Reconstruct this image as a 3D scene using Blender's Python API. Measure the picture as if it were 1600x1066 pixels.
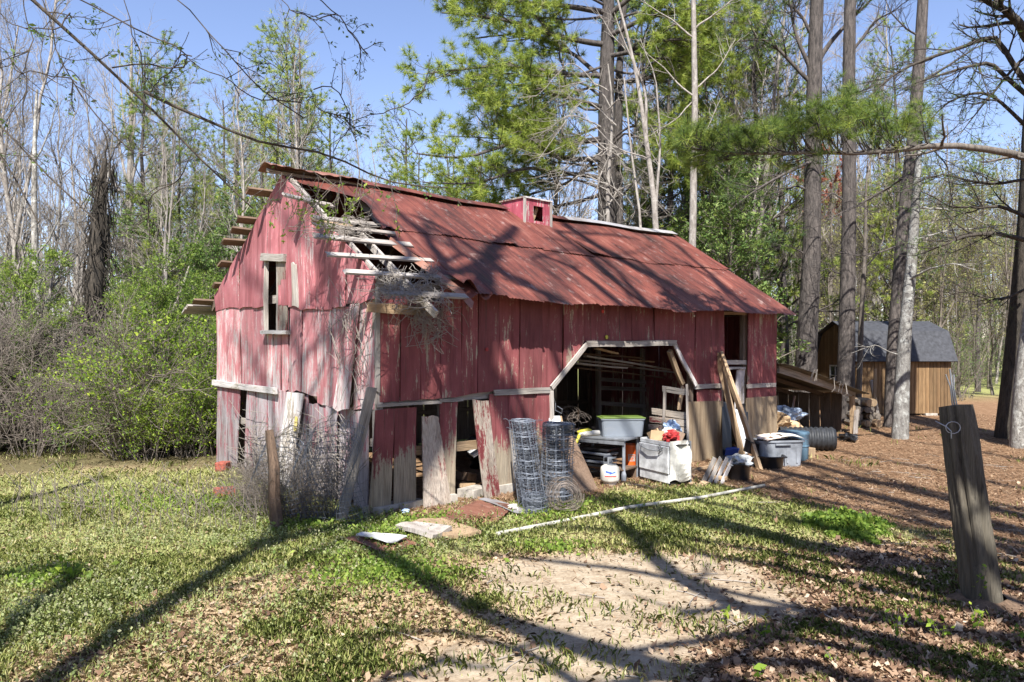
import bpy, math, random
import numpy as np
from mathutils import Vector, Matrix

for o in list(bpy.data.objects): bpy.data.objects.remove(o)
SC = bpy.context.scene
COL = SC.collection
RND = random.Random(7)
RG = np.random.default_rng(11)

# ---------------------------------------------------------------- camera
CAMZ, HY, FPX = 2.15, 548.0, 1200.0
cam = bpy.data.cameras.new('camera'); camo = bpy.data.objects.new('camera', cam); COL.objects.link(camo)
cam.lens = 36 * FPX / 1600; cam.sensor_width = 36; cam.shift_y = (HY - 533) / 1600
cam.clip_start = .05; cam.clip_end = 2000
camo.location = (0, 0, CAMZ); camo.rotation_euler = (math.radians(90), 0, 0)
SC.camera = camo
# ---------------------------------------------------------------- light
SUN_EL = math.radians(50); SUN_AZX = -0.05            # sun stands behind the camera
SD = Vector((SUN_AZX, -1, 0)).normalized() * math.cos(SUN_EL) + Vector((0, 0, math.sin(SUN_EL)))
sun = bpy.data.lights.new('sun', 'SUN'); suno = bpy.data.objects.new('sun', sun); COL.objects.link(suno)
sun.energy = 5.0; sun.angle = math.radians(.45); sun.color = (1, .965, .90)
suno.rotation_euler = SD.to_track_quat('Z', 'Y').to_euler()
W = bpy.data.worlds.new('World'); SC.world = W; W.use_nodes = True
wn = W.node_tree.nodes; wl = W.node_tree.links
sky = wn.new('ShaderNodeTexSky'); sky.sky_type = 'NISHITA'; sky.sun_disc = False
sky.sun_elevation = SUN_EL; sky.sun_rotation = math.atan2(SD.x, SD.y)
sky.altitude = 300; sky.air_density = 1.0; sky.dust_density = .3; sky.ozone_density = 5.5
tint = wn.new('ShaderNodeMix'); tint.data_type = 'RGBA'; tint.blend_type = 'MULTIPLY'; tint.inputs[0].default_value = 1; tint.inputs[7].default_value = (1.33, 1.07, 1.02, 1)   # camera white balance towards violet
wl.new(sky.outputs[0], tint.inputs[6]); wl.new(tint.outputs[2], wn['Background'].inputs[0]); wn['Background'].inputs[1].default_value = .088
SC.view_settings.view_transform = 'Standard'; SC.view_settings.look = 'None'
SC.view_settings.gamma = 1; SC.view_settings.use_curve_mapping = False
SC.view_settings.exposure = 1.38

# ---------------------------------------------------------------- mapping helpers
def AT(px, py, Y): return Vector(((px - 800) * Y / FPX, Y, CAMZ - (py - HY) * Y / FPX))
def GP(px, py, z=0.0):
    Y = (CAMZ - z) * FPX / (py - HY); return Vector(((px - 800) * Y / FPX, Y, z))
BO = Vector((-1.79, 10.24, 0)); BA = math.radians(42)
BU = Vector((math.cos(BA), math.sin(BA), 0)); BV = Vector((-math.sin(BA), math.cos(BA), 0))
def toL(p):
    r = p - BO; return Vector((r.dot(BU), r.dot(BV), p.z))
def toW(l): return BO + BU * l[0] + BV * l[1] + Vector((0, 0, l[2]))
def hitplane(px, py, n, c):            # local frame plane n.p = c
    d = Vector(((px - 800) / FPX, 1, -(py - HY) / FPX))
    o = toL(Vector((0, 0, CAMZ))); dl = Vector((d.dot(BU), d.dot(BV), d.z))
    k = (c - o.dot(n)) / dl.dot(n); return o + dl * k
def FW(px, py, d=0.0):
    p = hitplane(px, py, Vector((0, 1, 0)), -d); return (p.x, p.z)
def GW(px, py, d=0.0):
    p = hitplane(px, py, Vector((1, 0, 0)), -d); return (p.y, p.z)
LT, WS = 10.28, 5.56
RS, RM = 2.78, 5.03
RSL = .647
def roofz(s): return RM - RSL * abs(s - RS)
def RF(px, py):
    p = hitplane(px, py, Vector((0, -RSL, 1)), RM - RSL * RS); return (p.x, p.y)

# ---------------------------------------------------------------- object helpers
def tag(o, label=None, cat=None, group=None, kind=None):
    if label: o['label'] = label
    if cat: o['category'] = cat
    if group: o['group'] = group
    if kind: o['kind'] = kind
    return o
def empty(name, loc=(0, 0, 0), rz=0.0, label=None, cat=None, group=None):
    o = bpy.data.objects.new(name, None); COL.objects.link(o); o.location = loc; o.rotation_euler = (0, 0, rz)
    o.empty_display_size = .1
    return tag(o, label, cat, group)
def link(name, me, mat=None, parent=None, loc=None, rot=None, smooth=False):
    if mat is not None and not me.materials: me.materials.append(mat)
    if smooth: me.polygons.foreach_set('use_smooth', [True] * len(me.polygons))
    o = bpy.data.objects.new(name, me); COL.objects.link(o)
    if parent: o.parent = parent
    if loc is not None: o.location = loc
    if rot is not None: o.rotation_euler = rot
    return o
def copy_tree(o, parent=None):
    c = o.copy(); COL.objects.link(c); c.parent = parent
    for ch in list(o.children): copy_tree(ch, c)
    return c

class MB:
    def __init__(s): s.v = []; s.f = []
    def add(s, vs, fs):
        b = len(s.v); s.v += [tuple(v) for v in vs]; s.f += [tuple(i + b for i in f) for f in fs]
    def box(s, c, d, rz=0.0, M=None):
        vs = []
        for z in (-.5, .5):
            for x, y in ((-.5, -.5), (.5, -.5), (.5, .5), (-.5, .5)):
                v = Vector((x * d[0], y * d[1], z * d[2]))
                if M: v = M @ v
                if rz: v = Matrix.Rotation(rz, 3, 'Z') @ v
                vs.append(v + Vector(c))
        s.add(vs, [(0, 3, 2, 1), (4, 5, 6, 7), (0, 1, 5, 4), (1, 2, 6, 5), (2, 3, 7, 6), (3, 0, 4, 7)])
    def hexa(s, q, ext):                      # quad (4 points) extruded by vector
        e = Vector(ext); a = [Vector(p) for p in q]; n = len(a)
        s.add(a + [p + e for p in a], [tuple(range(n)), tuple(range(2 * n - 1, n - 1, -1))] + [(i, i + n, (i + 1) % n + n, (i + 1) % n) for i in range(n)])
    def tube(s, pts, r, n=6, caps=True, closed=False):
        pts = [Vector(p) for p in pts]; m = len(pts)
        rr = r if isinstance(r, (list, tuple)) else [r] * m
        vs = []; prev = None
        for i in range(m):
            if closed: t = pts[(i + 1) % m] - pts[i - 1]
            else: t = pts[min(i + 1, m - 1)] - pts[max(i - 1, 0)]
            t = t.normalized() if t.length > 1e-9 else Vector((0, 0, 1))
            if prev is None:
                a = t.cross(Vector((0, 0, 1)) if abs(t.z) < .9 else Vector((1, 0, 0)))
            else: a = prev - t * prev.dot(t)
            if a.length < 1e-6: a = t.cross(Vector((.3, .8, .1)))
            a.normalize(); prev = a; b = t.cross(a)
            for k in range(n):
                w = 2 * math.pi * k / n; vs.append(pts[i] + (a * math.cos(w) + b * math.sin(w)) * rr[i])
        fs = []
        for i in range(m if closed else m - 1):
            j = (i + 1) % m
            for k in range(n):
                k2 = (k + 1) % n; fs.append((i * n + k, i * n + k2, j * n + k2, j * n + k))
        if caps and not closed: fs += [tuple(range(n - 1, -1, -1)), tuple(range((m - 1) * n, m * n))]
        s.add(vs, fs)
    def lathe(s, prof, n=20, c=(0, 0, 0), M=None):
        vs = []
        for r, z in prof:
            for k in range(n):
                w = 2 * math.pi * k / n; v = Vector((r * math.cos(w), r * math.sin(w), z))
                if M: v = M @ v
                vs.append(v + Vector(c))
        m = len(prof)
        fs = [(i * n + k, i * n + (k + 1) % n, (i + 1) * n + (k + 1) % n, (i + 1) * n + k) for i in range(m - 1) for k in range(n)]
        s.add(vs, fs)
    def grid(s, fn, nu, nv):
        vs = [fn(i / nu, j / nv) for j in range(nv + 1) for i in range(nu + 1)]
        s.add(vs, [(j * (nu + 1) + i, j * (nu + 1) + i + 1, (j + 1) * (nu + 1) + i + 1, (j + 1) * (nu + 1) + i) for j in range(nv) for i in range(nu)])
    def mesh(s, name, origin=None):
        me = bpy.data.meshes.new(name); v = s.v
        if origin is not None: v = [(a[0] - origin[0], a[1] - origin[1], a[2] - origin[2]) for a in v]
        me.from_pydata(v, [], s.f); me.update(); return me
    def build(s, name, mat, parent=None, loc=None, rot=None, smooth=False, bevel=0, solid=0):
        o = link(name, s.mesh(name), mat, parent, loc, rot, smooth)
        if solid:
            m = o.modifiers.new('t', 'SOLIDIFY'); m.thickness = solid; m.offset = 0
        if bevel:
            m = o.modifiers.new('b', 'BEVEL'); m.width = bevel; m.segments = 2; m.limit_method = 'ANGLE'
        return o
    def centred(s, name, mat, parent=None):
        a = np.array(s.v); c = (a.min(0) + a.max(0)) / 2
        return link(name, s.mesh(name, c), mat, parent, tuple(c))

def np_mesh(name, V, groups, tint=None):
    """groups: list of (n,k) int arrays"""
    me = bpy.data.meshes.new(name); V = np.asarray(V, np.float32)
    me.vertices.add(len(V)); me.vertices.foreach_set('co', V.ravel())
    idx = np.concatenate([g.ravel() for g in groups]).astype(np.int32)
    tot = np.concatenate([np.full(len(g), g.shape[1], np.int32) for g in groups])
    st = np.concatenate([[0], np.cumsum(tot)[:-1]]).astype(np.int32)
    me.loops.add(len(idx)); me.loops.foreach_set('vertex_index', idx)
    me.polygons.add(len(tot)); me.polygons.foreach_set('loop_start', st); me.polygons.foreach_set('loop_total', tot)
    me.update(calc_edges=True)
    if tint is not None:
        a = me.attributes.new('tint', 'FLOAT', 'POINT'); a.data.foreach_set('value', np.asarray(tint, np.float32))
    return me

# ---------------------------------------------------------------- material helpers
class NT:
    def __init__(s, name):
        s.m = bpy.data.materials.new(name); s.m.use_nodes = True; s.t = s.m.node_tree
        s.b = s.t.nodes['Principled BSDF']; s.out = s.t.nodes['Material Output']
        s.b.inputs['Roughness'].default_value = .85; s.b.inputs['Specular IOR Level'].default_value = .3
    def n(s, typ, **kw):
        x = s.t.nodes.new(typ)
        for k, v in kw.items(): setattr(x, k, v)
        return x
    def l(s, a, b): s.t.links.new(a, b)
    def val(s, sock, v):
        if isinstance(v, bpy.types.NodeSocket): s.l(v, sock)
        else: sock.default_value = v
    def math(s, op, a, b=0.0, clamp=False):
        x = s.n('ShaderNodeMath', operation=op, use_clamp=clamp); s.val(x.inputs[0], a); s.val(x.inputs[1], b); return x.outputs[0]
    def noise(s, vec, scale, detail=4, rough=.55, dist=0.0):
        x = s.n('ShaderNodeTexNoise'); s.l(vec, x.inputs['Vector']); x.inputs['Scale'].default_value = scale
        x.inputs['Detail'].default_value = detail; x.inputs['Roughness'].default_value = rough; x.inputs['Distortion'].default_value = dist
        return x.outputs[0]
    def ramp(s, v, stops, interp='LINEAR'):
        x = s.n('ShaderNodeValToRGB'); x.color_ramp.interpolation = interp; s.l(v, x.inputs[0]); e = x.color_ramp.elements
        while len(e) < len(stops): e.new(.5)
        for i, (p, c) in enumerate(stops):
            e[i].position = p; c = (c, c, c) if isinstance(c, (int, float)) else c; e[i].color = (*c, 1)
        return x.outputs[0]
    def mix(s, f, a, b, mode='MIX'):
        x = s.n('ShaderNodeMix', data_type='RGBA', blend_type=mode); s.val(x.inputs[0], f)
        for i, v in ((6, a), (7, b)):
            if isinstance(v, tuple): v = (*v, 1)
            s.val(x.inputs[i], v)
        return x.outputs[2]
    def vmap(s, vec, scale=(1, 1, 1), add=None):
        x = s.n('ShaderNodeMapping'); s.l(vec, x.inputs[0]); x.inputs['Scale'].default_value = scale
        if add is not None: s.l(add, x.inputs['Location'])
        return x.outputs[0]
    def obj(s): return s.n('ShaderNodeTexCoord').outputs['Object']
    def pos(s): return s.n('ShaderNodeNewGeometry').outputs['Position']
    def rnd(s): return s.n('ShaderNodeObjectInfo').outputs['Random']
    def zpos(s):
        x = s.n('ShaderNodeSeparateXYZ'); s.l(s.pos(), x.inputs[0]); return x.outputs[2]
    def bump(s, h, strength=.5, dist=.01):
        x = s.n('ShaderNodeBump'); x.inputs['Strength'].default_value = strength; x.inputs['Distance'].default_value = dist
        s.l(h, x.inputs['Height']); s.l(x.outputs[0], s.b.inputs['Normal'])
    def color(s, c): s.val(s.b.inputs['Base Color'], (*c, 1) if isinstance(c, tuple) else c)

def mat_plain(name, col, rough=.7, metal=0, noise=.25, nscale=8, spec=.3, bump=0.0):
    n = NT(name); v = n.noise(n.obj(), nscale, 5, .6)
    k = n.ramp(v, [(.3, 1 - noise), (.7, 1 + noise * .4)])
    n.color(n.mix(1.0, (*col,), k, 'MULTIPLY')); n.b.inputs['Roughness'].default_value = rough
    n.b.inputs['Metallic'].default_value = metal; n.b.inputs['Specular IOR Level'].default_value = spec
    if bump: n.bump(v, bump, .01)
    return n.m
def mat_wood(name, paint, bare, wear=.5, zwear=0.0, zlo=.15, zhi=.95, dark=.5, streak=1.0, paint2=None):
    n = NT(name); o = n.obj(); r = n.rnd()
    off = n.n('ShaderNodeCombineXYZ'); k = n.math('MULTIPLY', r, 37.0)
    for i in range(3): n.l(k, off.inputs[i])
    fine = n.noise(n.vmap(o, (1, 1, .035), off.outputs[0]), 90, 5, .7)
    med = n.noise(n.vmap(o, (1, 1, .13), off.outputs[0]), 16, 6, .65, .3)
    big = n.noise(n.vmap(o, (1, 1, .5), off.outputs[0]), 3.2, 4, .55)
    patch = n.noise(n.vmap(o, (1, 1, .7), off.outputs[0]), 30, 5, .7)
    bc = n.mix(n.ramp(fine, [(.35, 0.0), (.65, 1.0)]), tuple(x * .55 for x in bare), tuple(min(1, x * 1.25) for x in bare))
    bc = n.mix(n.ramp(big, [(.35, .25), (.65, 0.0)]), bc, (bare[0] * .75, bare[1] * .62, bare[2] * .48))
    if paint:
        p2 = paint2 or tuple(x * .62 for x in paint)
        pc = n.mix(n.ramp(big, [(.3, 0.0), (.7, 1.0)]), p2, paint)
        pc = n.mix(n.ramp(fine, [(.3, .35), (.6, 0.0)]), pc, tuple(x * .35 for x in paint))
        s = n.math('ADD', n.math('MULTIPLY', big, .35), n.math('MULTIPLY', med, .45))
        s = n.math('ADD', s, n.math('MULTIPLY', patch, .2))
        s = n.math('ADD', s, n.math('MULTIPLY', n.math('SUBTRACT', fine, .5), .35 * streak))
        s = n.math('ADD', s, n.math('MULTIPLY', n.math('SUBTRACT', r, .5), .06))
        if zwear:
            mr = n.n('ShaderNodeMapRange'); n.l(n.zpos(), mr.inputs[0]); mr.inputs[1].default_value = zhi; mr.inputs[2].default_value = zlo
            mr.inputs[3].default_value = 0; mr.inputs[4].default_value = zwear; s = n.math('ADD', s, mr.outputs[0])
        th = 1 - wear
        c = n.mix(n.ramp(s, [(th - .012, 0.0), (th + .016, 1.0)]), pc, bc)
    else: c = bc
    cr = n.noise(n.vmap(o, (1, 1, .02), off.outputs[0]), 34, 3, .5)
    c = n.mix(n.ramp(cr, [(.30, dark), (.37, 0.0)]), c, tuple(x * .18 for x in bare))
    c = n.mix(1.0, c, n.ramp(r, [(0, (.68, .66, .66)), (1, (1.18, 1.13, 1.12))]), 'MULTIPLY')
    st = n.noise(n.vmap(o, (1, 1, .07), off.outputs[0]), 9, 4, .6); c = n.mix(n.ramp(st, [(.36, .5), (.52, 0.0)]), c, n.mix(1.0, c, (.42, .36, .34), 'MULTIPLY'))
    n.color(c); n.bump(n.math('ADD', fine, n.math('MULTIPLY', med, .8)), .8, .008)
    n.b.inputs['Roughness'].default_value = .8
    return n.m
def mat_tin(name, cols, rough=.55, metal=.0, scale=1.0):
    n = NT(name); p = n.pos()
    rot = n.n('ShaderNodeMapping'); n.l(p, rot.inputs[0]); rot.inputs['Rotation'].default_value = (0, 0, -BA)
    q = rot.outputs[0]
    big = n.noise(n.vmap(q, (1, .45, .45)), 1.5 * scale, 6, .6, .4)
    st = n.noise(n.vmap(q, (1, .12, .12)), 9 * scale, 5, .7)
    fine = n.noise(q, 38, 5, .7)
    s = n.math('ADD', n.math('MULTIPLY', big, .5), n.math('MULTIPLY', st, .35)); s = n.math('ADD', s, n.math('MULTIPLY', fine, .15))
    c = n.ramp(s, [(.37, cols[0]), (.45, cols[1]), (.54, cols[2]), (.62, cols[3])])
    sp = n.noise(n.vmap(q, (1, .6, .6)), 5, 8, .75)
    c = n.mix(n.ramp(sp, [(.57, 0.0), (.67, .5)]), c, cols[4])
    c = n.mix(n.ramp(sp, [(.28, .7), (.38, 0.0)]), c, tuple(x * .35 for x in cols[0]))
    c = n.mix(1.0, c, n.ramp(n.rnd(), [(0, (.82, .82, .84)), (1, (1.14, 1.1, 1.06))]), 'MULTIPLY')
    n.color(c); n.bump(n.math('ADD', fine, st), .25, .01); n.b.inputs['Roughness'].default_value = rough
    n.b.inputs['Specular IOR Level'].default_value = .35; n.b.inputs['Metallic'].default_value = metal
    return n.m
def mat_leaf(name, stops, transl=.35, rough=.6):
    n = NT(name); a = n.n('ShaderNodeAttribute', attribute_name='tint')
    rr = n.math('MULTIPLY', n.math('SUBTRACT', n.rnd(), .5), .25)
    c = n.ramp(n.math('ADD', a.outputs['Fac'], rr), stops)
    n.color(c); n.b.inputs['Roughness'].default_value = rough
    tr = n.n('ShaderNodeBsdfTranslucent'); n.l(c, tr.inputs[0])
    mx = n.n('ShaderNodeMixShader'); mx.inputs[0].default_value = transl
    n.l(n.b.outputs[0], mx.inputs[1]); n.l(tr.outputs[0], mx.inputs[2]); n.l(mx.outputs[0], n.out.inputs[0])
    return n.m
def mat_bark(name, c1, c2, c3=None, scale=1.0, zs=.18, amt=.6, dist=.03):
    n = NT(name); o = n.obj()
    rid = n.noise(n.vmap(o, (1, 1, zs)), 14 * scale, 6, .7, .6)
    fine = n.noise(o, 55 * scale, 4, .6)
    c = n.mix(n.ramp(rid, [(.38, 0.0), (.62, 1.0)]), c1, c2)
    if c3:
        l = n.noise(o, 5, 6, .75); c = n.mix(n.ramp(l, [(.52, 0.0), (.62, amt)]), c, c3)
    c = n.mix(n.ramp(fine, [(.3, .4), (.6, 0.0)]), c, tuple(x * .4 for x in c1))
    c = n.mix(1.0, c, n.ramp(n.rnd(), [(0, (.8, .8, .8)), (1, (1.2, 1.17, 1.13))]), 'MULTIPLY')
    n.color(c); n.bump(n.math('ADD', rid, n.math('MULTIPLY', fine, .3)), .9, dist); n.b.inputs['Roughness'].default_value = .9
    return n.m

M = {}
M['red'] = mat_wood('red_boards', (.265, .082, .086), (.33, .29, .22), wear=.42, zwear=.25, zlo=.25, zhi=.95, dark=.5, paint2=(.16, .043, .046), streak=.9)
M['pink'] = mat_wood('faded_red_boards', (.53, .26, .28), (.47, .44, .44), wear=.455, zwear=.14, zlo=.3, zhi=2.2, dark=.75, paint2=(.40, .15, .165), streak=1.5)
M['pinktop'] = mat_wood('sunbleached_red_boards', (.50, .20, .22), (.50, .44, .43), wear=.40, zwear=0, dark=.75, paint2=(.33, .10, .115), streak=1.5)
M['pinklow'] = mat_wood('stripped_red_boards', (.42, .18, .21), (.36, .34, .36), wear=.50, zwear=.10, zlo=.2, zhi=1.4, dark=.9, paint2=(.30, .11, .13), streak=1.6)
M['grey'] = mat_wood('weathered_wood', None, (.31, .295, .27), dark=.85)
M['palewood'] = mat_wood('pale_wood', None, (.37, .355, .33), dark=.85)
M['brownwood'] = mat_wood('brown_wood', None, (.17, .12, .085), dark=.6)
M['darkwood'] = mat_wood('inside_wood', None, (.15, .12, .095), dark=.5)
M['tan'] = mat_wood('tan_wood', None, (.36, .27, .17), dark=.4)
M['whitewood'] = mat_wood('white_painted_wood', (.62, .61, .60), (.30, .28, .24), wear=.46, dark=.6, paint2=(.42, .41, .41))
M['redgrey'] = mat_wood('half_bare_red_boards', (.26, .05, .055), (.37, .33, .28), wear=.56, dark=.6, streak=1.2)
M['ply'] = mat_wood('plywood', None, (.34, .27, .18), dark=.15)
M['shedwood'] = mat_wood('stained_shed_boards', None, (.20, .13, .065), dark=.35)
M['tin'] = mat_tin('red_roof_tin', [(.024, .012, .011), (.062, .022, .018), (.135, .040, .029), (.19, .082, .062), (.31, .25, .23)])
M['tin_grey'] = mat_tin('galvanised_tin', [(.18, .16, .15), (.30, .29, .29), (.38, .38, .40), (.46, .46, .48), (.5, .5, .5)], .45, .3)
M['tin_dark'] = mat_tin('rusty_tin', [(.05, .025, .02), (.11, .05, .035), (.17, .075, .05), (.22, .12, .09), (.3, .25, .2)])
M['tin_moss'] = mat_tin('mossy_tin', [(.03, .027, .02), (.06, .05, .032), (.10, .088, .055), (.15, .135, .09), (.2, .18, .14)])
M['white'] = mat_plain('white_enamel', (.58, .59, .60), .35, 0, .6, 5, .5)
M['whitepl'] = mat_plain('white_plastic', (.55, .53, .48), .5, 0, .5, 5)
M['steel'] = mat_plain('grey_steel', (.30, .32, .35), .4, .6, .4, 9)
M['wire'] = mat_plain('fence_wire', (.12, .135, .165), .55, .1, .5, 14)
M['rustwire'] = mat_plain('rusty_fence_wire', (.17, .14, .12), .7, .1, .5, 14)
M['pvc'] = mat_plain('dirty_pvc', (.42, .40, .35), .6, 0, .7, 7)
M['black'] = mat_plain('black_plastic', (.015, .015, .017), .28, 0, .3, 8, .5)
M['rubber'] = mat_plain('black_rubber', (.03, .032, .036), .55, 0, .5, 14)
M['orange'] = mat_plain('orange_plastic', (.72, .12, .018), .4, 0, .15, 5, .5)
M['greyp'] = mat_plain('grey_plastic', (.20, .215, .24), .5, 0, .5, 4)
M['bluep'] = mat_plain('blue_plastic', (.09, .155, .21), .5, 0, .3, 5)
M['brightblue'] = mat_plain('bright_blue_plastic', (.03, .07, .32), .4, 0, .2, 5)
M['limepl'] = mat_plain('lime_plastic', (.10, .15, .03), .4, 0, .1, 5)
M['yellow'] = mat_plain('yellow_plastic', (.42, .38, .04), .4, 0, .1, 5)
M['redpl'] = mat_plain('red_plastic', (.28, .025, .025), .45, 0, .2, 5)
M['card'] = mat_plain('cardboard', (.42, .29, .17), .85, 0, .25, 6)
M['cloth'] = mat_plain('cream_cloth', (.60, .50, .42), .9, 0, .3, 7)
M['tarp'] = mat_plain('blue_grey_tarp', (.33, .40, .50), .5, 0, .5, 3)
M['paperblue'] = mat_plain('pale_blue_plastic', (.45, .58, .75), .5, 0, .3, 6)
M['shingle'] = mat_plain('dark_shingles', (.045, .047, .055), .8, 0, .45, 9)
M['glassy'] = mat_plain('window_glass', (.02, .03, .04), .08, 0, .1, 3, .9)
M['stone'] = mat_plain('stone', (.36, .33, .29), .9, 0, .4, 9, bump=.6)
M['brick'] = mat_plain('red_brick', (.30, .08, .055), .9, 0, .5, 20, bump=.6)
M['deep'] = mat_plain('printed_blue', (.06, .10, .45), .5, 0, .1, 4)
M['printred'] = mat_plain('printed_red', (.6, .05, .04), .5, 0, .1, 4)
M['creosote'] = mat_wood('creosoted_pole', None, (.085, .078, .06), dark=.85)
M['creosote_top'] = mat_plain('pole_end_grain', (.09, .08, .06), .9, 0, .5, 14)
def clear_tub():
    n = NT('clear_plastic'); n.color((.21, .235, .27)); n.b.inputs['Roughness'].default_value = .3; n.b.inputs['Alpha'].default_value = .72
    n.b.inputs['Specular IOR Level'].default_value = .5; return n.m
M['clear'] = clear_tub()
M['bag'] = mat_plain('grey_plastic_bag', (.35, .37, .38), .3, 0, .6, 9, .6)
# bark and leaves
M['bark_pine'] = mat_bark('pine_bark', (.033, .029, .028), (.115, .10, .093), None, 1.0, .22)
M['bark_lichen'] = mat_bark('lichen_bark', (.14, .13, .12), (.30, .29, .27), (.50, .51, .48), 1.0, .4, .8)
M['bark_pale'] = mat_bark('pale_bark', (.17, .15, .135), (.33, .305, .28), (.44, .42, .385), .8, .35, .5, .012)
M['bark_mid'] = mat_bark('grey_brown_bark', (.085, .072, .06), (.20, .175, .15), None, .8, .3, .5, .012)
M['bark_dark'] = mat_bark('dark_bark', (.03, .026, .022), (.09, .075, .06), None, 1.0, .25)
M['twig'] = mat_plain('bare_twigs', (.155, .13, .11), .9, 0, .3, 3)
M['twig_pale'] = mat_plain('pale_twigs', (.27, .24, .21), .9, 0, .3, 3)
M['twig_dark'] = mat_plain('dark_twigs', (.055, .048, .045), .9, 0, .3, 3)
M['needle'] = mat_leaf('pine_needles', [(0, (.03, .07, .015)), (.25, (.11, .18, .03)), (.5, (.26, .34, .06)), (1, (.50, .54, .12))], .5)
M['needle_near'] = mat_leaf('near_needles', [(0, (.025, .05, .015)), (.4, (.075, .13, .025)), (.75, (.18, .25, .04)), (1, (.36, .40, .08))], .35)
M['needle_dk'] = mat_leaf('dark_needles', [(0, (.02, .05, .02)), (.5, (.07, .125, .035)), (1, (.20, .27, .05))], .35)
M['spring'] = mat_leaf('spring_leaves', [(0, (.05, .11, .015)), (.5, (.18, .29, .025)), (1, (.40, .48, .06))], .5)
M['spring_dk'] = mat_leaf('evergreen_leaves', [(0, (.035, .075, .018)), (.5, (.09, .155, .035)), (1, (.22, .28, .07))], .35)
M['spring_mid'] = mat_leaf('fresh_leaves', [(0, (.05, .10, .015)), (.5, (.14, .22, .03)), (1, (.33, .40, .08))], .45)
M['bud'] = mat_leaf('olive_buds', [(0, (.16, .15, .06)), (.5, (.27, .27, .09)), (1, (.42, .42, .15))], .4)
M['redbud'] = mat_leaf('red_buds', [(0, (.25, .08, .06)), (1, (.42, .17, .12))], .4)
M['grassm'] = mat_leaf('grass_blades', [(0, (.09, .12, .025)), (.35, (.22, .26, .06)), (.65, (.40, .40, .15)), (1, (.60, .52, .30))], .35)
M['nettle'] = mat_leaf('nettle_leaves', [(0, (.10, .15, .04)), (.5, (.24, .29, .10)), (.75, (.29, .30, .15)), (1, (.29, .25, .20))], .35)
M['litter'] = mat_leaf('dead_leaves', [(0, (.07, .035, .02)), (.4, (.17, .10, .06)), (.75, (.30, .20, .125)), (1, (.46, .36, .26))], .15)
M['straw'] = mat_leaf('fallen_needles', [(0, (.10, .05, .025)), (.5, (.23, .135, .075)), (1, (.42, .30, .19))], .15)
M['deadgrass'] = mat_leaf('dry_grass', [(0, (.18, .13, .07)), (.6, (.34, .27, .16)), (1, (.50, .42, .27))], .3)
# ================================================================= THE GROUND
def wob(x, y, s=0.0):
    return (np.sin(x * 1.3 + 1.7 * y + s) + np.sin(2.9 * x - 1.1 * y + 2 * s) * .6 + np.sin(5.3 * x + 4.1 * y + s * 3) * .35 + np.sin(-9.7 * x + 8.3 * y + s) * .22) / 2.17
def vnoise(x, y, scale, seed=0):
    x = np.asarray(x, float) * scale; y = np.asarray(y, float) * scale
    xi = np.floor(x).astype(np.int64); yi = np.floor(y).astype(np.int64); fx = x - xi; fy = y - yi
    fx = fx * fx * (3 - 2 * fx); fy = fy * fy * (3 - 2 * fy)
    def h(a, b):
        n = (a * 374761393 + b * 668265263 + seed * 144665) & 0x7fffffff
        n = ((n ^ (n >> 13)) * 1274126177) & 0x7fffffff
        return ((n ^ (n >> 16)) & 0xffff) / 65535.0
    return (h(xi, yi) * (1 - fx) + h(xi + 1, yi) * fx) * (1 - fy) + (h(xi, yi + 1) * (1 - fx) + h(xi + 1, yi + 1) * fx) * fy
def fbm(x, y, scale, seed=0, o=4):
    r = 0; a = .5; t = 0
    for i in range(o): r = r + a * vnoise(x, y, scale * 2 ** i, seed + i * 17); t += a; a *= .55
    return r / t
def sst(a, b, x):
    t = np.clip((x - a) / (b - a), 0, 1); return t * t * (3 - 2 * t)
def hz(x, y):
    x = np.asarray(x, float); y = np.asarray(y, float)
    near = (fbm(x, y, .45, 3, 3) - .5) * .10 + (fbm(x, y, 2.2, 5, 3) - .5) * .045
    return near * sst(.8, 2, np.hypot(x, y)) + sst(40, 130, y) * 3.5 + sst(3.5, 9, -x) * sst(12, 20, y) * .0
def zones(x, y):
    n1 = fbm(x, y, .8, 9, 4); n2 = fbm(x, y, 3.0, 21, 3)
    j = (n1 - .5) * 2.2 + (n2 - .5) * .9
    sand = np.exp(-(((x - 1.1) / 1.45) ** 2 + ((y - 7.0) / 1.2) ** 2)) * 1.35 + np.exp(-(((x - .2) / 1.6) ** 2 + ((y - 5.0) / .9) ** 2)) * .95
    sand = sst(.35, .75, sand + j * .3)
    lit = sst(-.4, .9, (x - 1.3) * .9 - (y - 6.7) * 1.0 + j * .8) * sst(.5, 1.4, x + j * .5)
    lit = lit * sst(9.2, 7.5, y + j)
    straw = sst(-.6, .6, (y - (11.2 - 1.75 * np.clip(x - 3.9, -.6, 9))) * .8 + j * .7) * sst(.0, 1.0, x - (-.3) + j * .3) * sst(40, 30, y)
    rx, ry = (x - BO.x) * BU.x + (y - BO.y) * BU.y, (x - BO.x) * BV.x + (y - BO.y) * BV.y
    ins = ((rx > .1) & (ry > -.9 + (n1 - .5) * 1.2) & (rx < LT + .2) & (ry < WS)) * 1.0; straw = np.maximum(straw, ins * .9)
    lit = lit * (1 - straw); lit = lit * (1 - sand * .85); sand = sand * (1 - straw)
    forest = sst(-.5, .8, (y - 14.3) * .8 + (-(x) - 5.2) * .25 + j * .6) * sst(1, -1, x + 5)
    dry = sst(.0, .9, (x + 3.1) * .55 - (y - 7.3) * .75 + j * 1.3) * sst(9.5, 7.8, y)         # thin trodden turf
    dry = np.maximum(dry, sst(.45, .62, fbm(x, y, .9, 40, 4)) * .75 * sst(12, 15, y) * sst(-3, -4, x))
    green = np.clip(1 - straw - lit - sand - dry * .72 - forest, 0, 1)
    return sand, lit, straw, forest, dry, green

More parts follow.
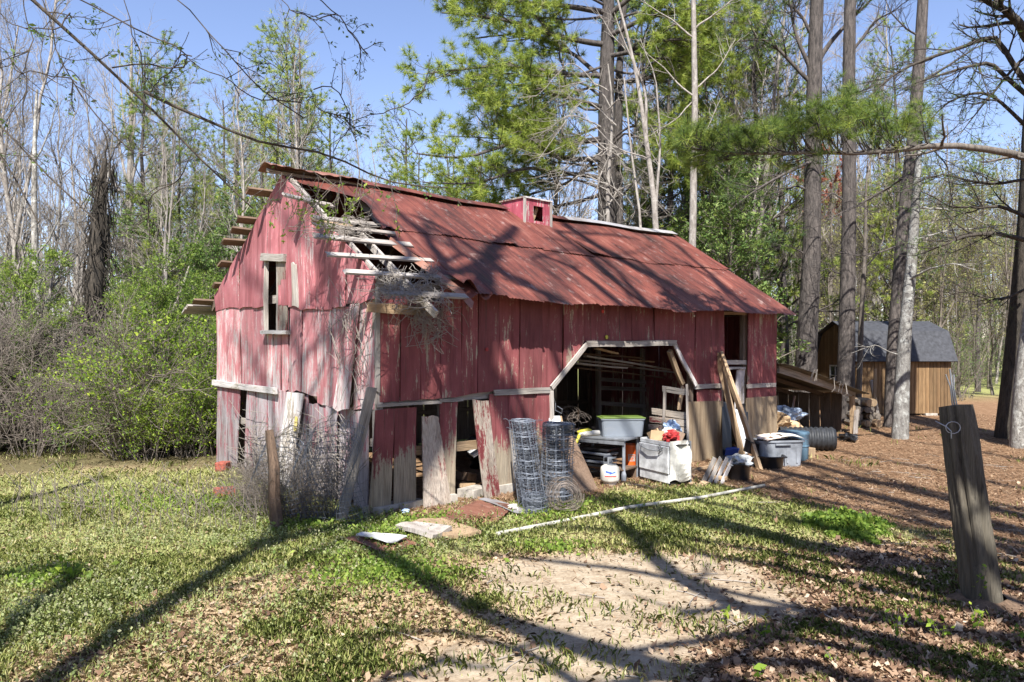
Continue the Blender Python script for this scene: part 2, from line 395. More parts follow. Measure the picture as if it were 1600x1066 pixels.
def axis(lo, hi, a, b, step, far):
    mid = np.arange(a, b, step)
    l = a - np.geomspace(step * 2, a - lo, far)[::-1]; r = b + np.geomspace(step * 2, hi - b, far)
    return np.concatenate([l, mid, r])
gx = axis(-600, 600, -9, 11, .09, 34); gy = axis(-600, 900, 3, 20, .09, 34)
X, Y = np.meshgrid(gx, gy); Z = hz(X, Y)
V = np.stack([X, Y, Z], -1).reshape(-1, 3); nx = len(gx); ny = len(gy)
I = (np.arange(ny - 1)[:, None] * nx + np.arange(nx - 1)[None, :]).ravel()
me = np_mesh('ground', V, [np.stack([I, I + 1, I + nx + 1, I + nx], -1)])
zs = zones(X.ravel(), Y.ravel())
ca = me.color_attributes.new('zone', 'FLOAT_COLOR', 'POINT')
cc = np.stack([zs[0], zs[1], zs[2], zs[3]], -1).astype(np.float32); ca.data.foreach_set('color', cc.ravel())
cb = me.color_attributes.new('zone2', 'FLOAT_COLOR', 'POINT')
cc = np.stack([zs[4], zs[5], zs[5] * 0, zs[5] * 0 + 1], -1).astype(np.float32); cb.data.foreach_set('color', cc.ravel())
n = NT('soil_and_turf'); p = n.pos()
za = n.n('ShaderNodeVertexColor', layer_name='zone'); zb = n.n('ShaderNodeVertexColor', layer_name='zone2')
sa = n.n('ShaderNodeSeparateColor'); n.l(za.outputs[0], sa.inputs[0]); sb = n.n('ShaderNodeSeparateColor'); n.l(zb.outputs[0], sb.inputs[0])
f1 = n.noise(p, 26, 6, .7); f2 = n.noise(p, 5, 5, .6); f3 = n.noise(p, 90, 3, .6)
base = n.ramp(f1, [(.3, (.15, .10, .05)), (.5, (.27, .21, .12)), (.7, (.40, .33, .20))])
grn = n.ramp(f1, [(.3, (.10, .13, .035)), (.5, (.20, .24, .07)), (.7, (.34, .33, .14))])
c = n.mix(n.math('MULTIPLY', sb.outputs[1], .75), base, grn)
dryc = n.ramp(f1, [(.32, (.17, .10, .055)), (.5, (.33, .23, .14)), (.68, (.50, .39, .27))])
c = n.mix(n.math('MULTIPLY', sb.outputs[0], .8), c, dryc)
c = n.mix(n.math('MULTIPLY', sa.outputs[0], .9), c, n.ramp(n.math('ADD', n.math('MULTIPLY', f2, .5), n.math('MULTIPLY', f1, .5)), [(.35, (.17, .125, .085)), (.5, (.285, .23, .165)), (.65, (.38, .32, .245))]))
c = n.mix(sa.outputs[1], c, n.ramp(f1, [(.35, (.09, .05, .03)), (.6, (.26, .165, .10))]))
c = n.mix(sa.outputs[2], c, n.ramp(n.math('ADD', n.math('MULTIPLY', f1, .6), n.math('MULTIPLY', f2, .4)), [(.33, (.08, .042, .022)), (.5, (.18, .105, .06)), (.68, (.34, .23, .145))]))
c = n.mix(za.outputs[1], c, n.ramp(f1, [(.35, (.05, .04, .02)), (.6, (.14, .12, .06))]))
c = n.mix(n.math('MULTIPLY', n.ramp(n.noise(p, 14, 8, .8), [(.30, .55), (.48, 0.0)]), n.math('SUBTRACT', 1.0, sa.outputs[0])), c, (.07, .05, .03))
n.color(c); n.bump(n.math('ADD', f1, f2), .6, .02); n.b.inputs['Roughness'].default_value = .95
n.b.inputs['Specular IOR Level'].default_value = .1
tag(link('ground', me, n.m, smooth=True), kind='structure')

# ================================================================= THE BARN
barn = empty('barn', BO, BA, 'old red board barn with rusted tin roof fallen open at its left corner', 'barn')
def Fm(a, z, d): return Vector((a, -d, z))
def Gm(a, z, d): return Vector((-d, a, z))
def wallboard(fn, tl, tr, br, bl, mat, d=.0, th=.022, jt=.01, jb=.02, warp=.012, name='board', rows=4, cols=3, tilt=0.0, parent=None):
    """vertical board: corners (a,z) seen from outside; ragged ends, slight warp"""
    R = RND; mb = MB(); vs = []
    ph = R.random() * 6
    jT = [R.uniform(-jt, jt) for _ in range(cols + 1)]; jB = [R.uniform(-jb, jb) for _ in range(cols + 1)]
    for layer in (0, 1):
        for j in range(rows + 1):
            v = j / rows; w = math.sin(v * 3.1 + ph) * warp
            for i in range(cols + 1):
                u = i / cols
                a = (tl[0] * (1 - u) + tr[0] * u) * (1 - v) + (bl[0] * (1 - u) + br[0] * u) * v
                z = (tl[1] * (1 - u) + tr[1] * u) * (1 - v) + (bl[1] * (1 - u) + br[1] * u) * v
                if j == 0: z += jT[i]
                if j == rows: z += jB[i]
                if 0 < j < rows and i in (0, cols): a += R.uniform(-.004, .004)
                vs.append(fn(a, z, d + w + tilt * v + (th if layer else 0)))
    n1 = (rows + 1) * (cols + 1); c1 = cols + 1; fs = []
    for j in range(rows):
        for i in range(cols):
            q = (j * c1 + i, j * c1 + i + 1, (j + 1) * c1 + i + 1, (j + 1) * c1 + i)
            fs += [tuple(k + n1 for k in q), q[::-1]]
    for j in range(rows):
        for i in (0, cols): fs.append((j * c1 + i, (j + 1) * c1 + i, (j + 1) * c1 + i + n1, j * c1 + i + n1))
    for i in range(cols):
        for j in (0, rows): fs.append((j * c1 + i, j * c1 + i + 1, j * c1 + i + 1 + n1, j * c1 + i + n1))
    mb.add(vs, fs); return mb.centred(name, mat, parent or barn)
def beam(p0, p1, w, t, mat, name='beam', parent=None, up=None, seg=5, warp=.01, rag=.02, taper=1.0):
    """board between two points; local Z runs along its length"""
    p0, p1 = Vector(p0), Vector(p1); d = p1 - p0; L = d.length; zx = d.normalized()
    up = Vector(up) if up is not None else Vector((0, 0, 1))
    xx = (up - zx * up.dot(zx))
    if xx.length < 1e-4: xx = Vector((1, 0, 0)) - zx * zx.x
    xx.normalize(); yy = zx.cross(xx)
    mb = MB(); vs = []; ph = RND.random() * 6
    for j in range(seg + 1):
        v = j / seg; k = (v - .5) * L; wv = math.sin(v * 4 + ph) * warp; tw = w * (1 + (taper - 1) * v) * (1 + RND.uniform(-.03, .03))
        for (x, y) in ((-.5, -.5), (.5, -.5), (.5, .5), (-.5, .5)):
            e = RND.uniform(-rag, rag) if j in (0, seg) else 0
            vs.append((x * tw + wv * .6, y * t + wv, k + e))
    fs = [(3, 2, 1, 0), tuple(seg * 4 + i for i in range(4))]
    for j in range(seg):
        for i in range(4): fs.append((j * 4 + i, j * 4 + (i + 1) % 4, (j + 1) * 4 + (i + 1) % 4, (j + 1) * 4 + i))
    mb.add(vs, fs)
    o = link(name, mb.mesh(name), mat, parent)
    Mx = Matrix((xx, yy, zx)).transposed().to_4x4(); Mx.translation = (p0 + p1) / 2
    o.matrix_local = Mx
    return o

def girt_z(t): return 2.15 - (np.interp(t, *zip(*[(FW(px, py)[0], (py - 548) / 1) for px, py in ((590, 632), (690, 626), (780, 613), (850, 611), (1085, 605), (1190, 603))])) ) * (10.24 + .669 * t) / 1200
# --- front wall: upper boards (from eave down to the girt)
def fx(px): return FW(px, 600)[0]
DT = [FW(855, 614), FW(911, 538), FW(1051, 536), FW(1083, 602)]   # four shoulders of the big doorway
def door_top(t):
    if t <= DT[0][0] or t >= DT[3][0]: return None
    return float(np.interp(t, [p[0] for p in DT], [p[1] for p in DT]))
edges = [fx(p) for p in (592, 624, 655, 687, 720, 745, 778, 810, 845, 878, 912, 945, 985, 1020, 1052, 1085, 1108, 1131)]
def wtop(t): return 3.10
ztop_bits = {0: FW(605, 458)[1], 1: FW(640, 458)[1], 2: FW(670, 470)[1]}
split = []
for k in range(len(edges) - 1):
    a, b = edges[k] + .006, edges[k + 1] - .006
    zt = ztop_bits.get(k, wtop(a)); m = (a + b) / 2
    cuts = [a] + [p[0] for p in DT if a + .03 < p[0] < b - .03] + [b]
    for q in range(len(cuts) - 1):
        a1, b1 = cuts[q], cuts[q + 1] - (.004 if q < len(cuts) - 2 else 0)
        za = (door_top(a1 + 1e-4) or girt_z(a1) + .03) + .05 * (door_top(a1 + 1e-4) is not None)
        zb = (door_top(b1 - 1e-4) or girt_z(b1) + .03) + .05 * (door_top(b1 - 1e-4) is not None)
        wallboard(Fm, (a1, zt), (b1, zt), (b1, zb), (a1, za), M['red'], d=.012 * (k % 2), jt=.005, jb=.012)
# boards right of the loft doorway
for a, b in ((1166, 1188), (1188, 1211)):
    t0, t1 = fx(a) + .006, fx(b) - .006
    wallboard(Fm, (t0, 3.11), (t1, 3.11), (t1, FW(b, 622)[1]), (t0, FW(a, 622)[1]), M['red'], d=.02)
for a, b in ((1088, 1108), (1108, 1127)):
    t0, t1 = fx(a) + .006, fx(b) - .006
    wallboard(Fm, (t0, girt_z(t0) - .06), (t1, girt_z(t1) - .06), (t1, FW(b, 632)[1]), (t0, FW(a, 632)[1]), M['red'], d=0)
# --- lower boards, left part
def lowb(tl, tr, br, bl, mat='red', d=0.0, tilt=0.0, jt=.01, jb=.04):
    wallboard(Fm, FW(*tl), FW(*tr), FW(*br), FW(*bl), M[mat], d=d, tilt=tilt, jt=jt, jb=jb, rows=5)
lowb((584, 640), (614, 638), (608, 806), (575, 806), 'red', .02)
lowb((616, 638), (650, 636), (648, 799), (614, 800), 'red', .0)
lowb((686, 630), (713, 628), (709, 782), (686, 790), 'red', .01)
lowb((764, 616), (794, 614), (790, 770), (764, 776), 'red', .0)
lowb((794, 614), (816, 613), (814, 766), (790, 769), 'red', .012)
lowb((816, 613), (836, 612), (836, 764), (814, 766), 'red', .0)
lowb((836, 612), (856, 611), (856, 762), (836, 764), 'red', .012)
lowb((656, 652), (681, 648), (692, 800), (648, 806), 'redgrey', .05, .16, jt=.03)
lowb((735, 626), (759, 624), (765, 786), (741, 792), 'redgrey', .05, .2, jt=.03)
# --- girt battens
for a, b in (((586, 634), (688, 628)), ((686, 626), (720, 624))):
    p, q = FW(*a), FW(*b); beam(Fm(p[0], p[1], .035), Fm(q[0], q[1], .035), .045, .03, M['palewood'], 'batten', barn)
for a, b in (((770, 613), (856, 610)), ((1083, 604), (1128, 603)), ((1164, 604), (1210, 601))):
    p, q = FW(*a), FW(*b); beam(Fm(p[0], p[1], .045), Fm(q[0], q[1], .045), .09, .03, M['palewood'], 'batten', barn)
# plywood skirts right of the door
for (tl, tr, br, bl) in (((1073, 628), (1127, 626), (1127, 717), (1073, 728)), ((1163, 622), (1211, 618), (1211, 704), (1163, 712))):
    q = [FW(*p) for p in (tl, tr, br, bl)]
    wallboard(Fm, *q, M['ply'], d=.03, jt=.004, jb=.01, warp=.004, name='plywood_panel')
# door trim
def fb(a, b, w, t, mat, d=.05, name='door_trim'):
    p, q = FW(*a), FW(*b); return beam(Fm(p[0], p[1], d), Fm(q[0], q[1], d), w, t, M[mat], name, barn, up=(0, -1, 0) if False else None)
fb((857, 607), (913, 538), .085, .03, 'palewood', .06); fb((912, 538), (984, 537), .10, .03, 'grey', .062); fb((985, 537), (1052, 536), .10, .03, 'grey', .062)
fb((1050, 536), (1083, 603), .09, .03, 'whitewood', .06); fb((857, 612), (860, 762), .07, .03, 'palewood', .055)
fb((1049, 548), (1071, 600), .10, .06, 'tan', -.06, 'door_brace')
# loft doorway: header, sill, jambs
fb((1131, 489), (1170, 491), .06, .05, 'tan', -.02, 'lintel'); fb((1131, 567), (1166, 566), .09, .06, 'palewood', -.02, 'sill')
fb((1167, 492), (1167, 600), .07, .07, 'brownwood', -.05, 'jamb'); fb((1133, 576), (1163, 575), .05, .03, 'whitewood', .03, 'sill')
q = [FW(*p) for p in ((1152, 578), (1164, 577), (1164, 640), (1150, 650))]
wallboard(Fm, *q, M['whitewood'], d=-.03, name='white_panel')
# corner posts
beam((.03, .05, 0), (.03, .05, 3.1), .1, .1, M['grey'], 'corner_post', barn)
beam((-.02, -.03, 1.6), (-.02, -.03, 3.05), .06, .03, M['palewood'], 'corner_board', barn)
for x, y in ((LT - .05, .05), (LT - .05, WS - .05), (.05, WS - .05)): beam((x, y, 0), (x, y, 3.05), .1, .1, M['darkwood'], 'corner_post', barn)

# --- gable wall. image x -> s
def gx_(px): return GW(px, 550)[0]
def rake(s): return min(roofz(s) - .06, 99)
ge = [340, 356, 378, 400, 419, 440, 454, 476, 497, 523, 545, 568, 590]
def gseam(px): return float(np.interp(px, [340, 419, 455, 500, 560, 590], [483, 478, 478, 484, 474, 466]))
wl_, wr_ = gx_(421), gx_(438)
for k in range(len(ge) - 1):
    a, b = gx_(ge[k]) - .006, gx_(ge[k + 1]) + .006          # a > b (left is larger s)
    za, zb = rake(a), rake(b)
    if ge[k + 1] > 585: zb = min(zb, 3.12)
    z0 = GW(ge[k], gseam(ge[k]) + RND.uniform(-1, 3))[1]; z1 = GW(ge[k + 1], gseam(ge[k + 1]) + RND.uniform(-1, 3))[1]
    if ge[k] == 419:                                       # window column: board only above the window
        w = GW(430, 402)[1]; z0 = z1 = w
        m = gx_(433) if False else None
    if a > RS > b:
        wallboard(Gm, (a, za), (RS + .004, rake(RS)), (RS + .004, (z0 + z1) / 2), (a, z0), M['pinktop'], d=.03, jb=.015)
        wallboard(Gm, (RS - .004, rake(RS)), (b, zb), (b, z1), (RS - .004, (z0 + z1) / 2), M['pinktop'], d=.026, jb=.015)
    else:
        wallboard(Gm, (a, za), (b, zb), (b, z1), (a, z0), M['pinktop'], d=.03 + .008 * (k % 2), jb=.02)
# middle tier
mids = [(340, 356, 597, 599), (356, 378, 600, 603), (378, 400, 603, 606), (400, 419, 607, 609), (419, 428, 609, 610), (429, 440, 609, 610), (441, 452, 610, 611), (455, 474, 610, 613),
        (475, 498, 614, 618), (499, 520, 630, 632), (521, 538, 634, 635), (556, 588, 640, 642)]
for a, b, ya, yb in mids:
    top = gseam(a) - 2; tb = gseam(b) - 2
    if a in (419, 429): top = tb = 522
    wallboard(Gm, GW(a + .3, top), GW(b - .3, tb), GW(b - .3, yb), GW(a + .3, ya), M['pink'], d=.006 * (a % 3), jb=.03, rows=5)
wallboard(Gm, GW(523, 484), GW(549, 478), GW(533, 634), GW(523, 636), M['pink'], d=.02, jb=.03, tilt=.05)   # splayed boards round the split
wallboard(Gm, GW(553, 476), GW(566, 474), GW(560, 640), GW(536, 640), M['pink'], d=.03, jb=.04, tilt=.12)
# lower tier
lows = [(341, 357, 357, 341, 597, 727, 722), (358, 376, 371, 359, 601, 733, 730), (389, 402, 399, 383, 606, 745, 739), (403, 420, 419, 402, 608, 753, 747), (421, 447, 446, 422, 610, 765, 757), (448, 462, 461, 447, 612, 776, 770), (463, 481, 479, 462, 616, 784, 778), (499, 512, 507, 497, 634, 790, 786),
        (483, 500, 497, 480, 630, 784, 776), (512, 530, 524, 507, 634, 792, 787), (531, 550, 548, 530, 636, 798, 794), (551, 578, 574, 554, 640, 808, 800)]
for a, b, b2, a2, yt, yb, ya in lows:
    wallboard(Gm, GW(a, yt), GW(b, yt + 2), GW(b2, yb), GW(a2, ya), M['pinklow'], d=-.015 + .008 * (a % 3), jb=.06, jt=.02, rows=5)
wo = wallboard(Gm, GW(455, 612), GW(481, 615), GW(466, 778), GW(446, 772), M['whitewood'], d=.06, tilt=.1, name='board', jb=.05)
wo['label'] = 'white painted board with a yellow stain'
mb = MB(); p, q = GW(471, 652, .12), GW(464, 668, .12)
mb.grid(lambda u, v: Gm(p[0] + .16 + .11 * (u - .5) * (1 - .6 * abs(v - .5)), p[1] - .22 * v, .122 + .030 * v), 3, 4); mb.centred('stain', mat_plain('yellow_stain', (.50, .40, .12), .8), barn)
# white batten and window trim
def gb(a, b, w, t, mat, d=.06, name='batten', **k):
    p, q = GW(*a), GW(*b); return beam(Gm(p[0], p[1], d), Gm(q[0], q[1], d), w, t, M[mat], name, barn, **k)
o = gb((337, 597), (439, 612), .10, .05, 'whitewood', .06, seg=8, warp=.02); o['label'] = 'long peeling white batten'
gb((418, 403), (453, 403), .12, .10, 'palewood', .07, 'window_head'); gb((418, 520), (456, 519), .06, .10, 'whitewood', .07, 'window_sill')
gb((421, 405), (420, 518), .05, .06, 'palewood', .05, 'window_jamb'); gb((438, 408), (439, 518), .03, .05, 'palewood', .045, 'window_jamb')
q = [GW(*p) for p in ((424, 408), (433, 409), (433, 516), (424, 516))]
wallboard(Gm, *q, M['palewood'], d=-.16, name='window_shutter', jt=.003, jb=.003, tilt=.02)
q = [GW(*p) for p in ((438, 405), (452, 405), (453, 518), (438, 520))]
wallboard(Gm, *q, M['redgrey'], d=.045, jt=.003, jb=.003)
q = [GW(*p) for p in ((462, 412), (469, 412), (471, 478), (461, 482))]
wallboard(Gm, *q, M['palewood'], d=.045, name='patch_board', jt=.03, jb=.04)
# --- far walls and inner frame
for k in range(24):
    t0 = k * LT / 24
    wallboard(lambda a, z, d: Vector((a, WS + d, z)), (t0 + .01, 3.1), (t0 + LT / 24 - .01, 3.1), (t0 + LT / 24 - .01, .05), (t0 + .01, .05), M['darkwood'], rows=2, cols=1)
for k in range(14):
    s0 = k * WS / 14; s1 = s0 + WS / 14
    wallboard(lambda a, z, d: Vector((LT + d, a, z)), (s0 + .006, roofz(s0) - .1), (s1 - .006, roofz(s1) - .1), (s1 - .006, .05), (s0 + .006, .05), M['red'], rows=2, cols=1)
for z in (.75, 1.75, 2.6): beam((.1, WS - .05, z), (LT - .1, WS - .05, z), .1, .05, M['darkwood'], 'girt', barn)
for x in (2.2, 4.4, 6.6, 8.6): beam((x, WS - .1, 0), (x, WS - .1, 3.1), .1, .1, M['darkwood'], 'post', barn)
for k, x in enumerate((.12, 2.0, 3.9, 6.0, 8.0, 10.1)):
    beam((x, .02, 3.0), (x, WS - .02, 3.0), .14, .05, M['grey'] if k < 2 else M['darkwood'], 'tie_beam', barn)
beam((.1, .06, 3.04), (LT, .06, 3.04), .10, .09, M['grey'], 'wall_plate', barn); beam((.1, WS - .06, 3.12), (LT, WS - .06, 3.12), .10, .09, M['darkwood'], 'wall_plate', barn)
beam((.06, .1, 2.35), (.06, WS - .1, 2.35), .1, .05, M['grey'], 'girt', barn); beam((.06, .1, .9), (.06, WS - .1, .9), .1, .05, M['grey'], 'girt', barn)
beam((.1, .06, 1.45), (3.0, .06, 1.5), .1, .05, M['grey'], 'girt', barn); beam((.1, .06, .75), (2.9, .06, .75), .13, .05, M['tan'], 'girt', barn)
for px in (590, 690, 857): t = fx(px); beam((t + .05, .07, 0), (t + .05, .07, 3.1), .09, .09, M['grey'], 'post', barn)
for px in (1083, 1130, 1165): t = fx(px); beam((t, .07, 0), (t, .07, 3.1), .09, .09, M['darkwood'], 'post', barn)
for s in (1.3, 2.78, 4.2): beam((.06, s, 0), (.06, s, roofz(s) - .15), .09, .06, M['grey'], 'stud', barn)
# loft joist boards seen in the doorway
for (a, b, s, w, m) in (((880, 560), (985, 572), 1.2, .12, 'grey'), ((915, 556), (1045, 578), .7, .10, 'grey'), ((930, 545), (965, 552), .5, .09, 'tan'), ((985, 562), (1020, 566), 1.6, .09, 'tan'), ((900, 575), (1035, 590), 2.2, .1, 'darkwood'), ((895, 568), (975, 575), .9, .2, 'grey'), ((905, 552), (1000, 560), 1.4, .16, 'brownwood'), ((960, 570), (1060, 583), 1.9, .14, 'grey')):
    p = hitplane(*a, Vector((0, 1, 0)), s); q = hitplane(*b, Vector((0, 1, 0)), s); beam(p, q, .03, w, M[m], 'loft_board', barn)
for (a, b, s, w, m) in (((935, 592), (1075, 603), 3.6, .10, 'grey'), ((935, 606), (1080, 612), 3.6, .10, 'grey'), ((935, 630), (1080, 640), 3.6, .10, 'grey')):
    p = hitplane(*a, Vector((0, 1, 0)), s); q = hitplane(*b, Vector((0, 1, 0)), s); beam(p, q, w, .03, M[m], 'stall_rail', barn)
for px in (935, 1004, 1060): 
    p = hitplane(px, 640, Vector((0, 1, 0)), 3.62); beam((p.x, p.y, 0), (p.x, p.y, 2.2), .12, .08, M['grey'], 'stall_post', barn)

# --- roof frame: rafters
def rafter(t, s0, s1, mat, back=False, w=.12):
    dz = .10 if t < .5 or back else .24
    z0, z1 = roofz(s0) - dz, roofz(s1) - dz
    return beam((t, s0, z0), (t, s1, z1), w, .045, M[mat], 'rafter', barn)
rafter(.03, .02, RS, 'palewood'); rafter(.39, -.80, 1.15, 'palewood', w=.10); rafter(1.25, -.02, RS, 'grey')
for t in (2.2, 3.4, 4.7, 5.7, 6.7, 7.7, 8.7, 9.7, 10.2): rafter(t, -.02, RS, 'darkwood')
for t in (.03, .85, 1.75, 2.7, 3.7, 4.7, 5.7, 6.7, 7.7, 8.7, 9.7, 10.2): rafter(t, WS + .3, RS, 'darkwood')
# purlins on the open corner: measured off the roof plane
def purlin(a, b, w, mat, extra=0.0):
    p, q = RF(*a), RF(*b); m = (p[1] + q[1]) / 2
    P = Vector((p[0], p[1], roofz(p[1]) - .012)); Q = Vector((q[0] + extra, q[1], roofz(q[1]) - .012))
    return beam(P, Q, .028, w, M[mat], 'purlin', barn, up=(0, -RSL, 1), seg=7, warp=.015, rag=.04)
for a, b, w, m, e in (((443, 303), (518, 320), .12, 'palewood', 0), ((488, 338), (556, 346), .12, 'grey', .3), ((492, 350), (590, 361), .10, 'grey', .3), ((489, 367), (618, 379), .14, 'palewood', .3),
                   ((513, 396), (654, 404), .10, 'palewood', .25), ((538, 423), (695, 432), .11, 'palewood', .2), ((600, 456), (712, 461), .12, 'grey', .2), ((487, 343), (540, 352), .08, 'tan', .1)):
    purlin(a, b, w, m, e)
p, q = FW(575, 479, .1), FW(680, 489, .1); beam(Fm(p[0], p[1], .1), Fm(q[0], q[1], .1), .13, .03, M['tan'], 'fascia_board', barn)
for s in (.2, .9, 1.6, 2.3): beam((2.0, s, roofz(s) - .13), (LT + .1, s, roofz(s) - .10), .025, .1, M['darkwood'], 'purlin', barn, up=(0, -RSL, 1))
# purlin ends poking out over the far slope
for k, (px, py, out) in enumerate(((392, 311, .42), (374, 351, .34), (370, 367, .34), (358, 384, .38), (352, 415, .25), (348, 444, .15), (322, 473, .36), (318, 482, .42), (316, 488, .45))):
    g = GW(px + 8, py); s = RS + (RM - (g[1])) / RSL; s = min(max(s, RS + .15), WS + .5)
    zz = roofz(s) - .0
    beam((-out, s, zz), (1.2 if k < 6 else 2.0, s, zz), .04, .15, M['brownwood' if k < 7 else 'palewood'], 'purlin', barn, up=(0, RSL, 1), seg=4)
beam((-.28, RS - .02, RM - .03), (1.6, RS - .02, RM - .03), .05, .15, M['grey'], 'ridge_board', barn, up=(0, -.4, 1), seg=8, warp=.02)

# --- tin sheets: corrugated, with sag, ragged laps and an open left edge
def sag(t): return -.055 * math.sin(max(0, min(1, t / LT)) * math.pi) - .012 * math.sin(t * 2.3)
EDGE = [RF(*p) for p in ((470, 285), (505, 296), (545, 305), (572, 320), (590, 345), (606, 364), (640, 392), (680, 420), (715, 444), (738, 468))]
EDGE = sorted(EDGE, key=lambda e: -e[1])
ES = [e[1] for e in EDGE][::-1]; ET = [e[0] for e in EDGE][::-1]
def left_edge(s): return float(np.interp(s, ES, ET))
def sheet(t0, t1, s0, s1, lift=0.0, mat='tin', curl=0.0, left=False, ragb=0.0, name='roof_sheet', front=True, seed=0):
    mb = MB(); nw = 26 if front else 6; nv = 9 if front else 2
    r = random.Random(seed); tiltz = r.uniform(-.008, .008); ph = r.random() * 6
    notch = [r.uniform(-1, 1) for _ in range(nw + 1)]
    def fn(u, v):
        s = s0 + (s1 - s0) * v; te = t1
        tb = t0
        if left: tb = min(left_edge(s) + .02 * math.sin(s * 19), t1 - .02)
        t = tb + (te - tb) * u
        if v == 0 and ragb: s += ragb * (.5 * notch[int(u * nw + .5)] + .7 * math.sin(t * 3 + 1))
        z = roofz(s) + sag(t) * (1 if front else .6) + lift + .0055 * math.sin(t * 2 * math.pi / .076)
        z += curl * (1 - v) ** 4 * (.5 + .5 * math.sin(t * 3.7 + ph)) + .012 * math.sin(t * 1.9 + s * 2.1) + tiltz * (u - .5)
        if left: z += .05 * (1 - u) ** 3 * math.sin(s * 4.0)
        if left and s < .5: z -= .10 * (1 - u) ** 2 * (1 - (s + .45) / .95)
        return Vector((t, s if front else 2 * RS - s, z))
    mb.grid(fn, nw, nv); o = mb.centred(name, M[mat], barn)
    o.data.polygons.foreach_set('use_smooth', [True] * len(o.data.polygons)); return o
wd = .66; tt = [left_edge(2.6) + .02]; nsh = 15
lapS = 1.28
for k in range(16):                                             # upper course
    a = .35 + k * wd; b = a + wd + .05
    if b < .8: continue
    L = a < 2.4
    b = min(b, LT + .2)
    lt0 = left_edge(1.9)
    if L and b < left_edge(2.5): continue
    sheet(a, b, lapS - .05 + .03 * math.sin(k * 1.7), RS + .02, .016 + .006 * (k % 2), curl=.012 if k % 4 else .06, left=(a < left_edge(1.2) + .1 and b > left_edge(2.75)), ragb=.03, seed=k)
    if b >= LT + .2: break
for k in range(16):                                             # lower course
    a = left_edge(.4) - .35 + k * wd; b = min(a + wd + .05, LT + .13)
    s0 = -.45 + .035 * math.sin(k * 2.1)
    sheet(a, b, s0, lapS + .12, .006 * (k % 2), curl=.008, left=(k == 0 or (a < left_edge(lapS) + .1 and a < 2.0)), ragb=.022, seed=50 + k)
    if b >= LT + .13: break
for k in range(16):                                             # far slope
    a = .35 + k * wd; b = min(a + wd + .05, LT + .1)
    sheet(a, b, -.3, RS + .02, .0, seed=90 + k, front=False)
    if b >= LT + .1: break
# loose tin at the ridge and on the broken edge
mb = MB(); mb.grid(lambda u, v: Vector((-.35 + 1.75 * u, RS - .28 + .5 * v, RM + .07 - .16 * abs(v - .5) + .015 * math.sin(u * 9 + v * 4) + .010 * math.sin(u * 47) * (v < .2))), 40, 4); mb.build('ridge_cap', M['tin_dark'], barn, solid=.003)
def cap(t0, t1, mat, dz):
    mb = MB(); mb.grid(lambda u, v: Vector((t0 + (t1 - t0) * u, RS - .17 + .34 * v, RM + dz + .03 + sag(t0 + (t1 - t0) * u) - abs(v - .5) * .2)), 8, 2); mb.build('ridge_cap', M[mat], barn, solid=.003)
cap(1.1, 2.9, 'tin', .05); cap(2.8, 4.7, 'tin', .055); cap(5.4, 6.5, 'tin', .05); cap(6.4, 8.9, 'tin_grey', .06); cap(8.8, 10.3, 'tin_grey', .065)
mb = MB()                                                       # folded dark sheet hanging under the broken edge
Ps = [RF(*p) for p in ((612, 372), (650, 400), (690, 428), (722, 452), (742, 474))]
vs = []
for i, (t, s) in enumerate(Ps):
    vs += [Vector((t - .02, s, roofz(s) + .015)), Vector((t - .13, s - .10, roofz(s) - .10))]
mb.add(vs, [(2 * i, 2 * i + 1, 2 * i + 3, 2 * i + 2) for i in range(len(Ps) - 1)]); mb.build('torn_flashing', M['tin_dark'], barn, solid=.004)
mb = MB()
def lip(u, v):
    t = left_edge(-.2) - .05 + u * .55; s = -.42 + .45 * v
    return Vector((t, s, roofz(s) + .05 + .14 * math.sin(u * 5.6 + .6) * (1 - v) + .004 * math.sin(t * 82)))
mb.grid(lip, 20, 6); mb.build('curled_sheet', M['tin'], barn, solid=.003, smooth=True)
# --- cupola
cu = MB(); c0, c1, s0, s1 = 4.79, 5.52, 2.28, 2.98; zb, zt = 4.60, 5.17
def cq(name, pts, ext, mat): m = MB(); m.hexa(pts, ext); return m.centred(name, mat, cup)
cup = link('cupola', (lambda m: (m.box(((c0 + c1) / 2, (s0 + s1) / 2, 5.10), (c1 - c0 - .05, s1 - s0 - .05, .02)), m.mesh('cupola'))[1])(MB()), M['darkwood'], barn)
cupw = mat_wood('cupola_boards', (.46, .10, .14), (.5, .48, .44), wear=.40, dark=.4)
cq('side_board', [(c0, s0, zb), (c0, s1, zb), (c0, s1, zt), (c0, s0, zt)], (.02, 0, 0), cupw); cq('side_board', [(c1, s0, zb), (c1, s1, zb), (c1, s1, zt), (c1, s0, zt)], (-.02, 0, 0), cupw)
h0, h1, hb, ht = c0 + .25, c0 + .52, zb + .14, zb + .44
cupf = mat_wood('peeling_cupola_front', (.44, .09, .13), (.5, .48, .44), wear=.44, dark=.4)
for a, b, c_, d_ in ((c0 + .03, h0, zb, zt), (h1, c1 - .03, zb, zt), (h0, h1, zb, hb), (h0, h1, ht, zt)):
    cq('front_board', [(a, s0, c_), (b, s0, c_), (b, s0, d_), (a, s0, d_)], (0, .02, 0), cupf)
cq('side_board', [(c0, s1, zb), (c1, s1, zb), (c1, s1, zt), (c0, s1, zt)], (0, -.02, 0), cupw)
for x in (c0, c1): m = MB(); m.box((x, s0 - .01, (zb + zt) / 2 + .01), (.055, .03, zt - zb + .03)); m.centred('trim', M['palewood'], cup)
m = MB(); m.box(((c0 + c1) / 2, s0 - .012, zt + .01), (c1 - c0 + .06, .04, .03)); m.centred('trim', M['whitewood'], cup)
m = MB(); m.box((c0 - .01, (s0 + s1) / 2, zt + .01), (.04, s1 - s0 + .06, .03)); m.centred('trim', M['redgrey'], cup)
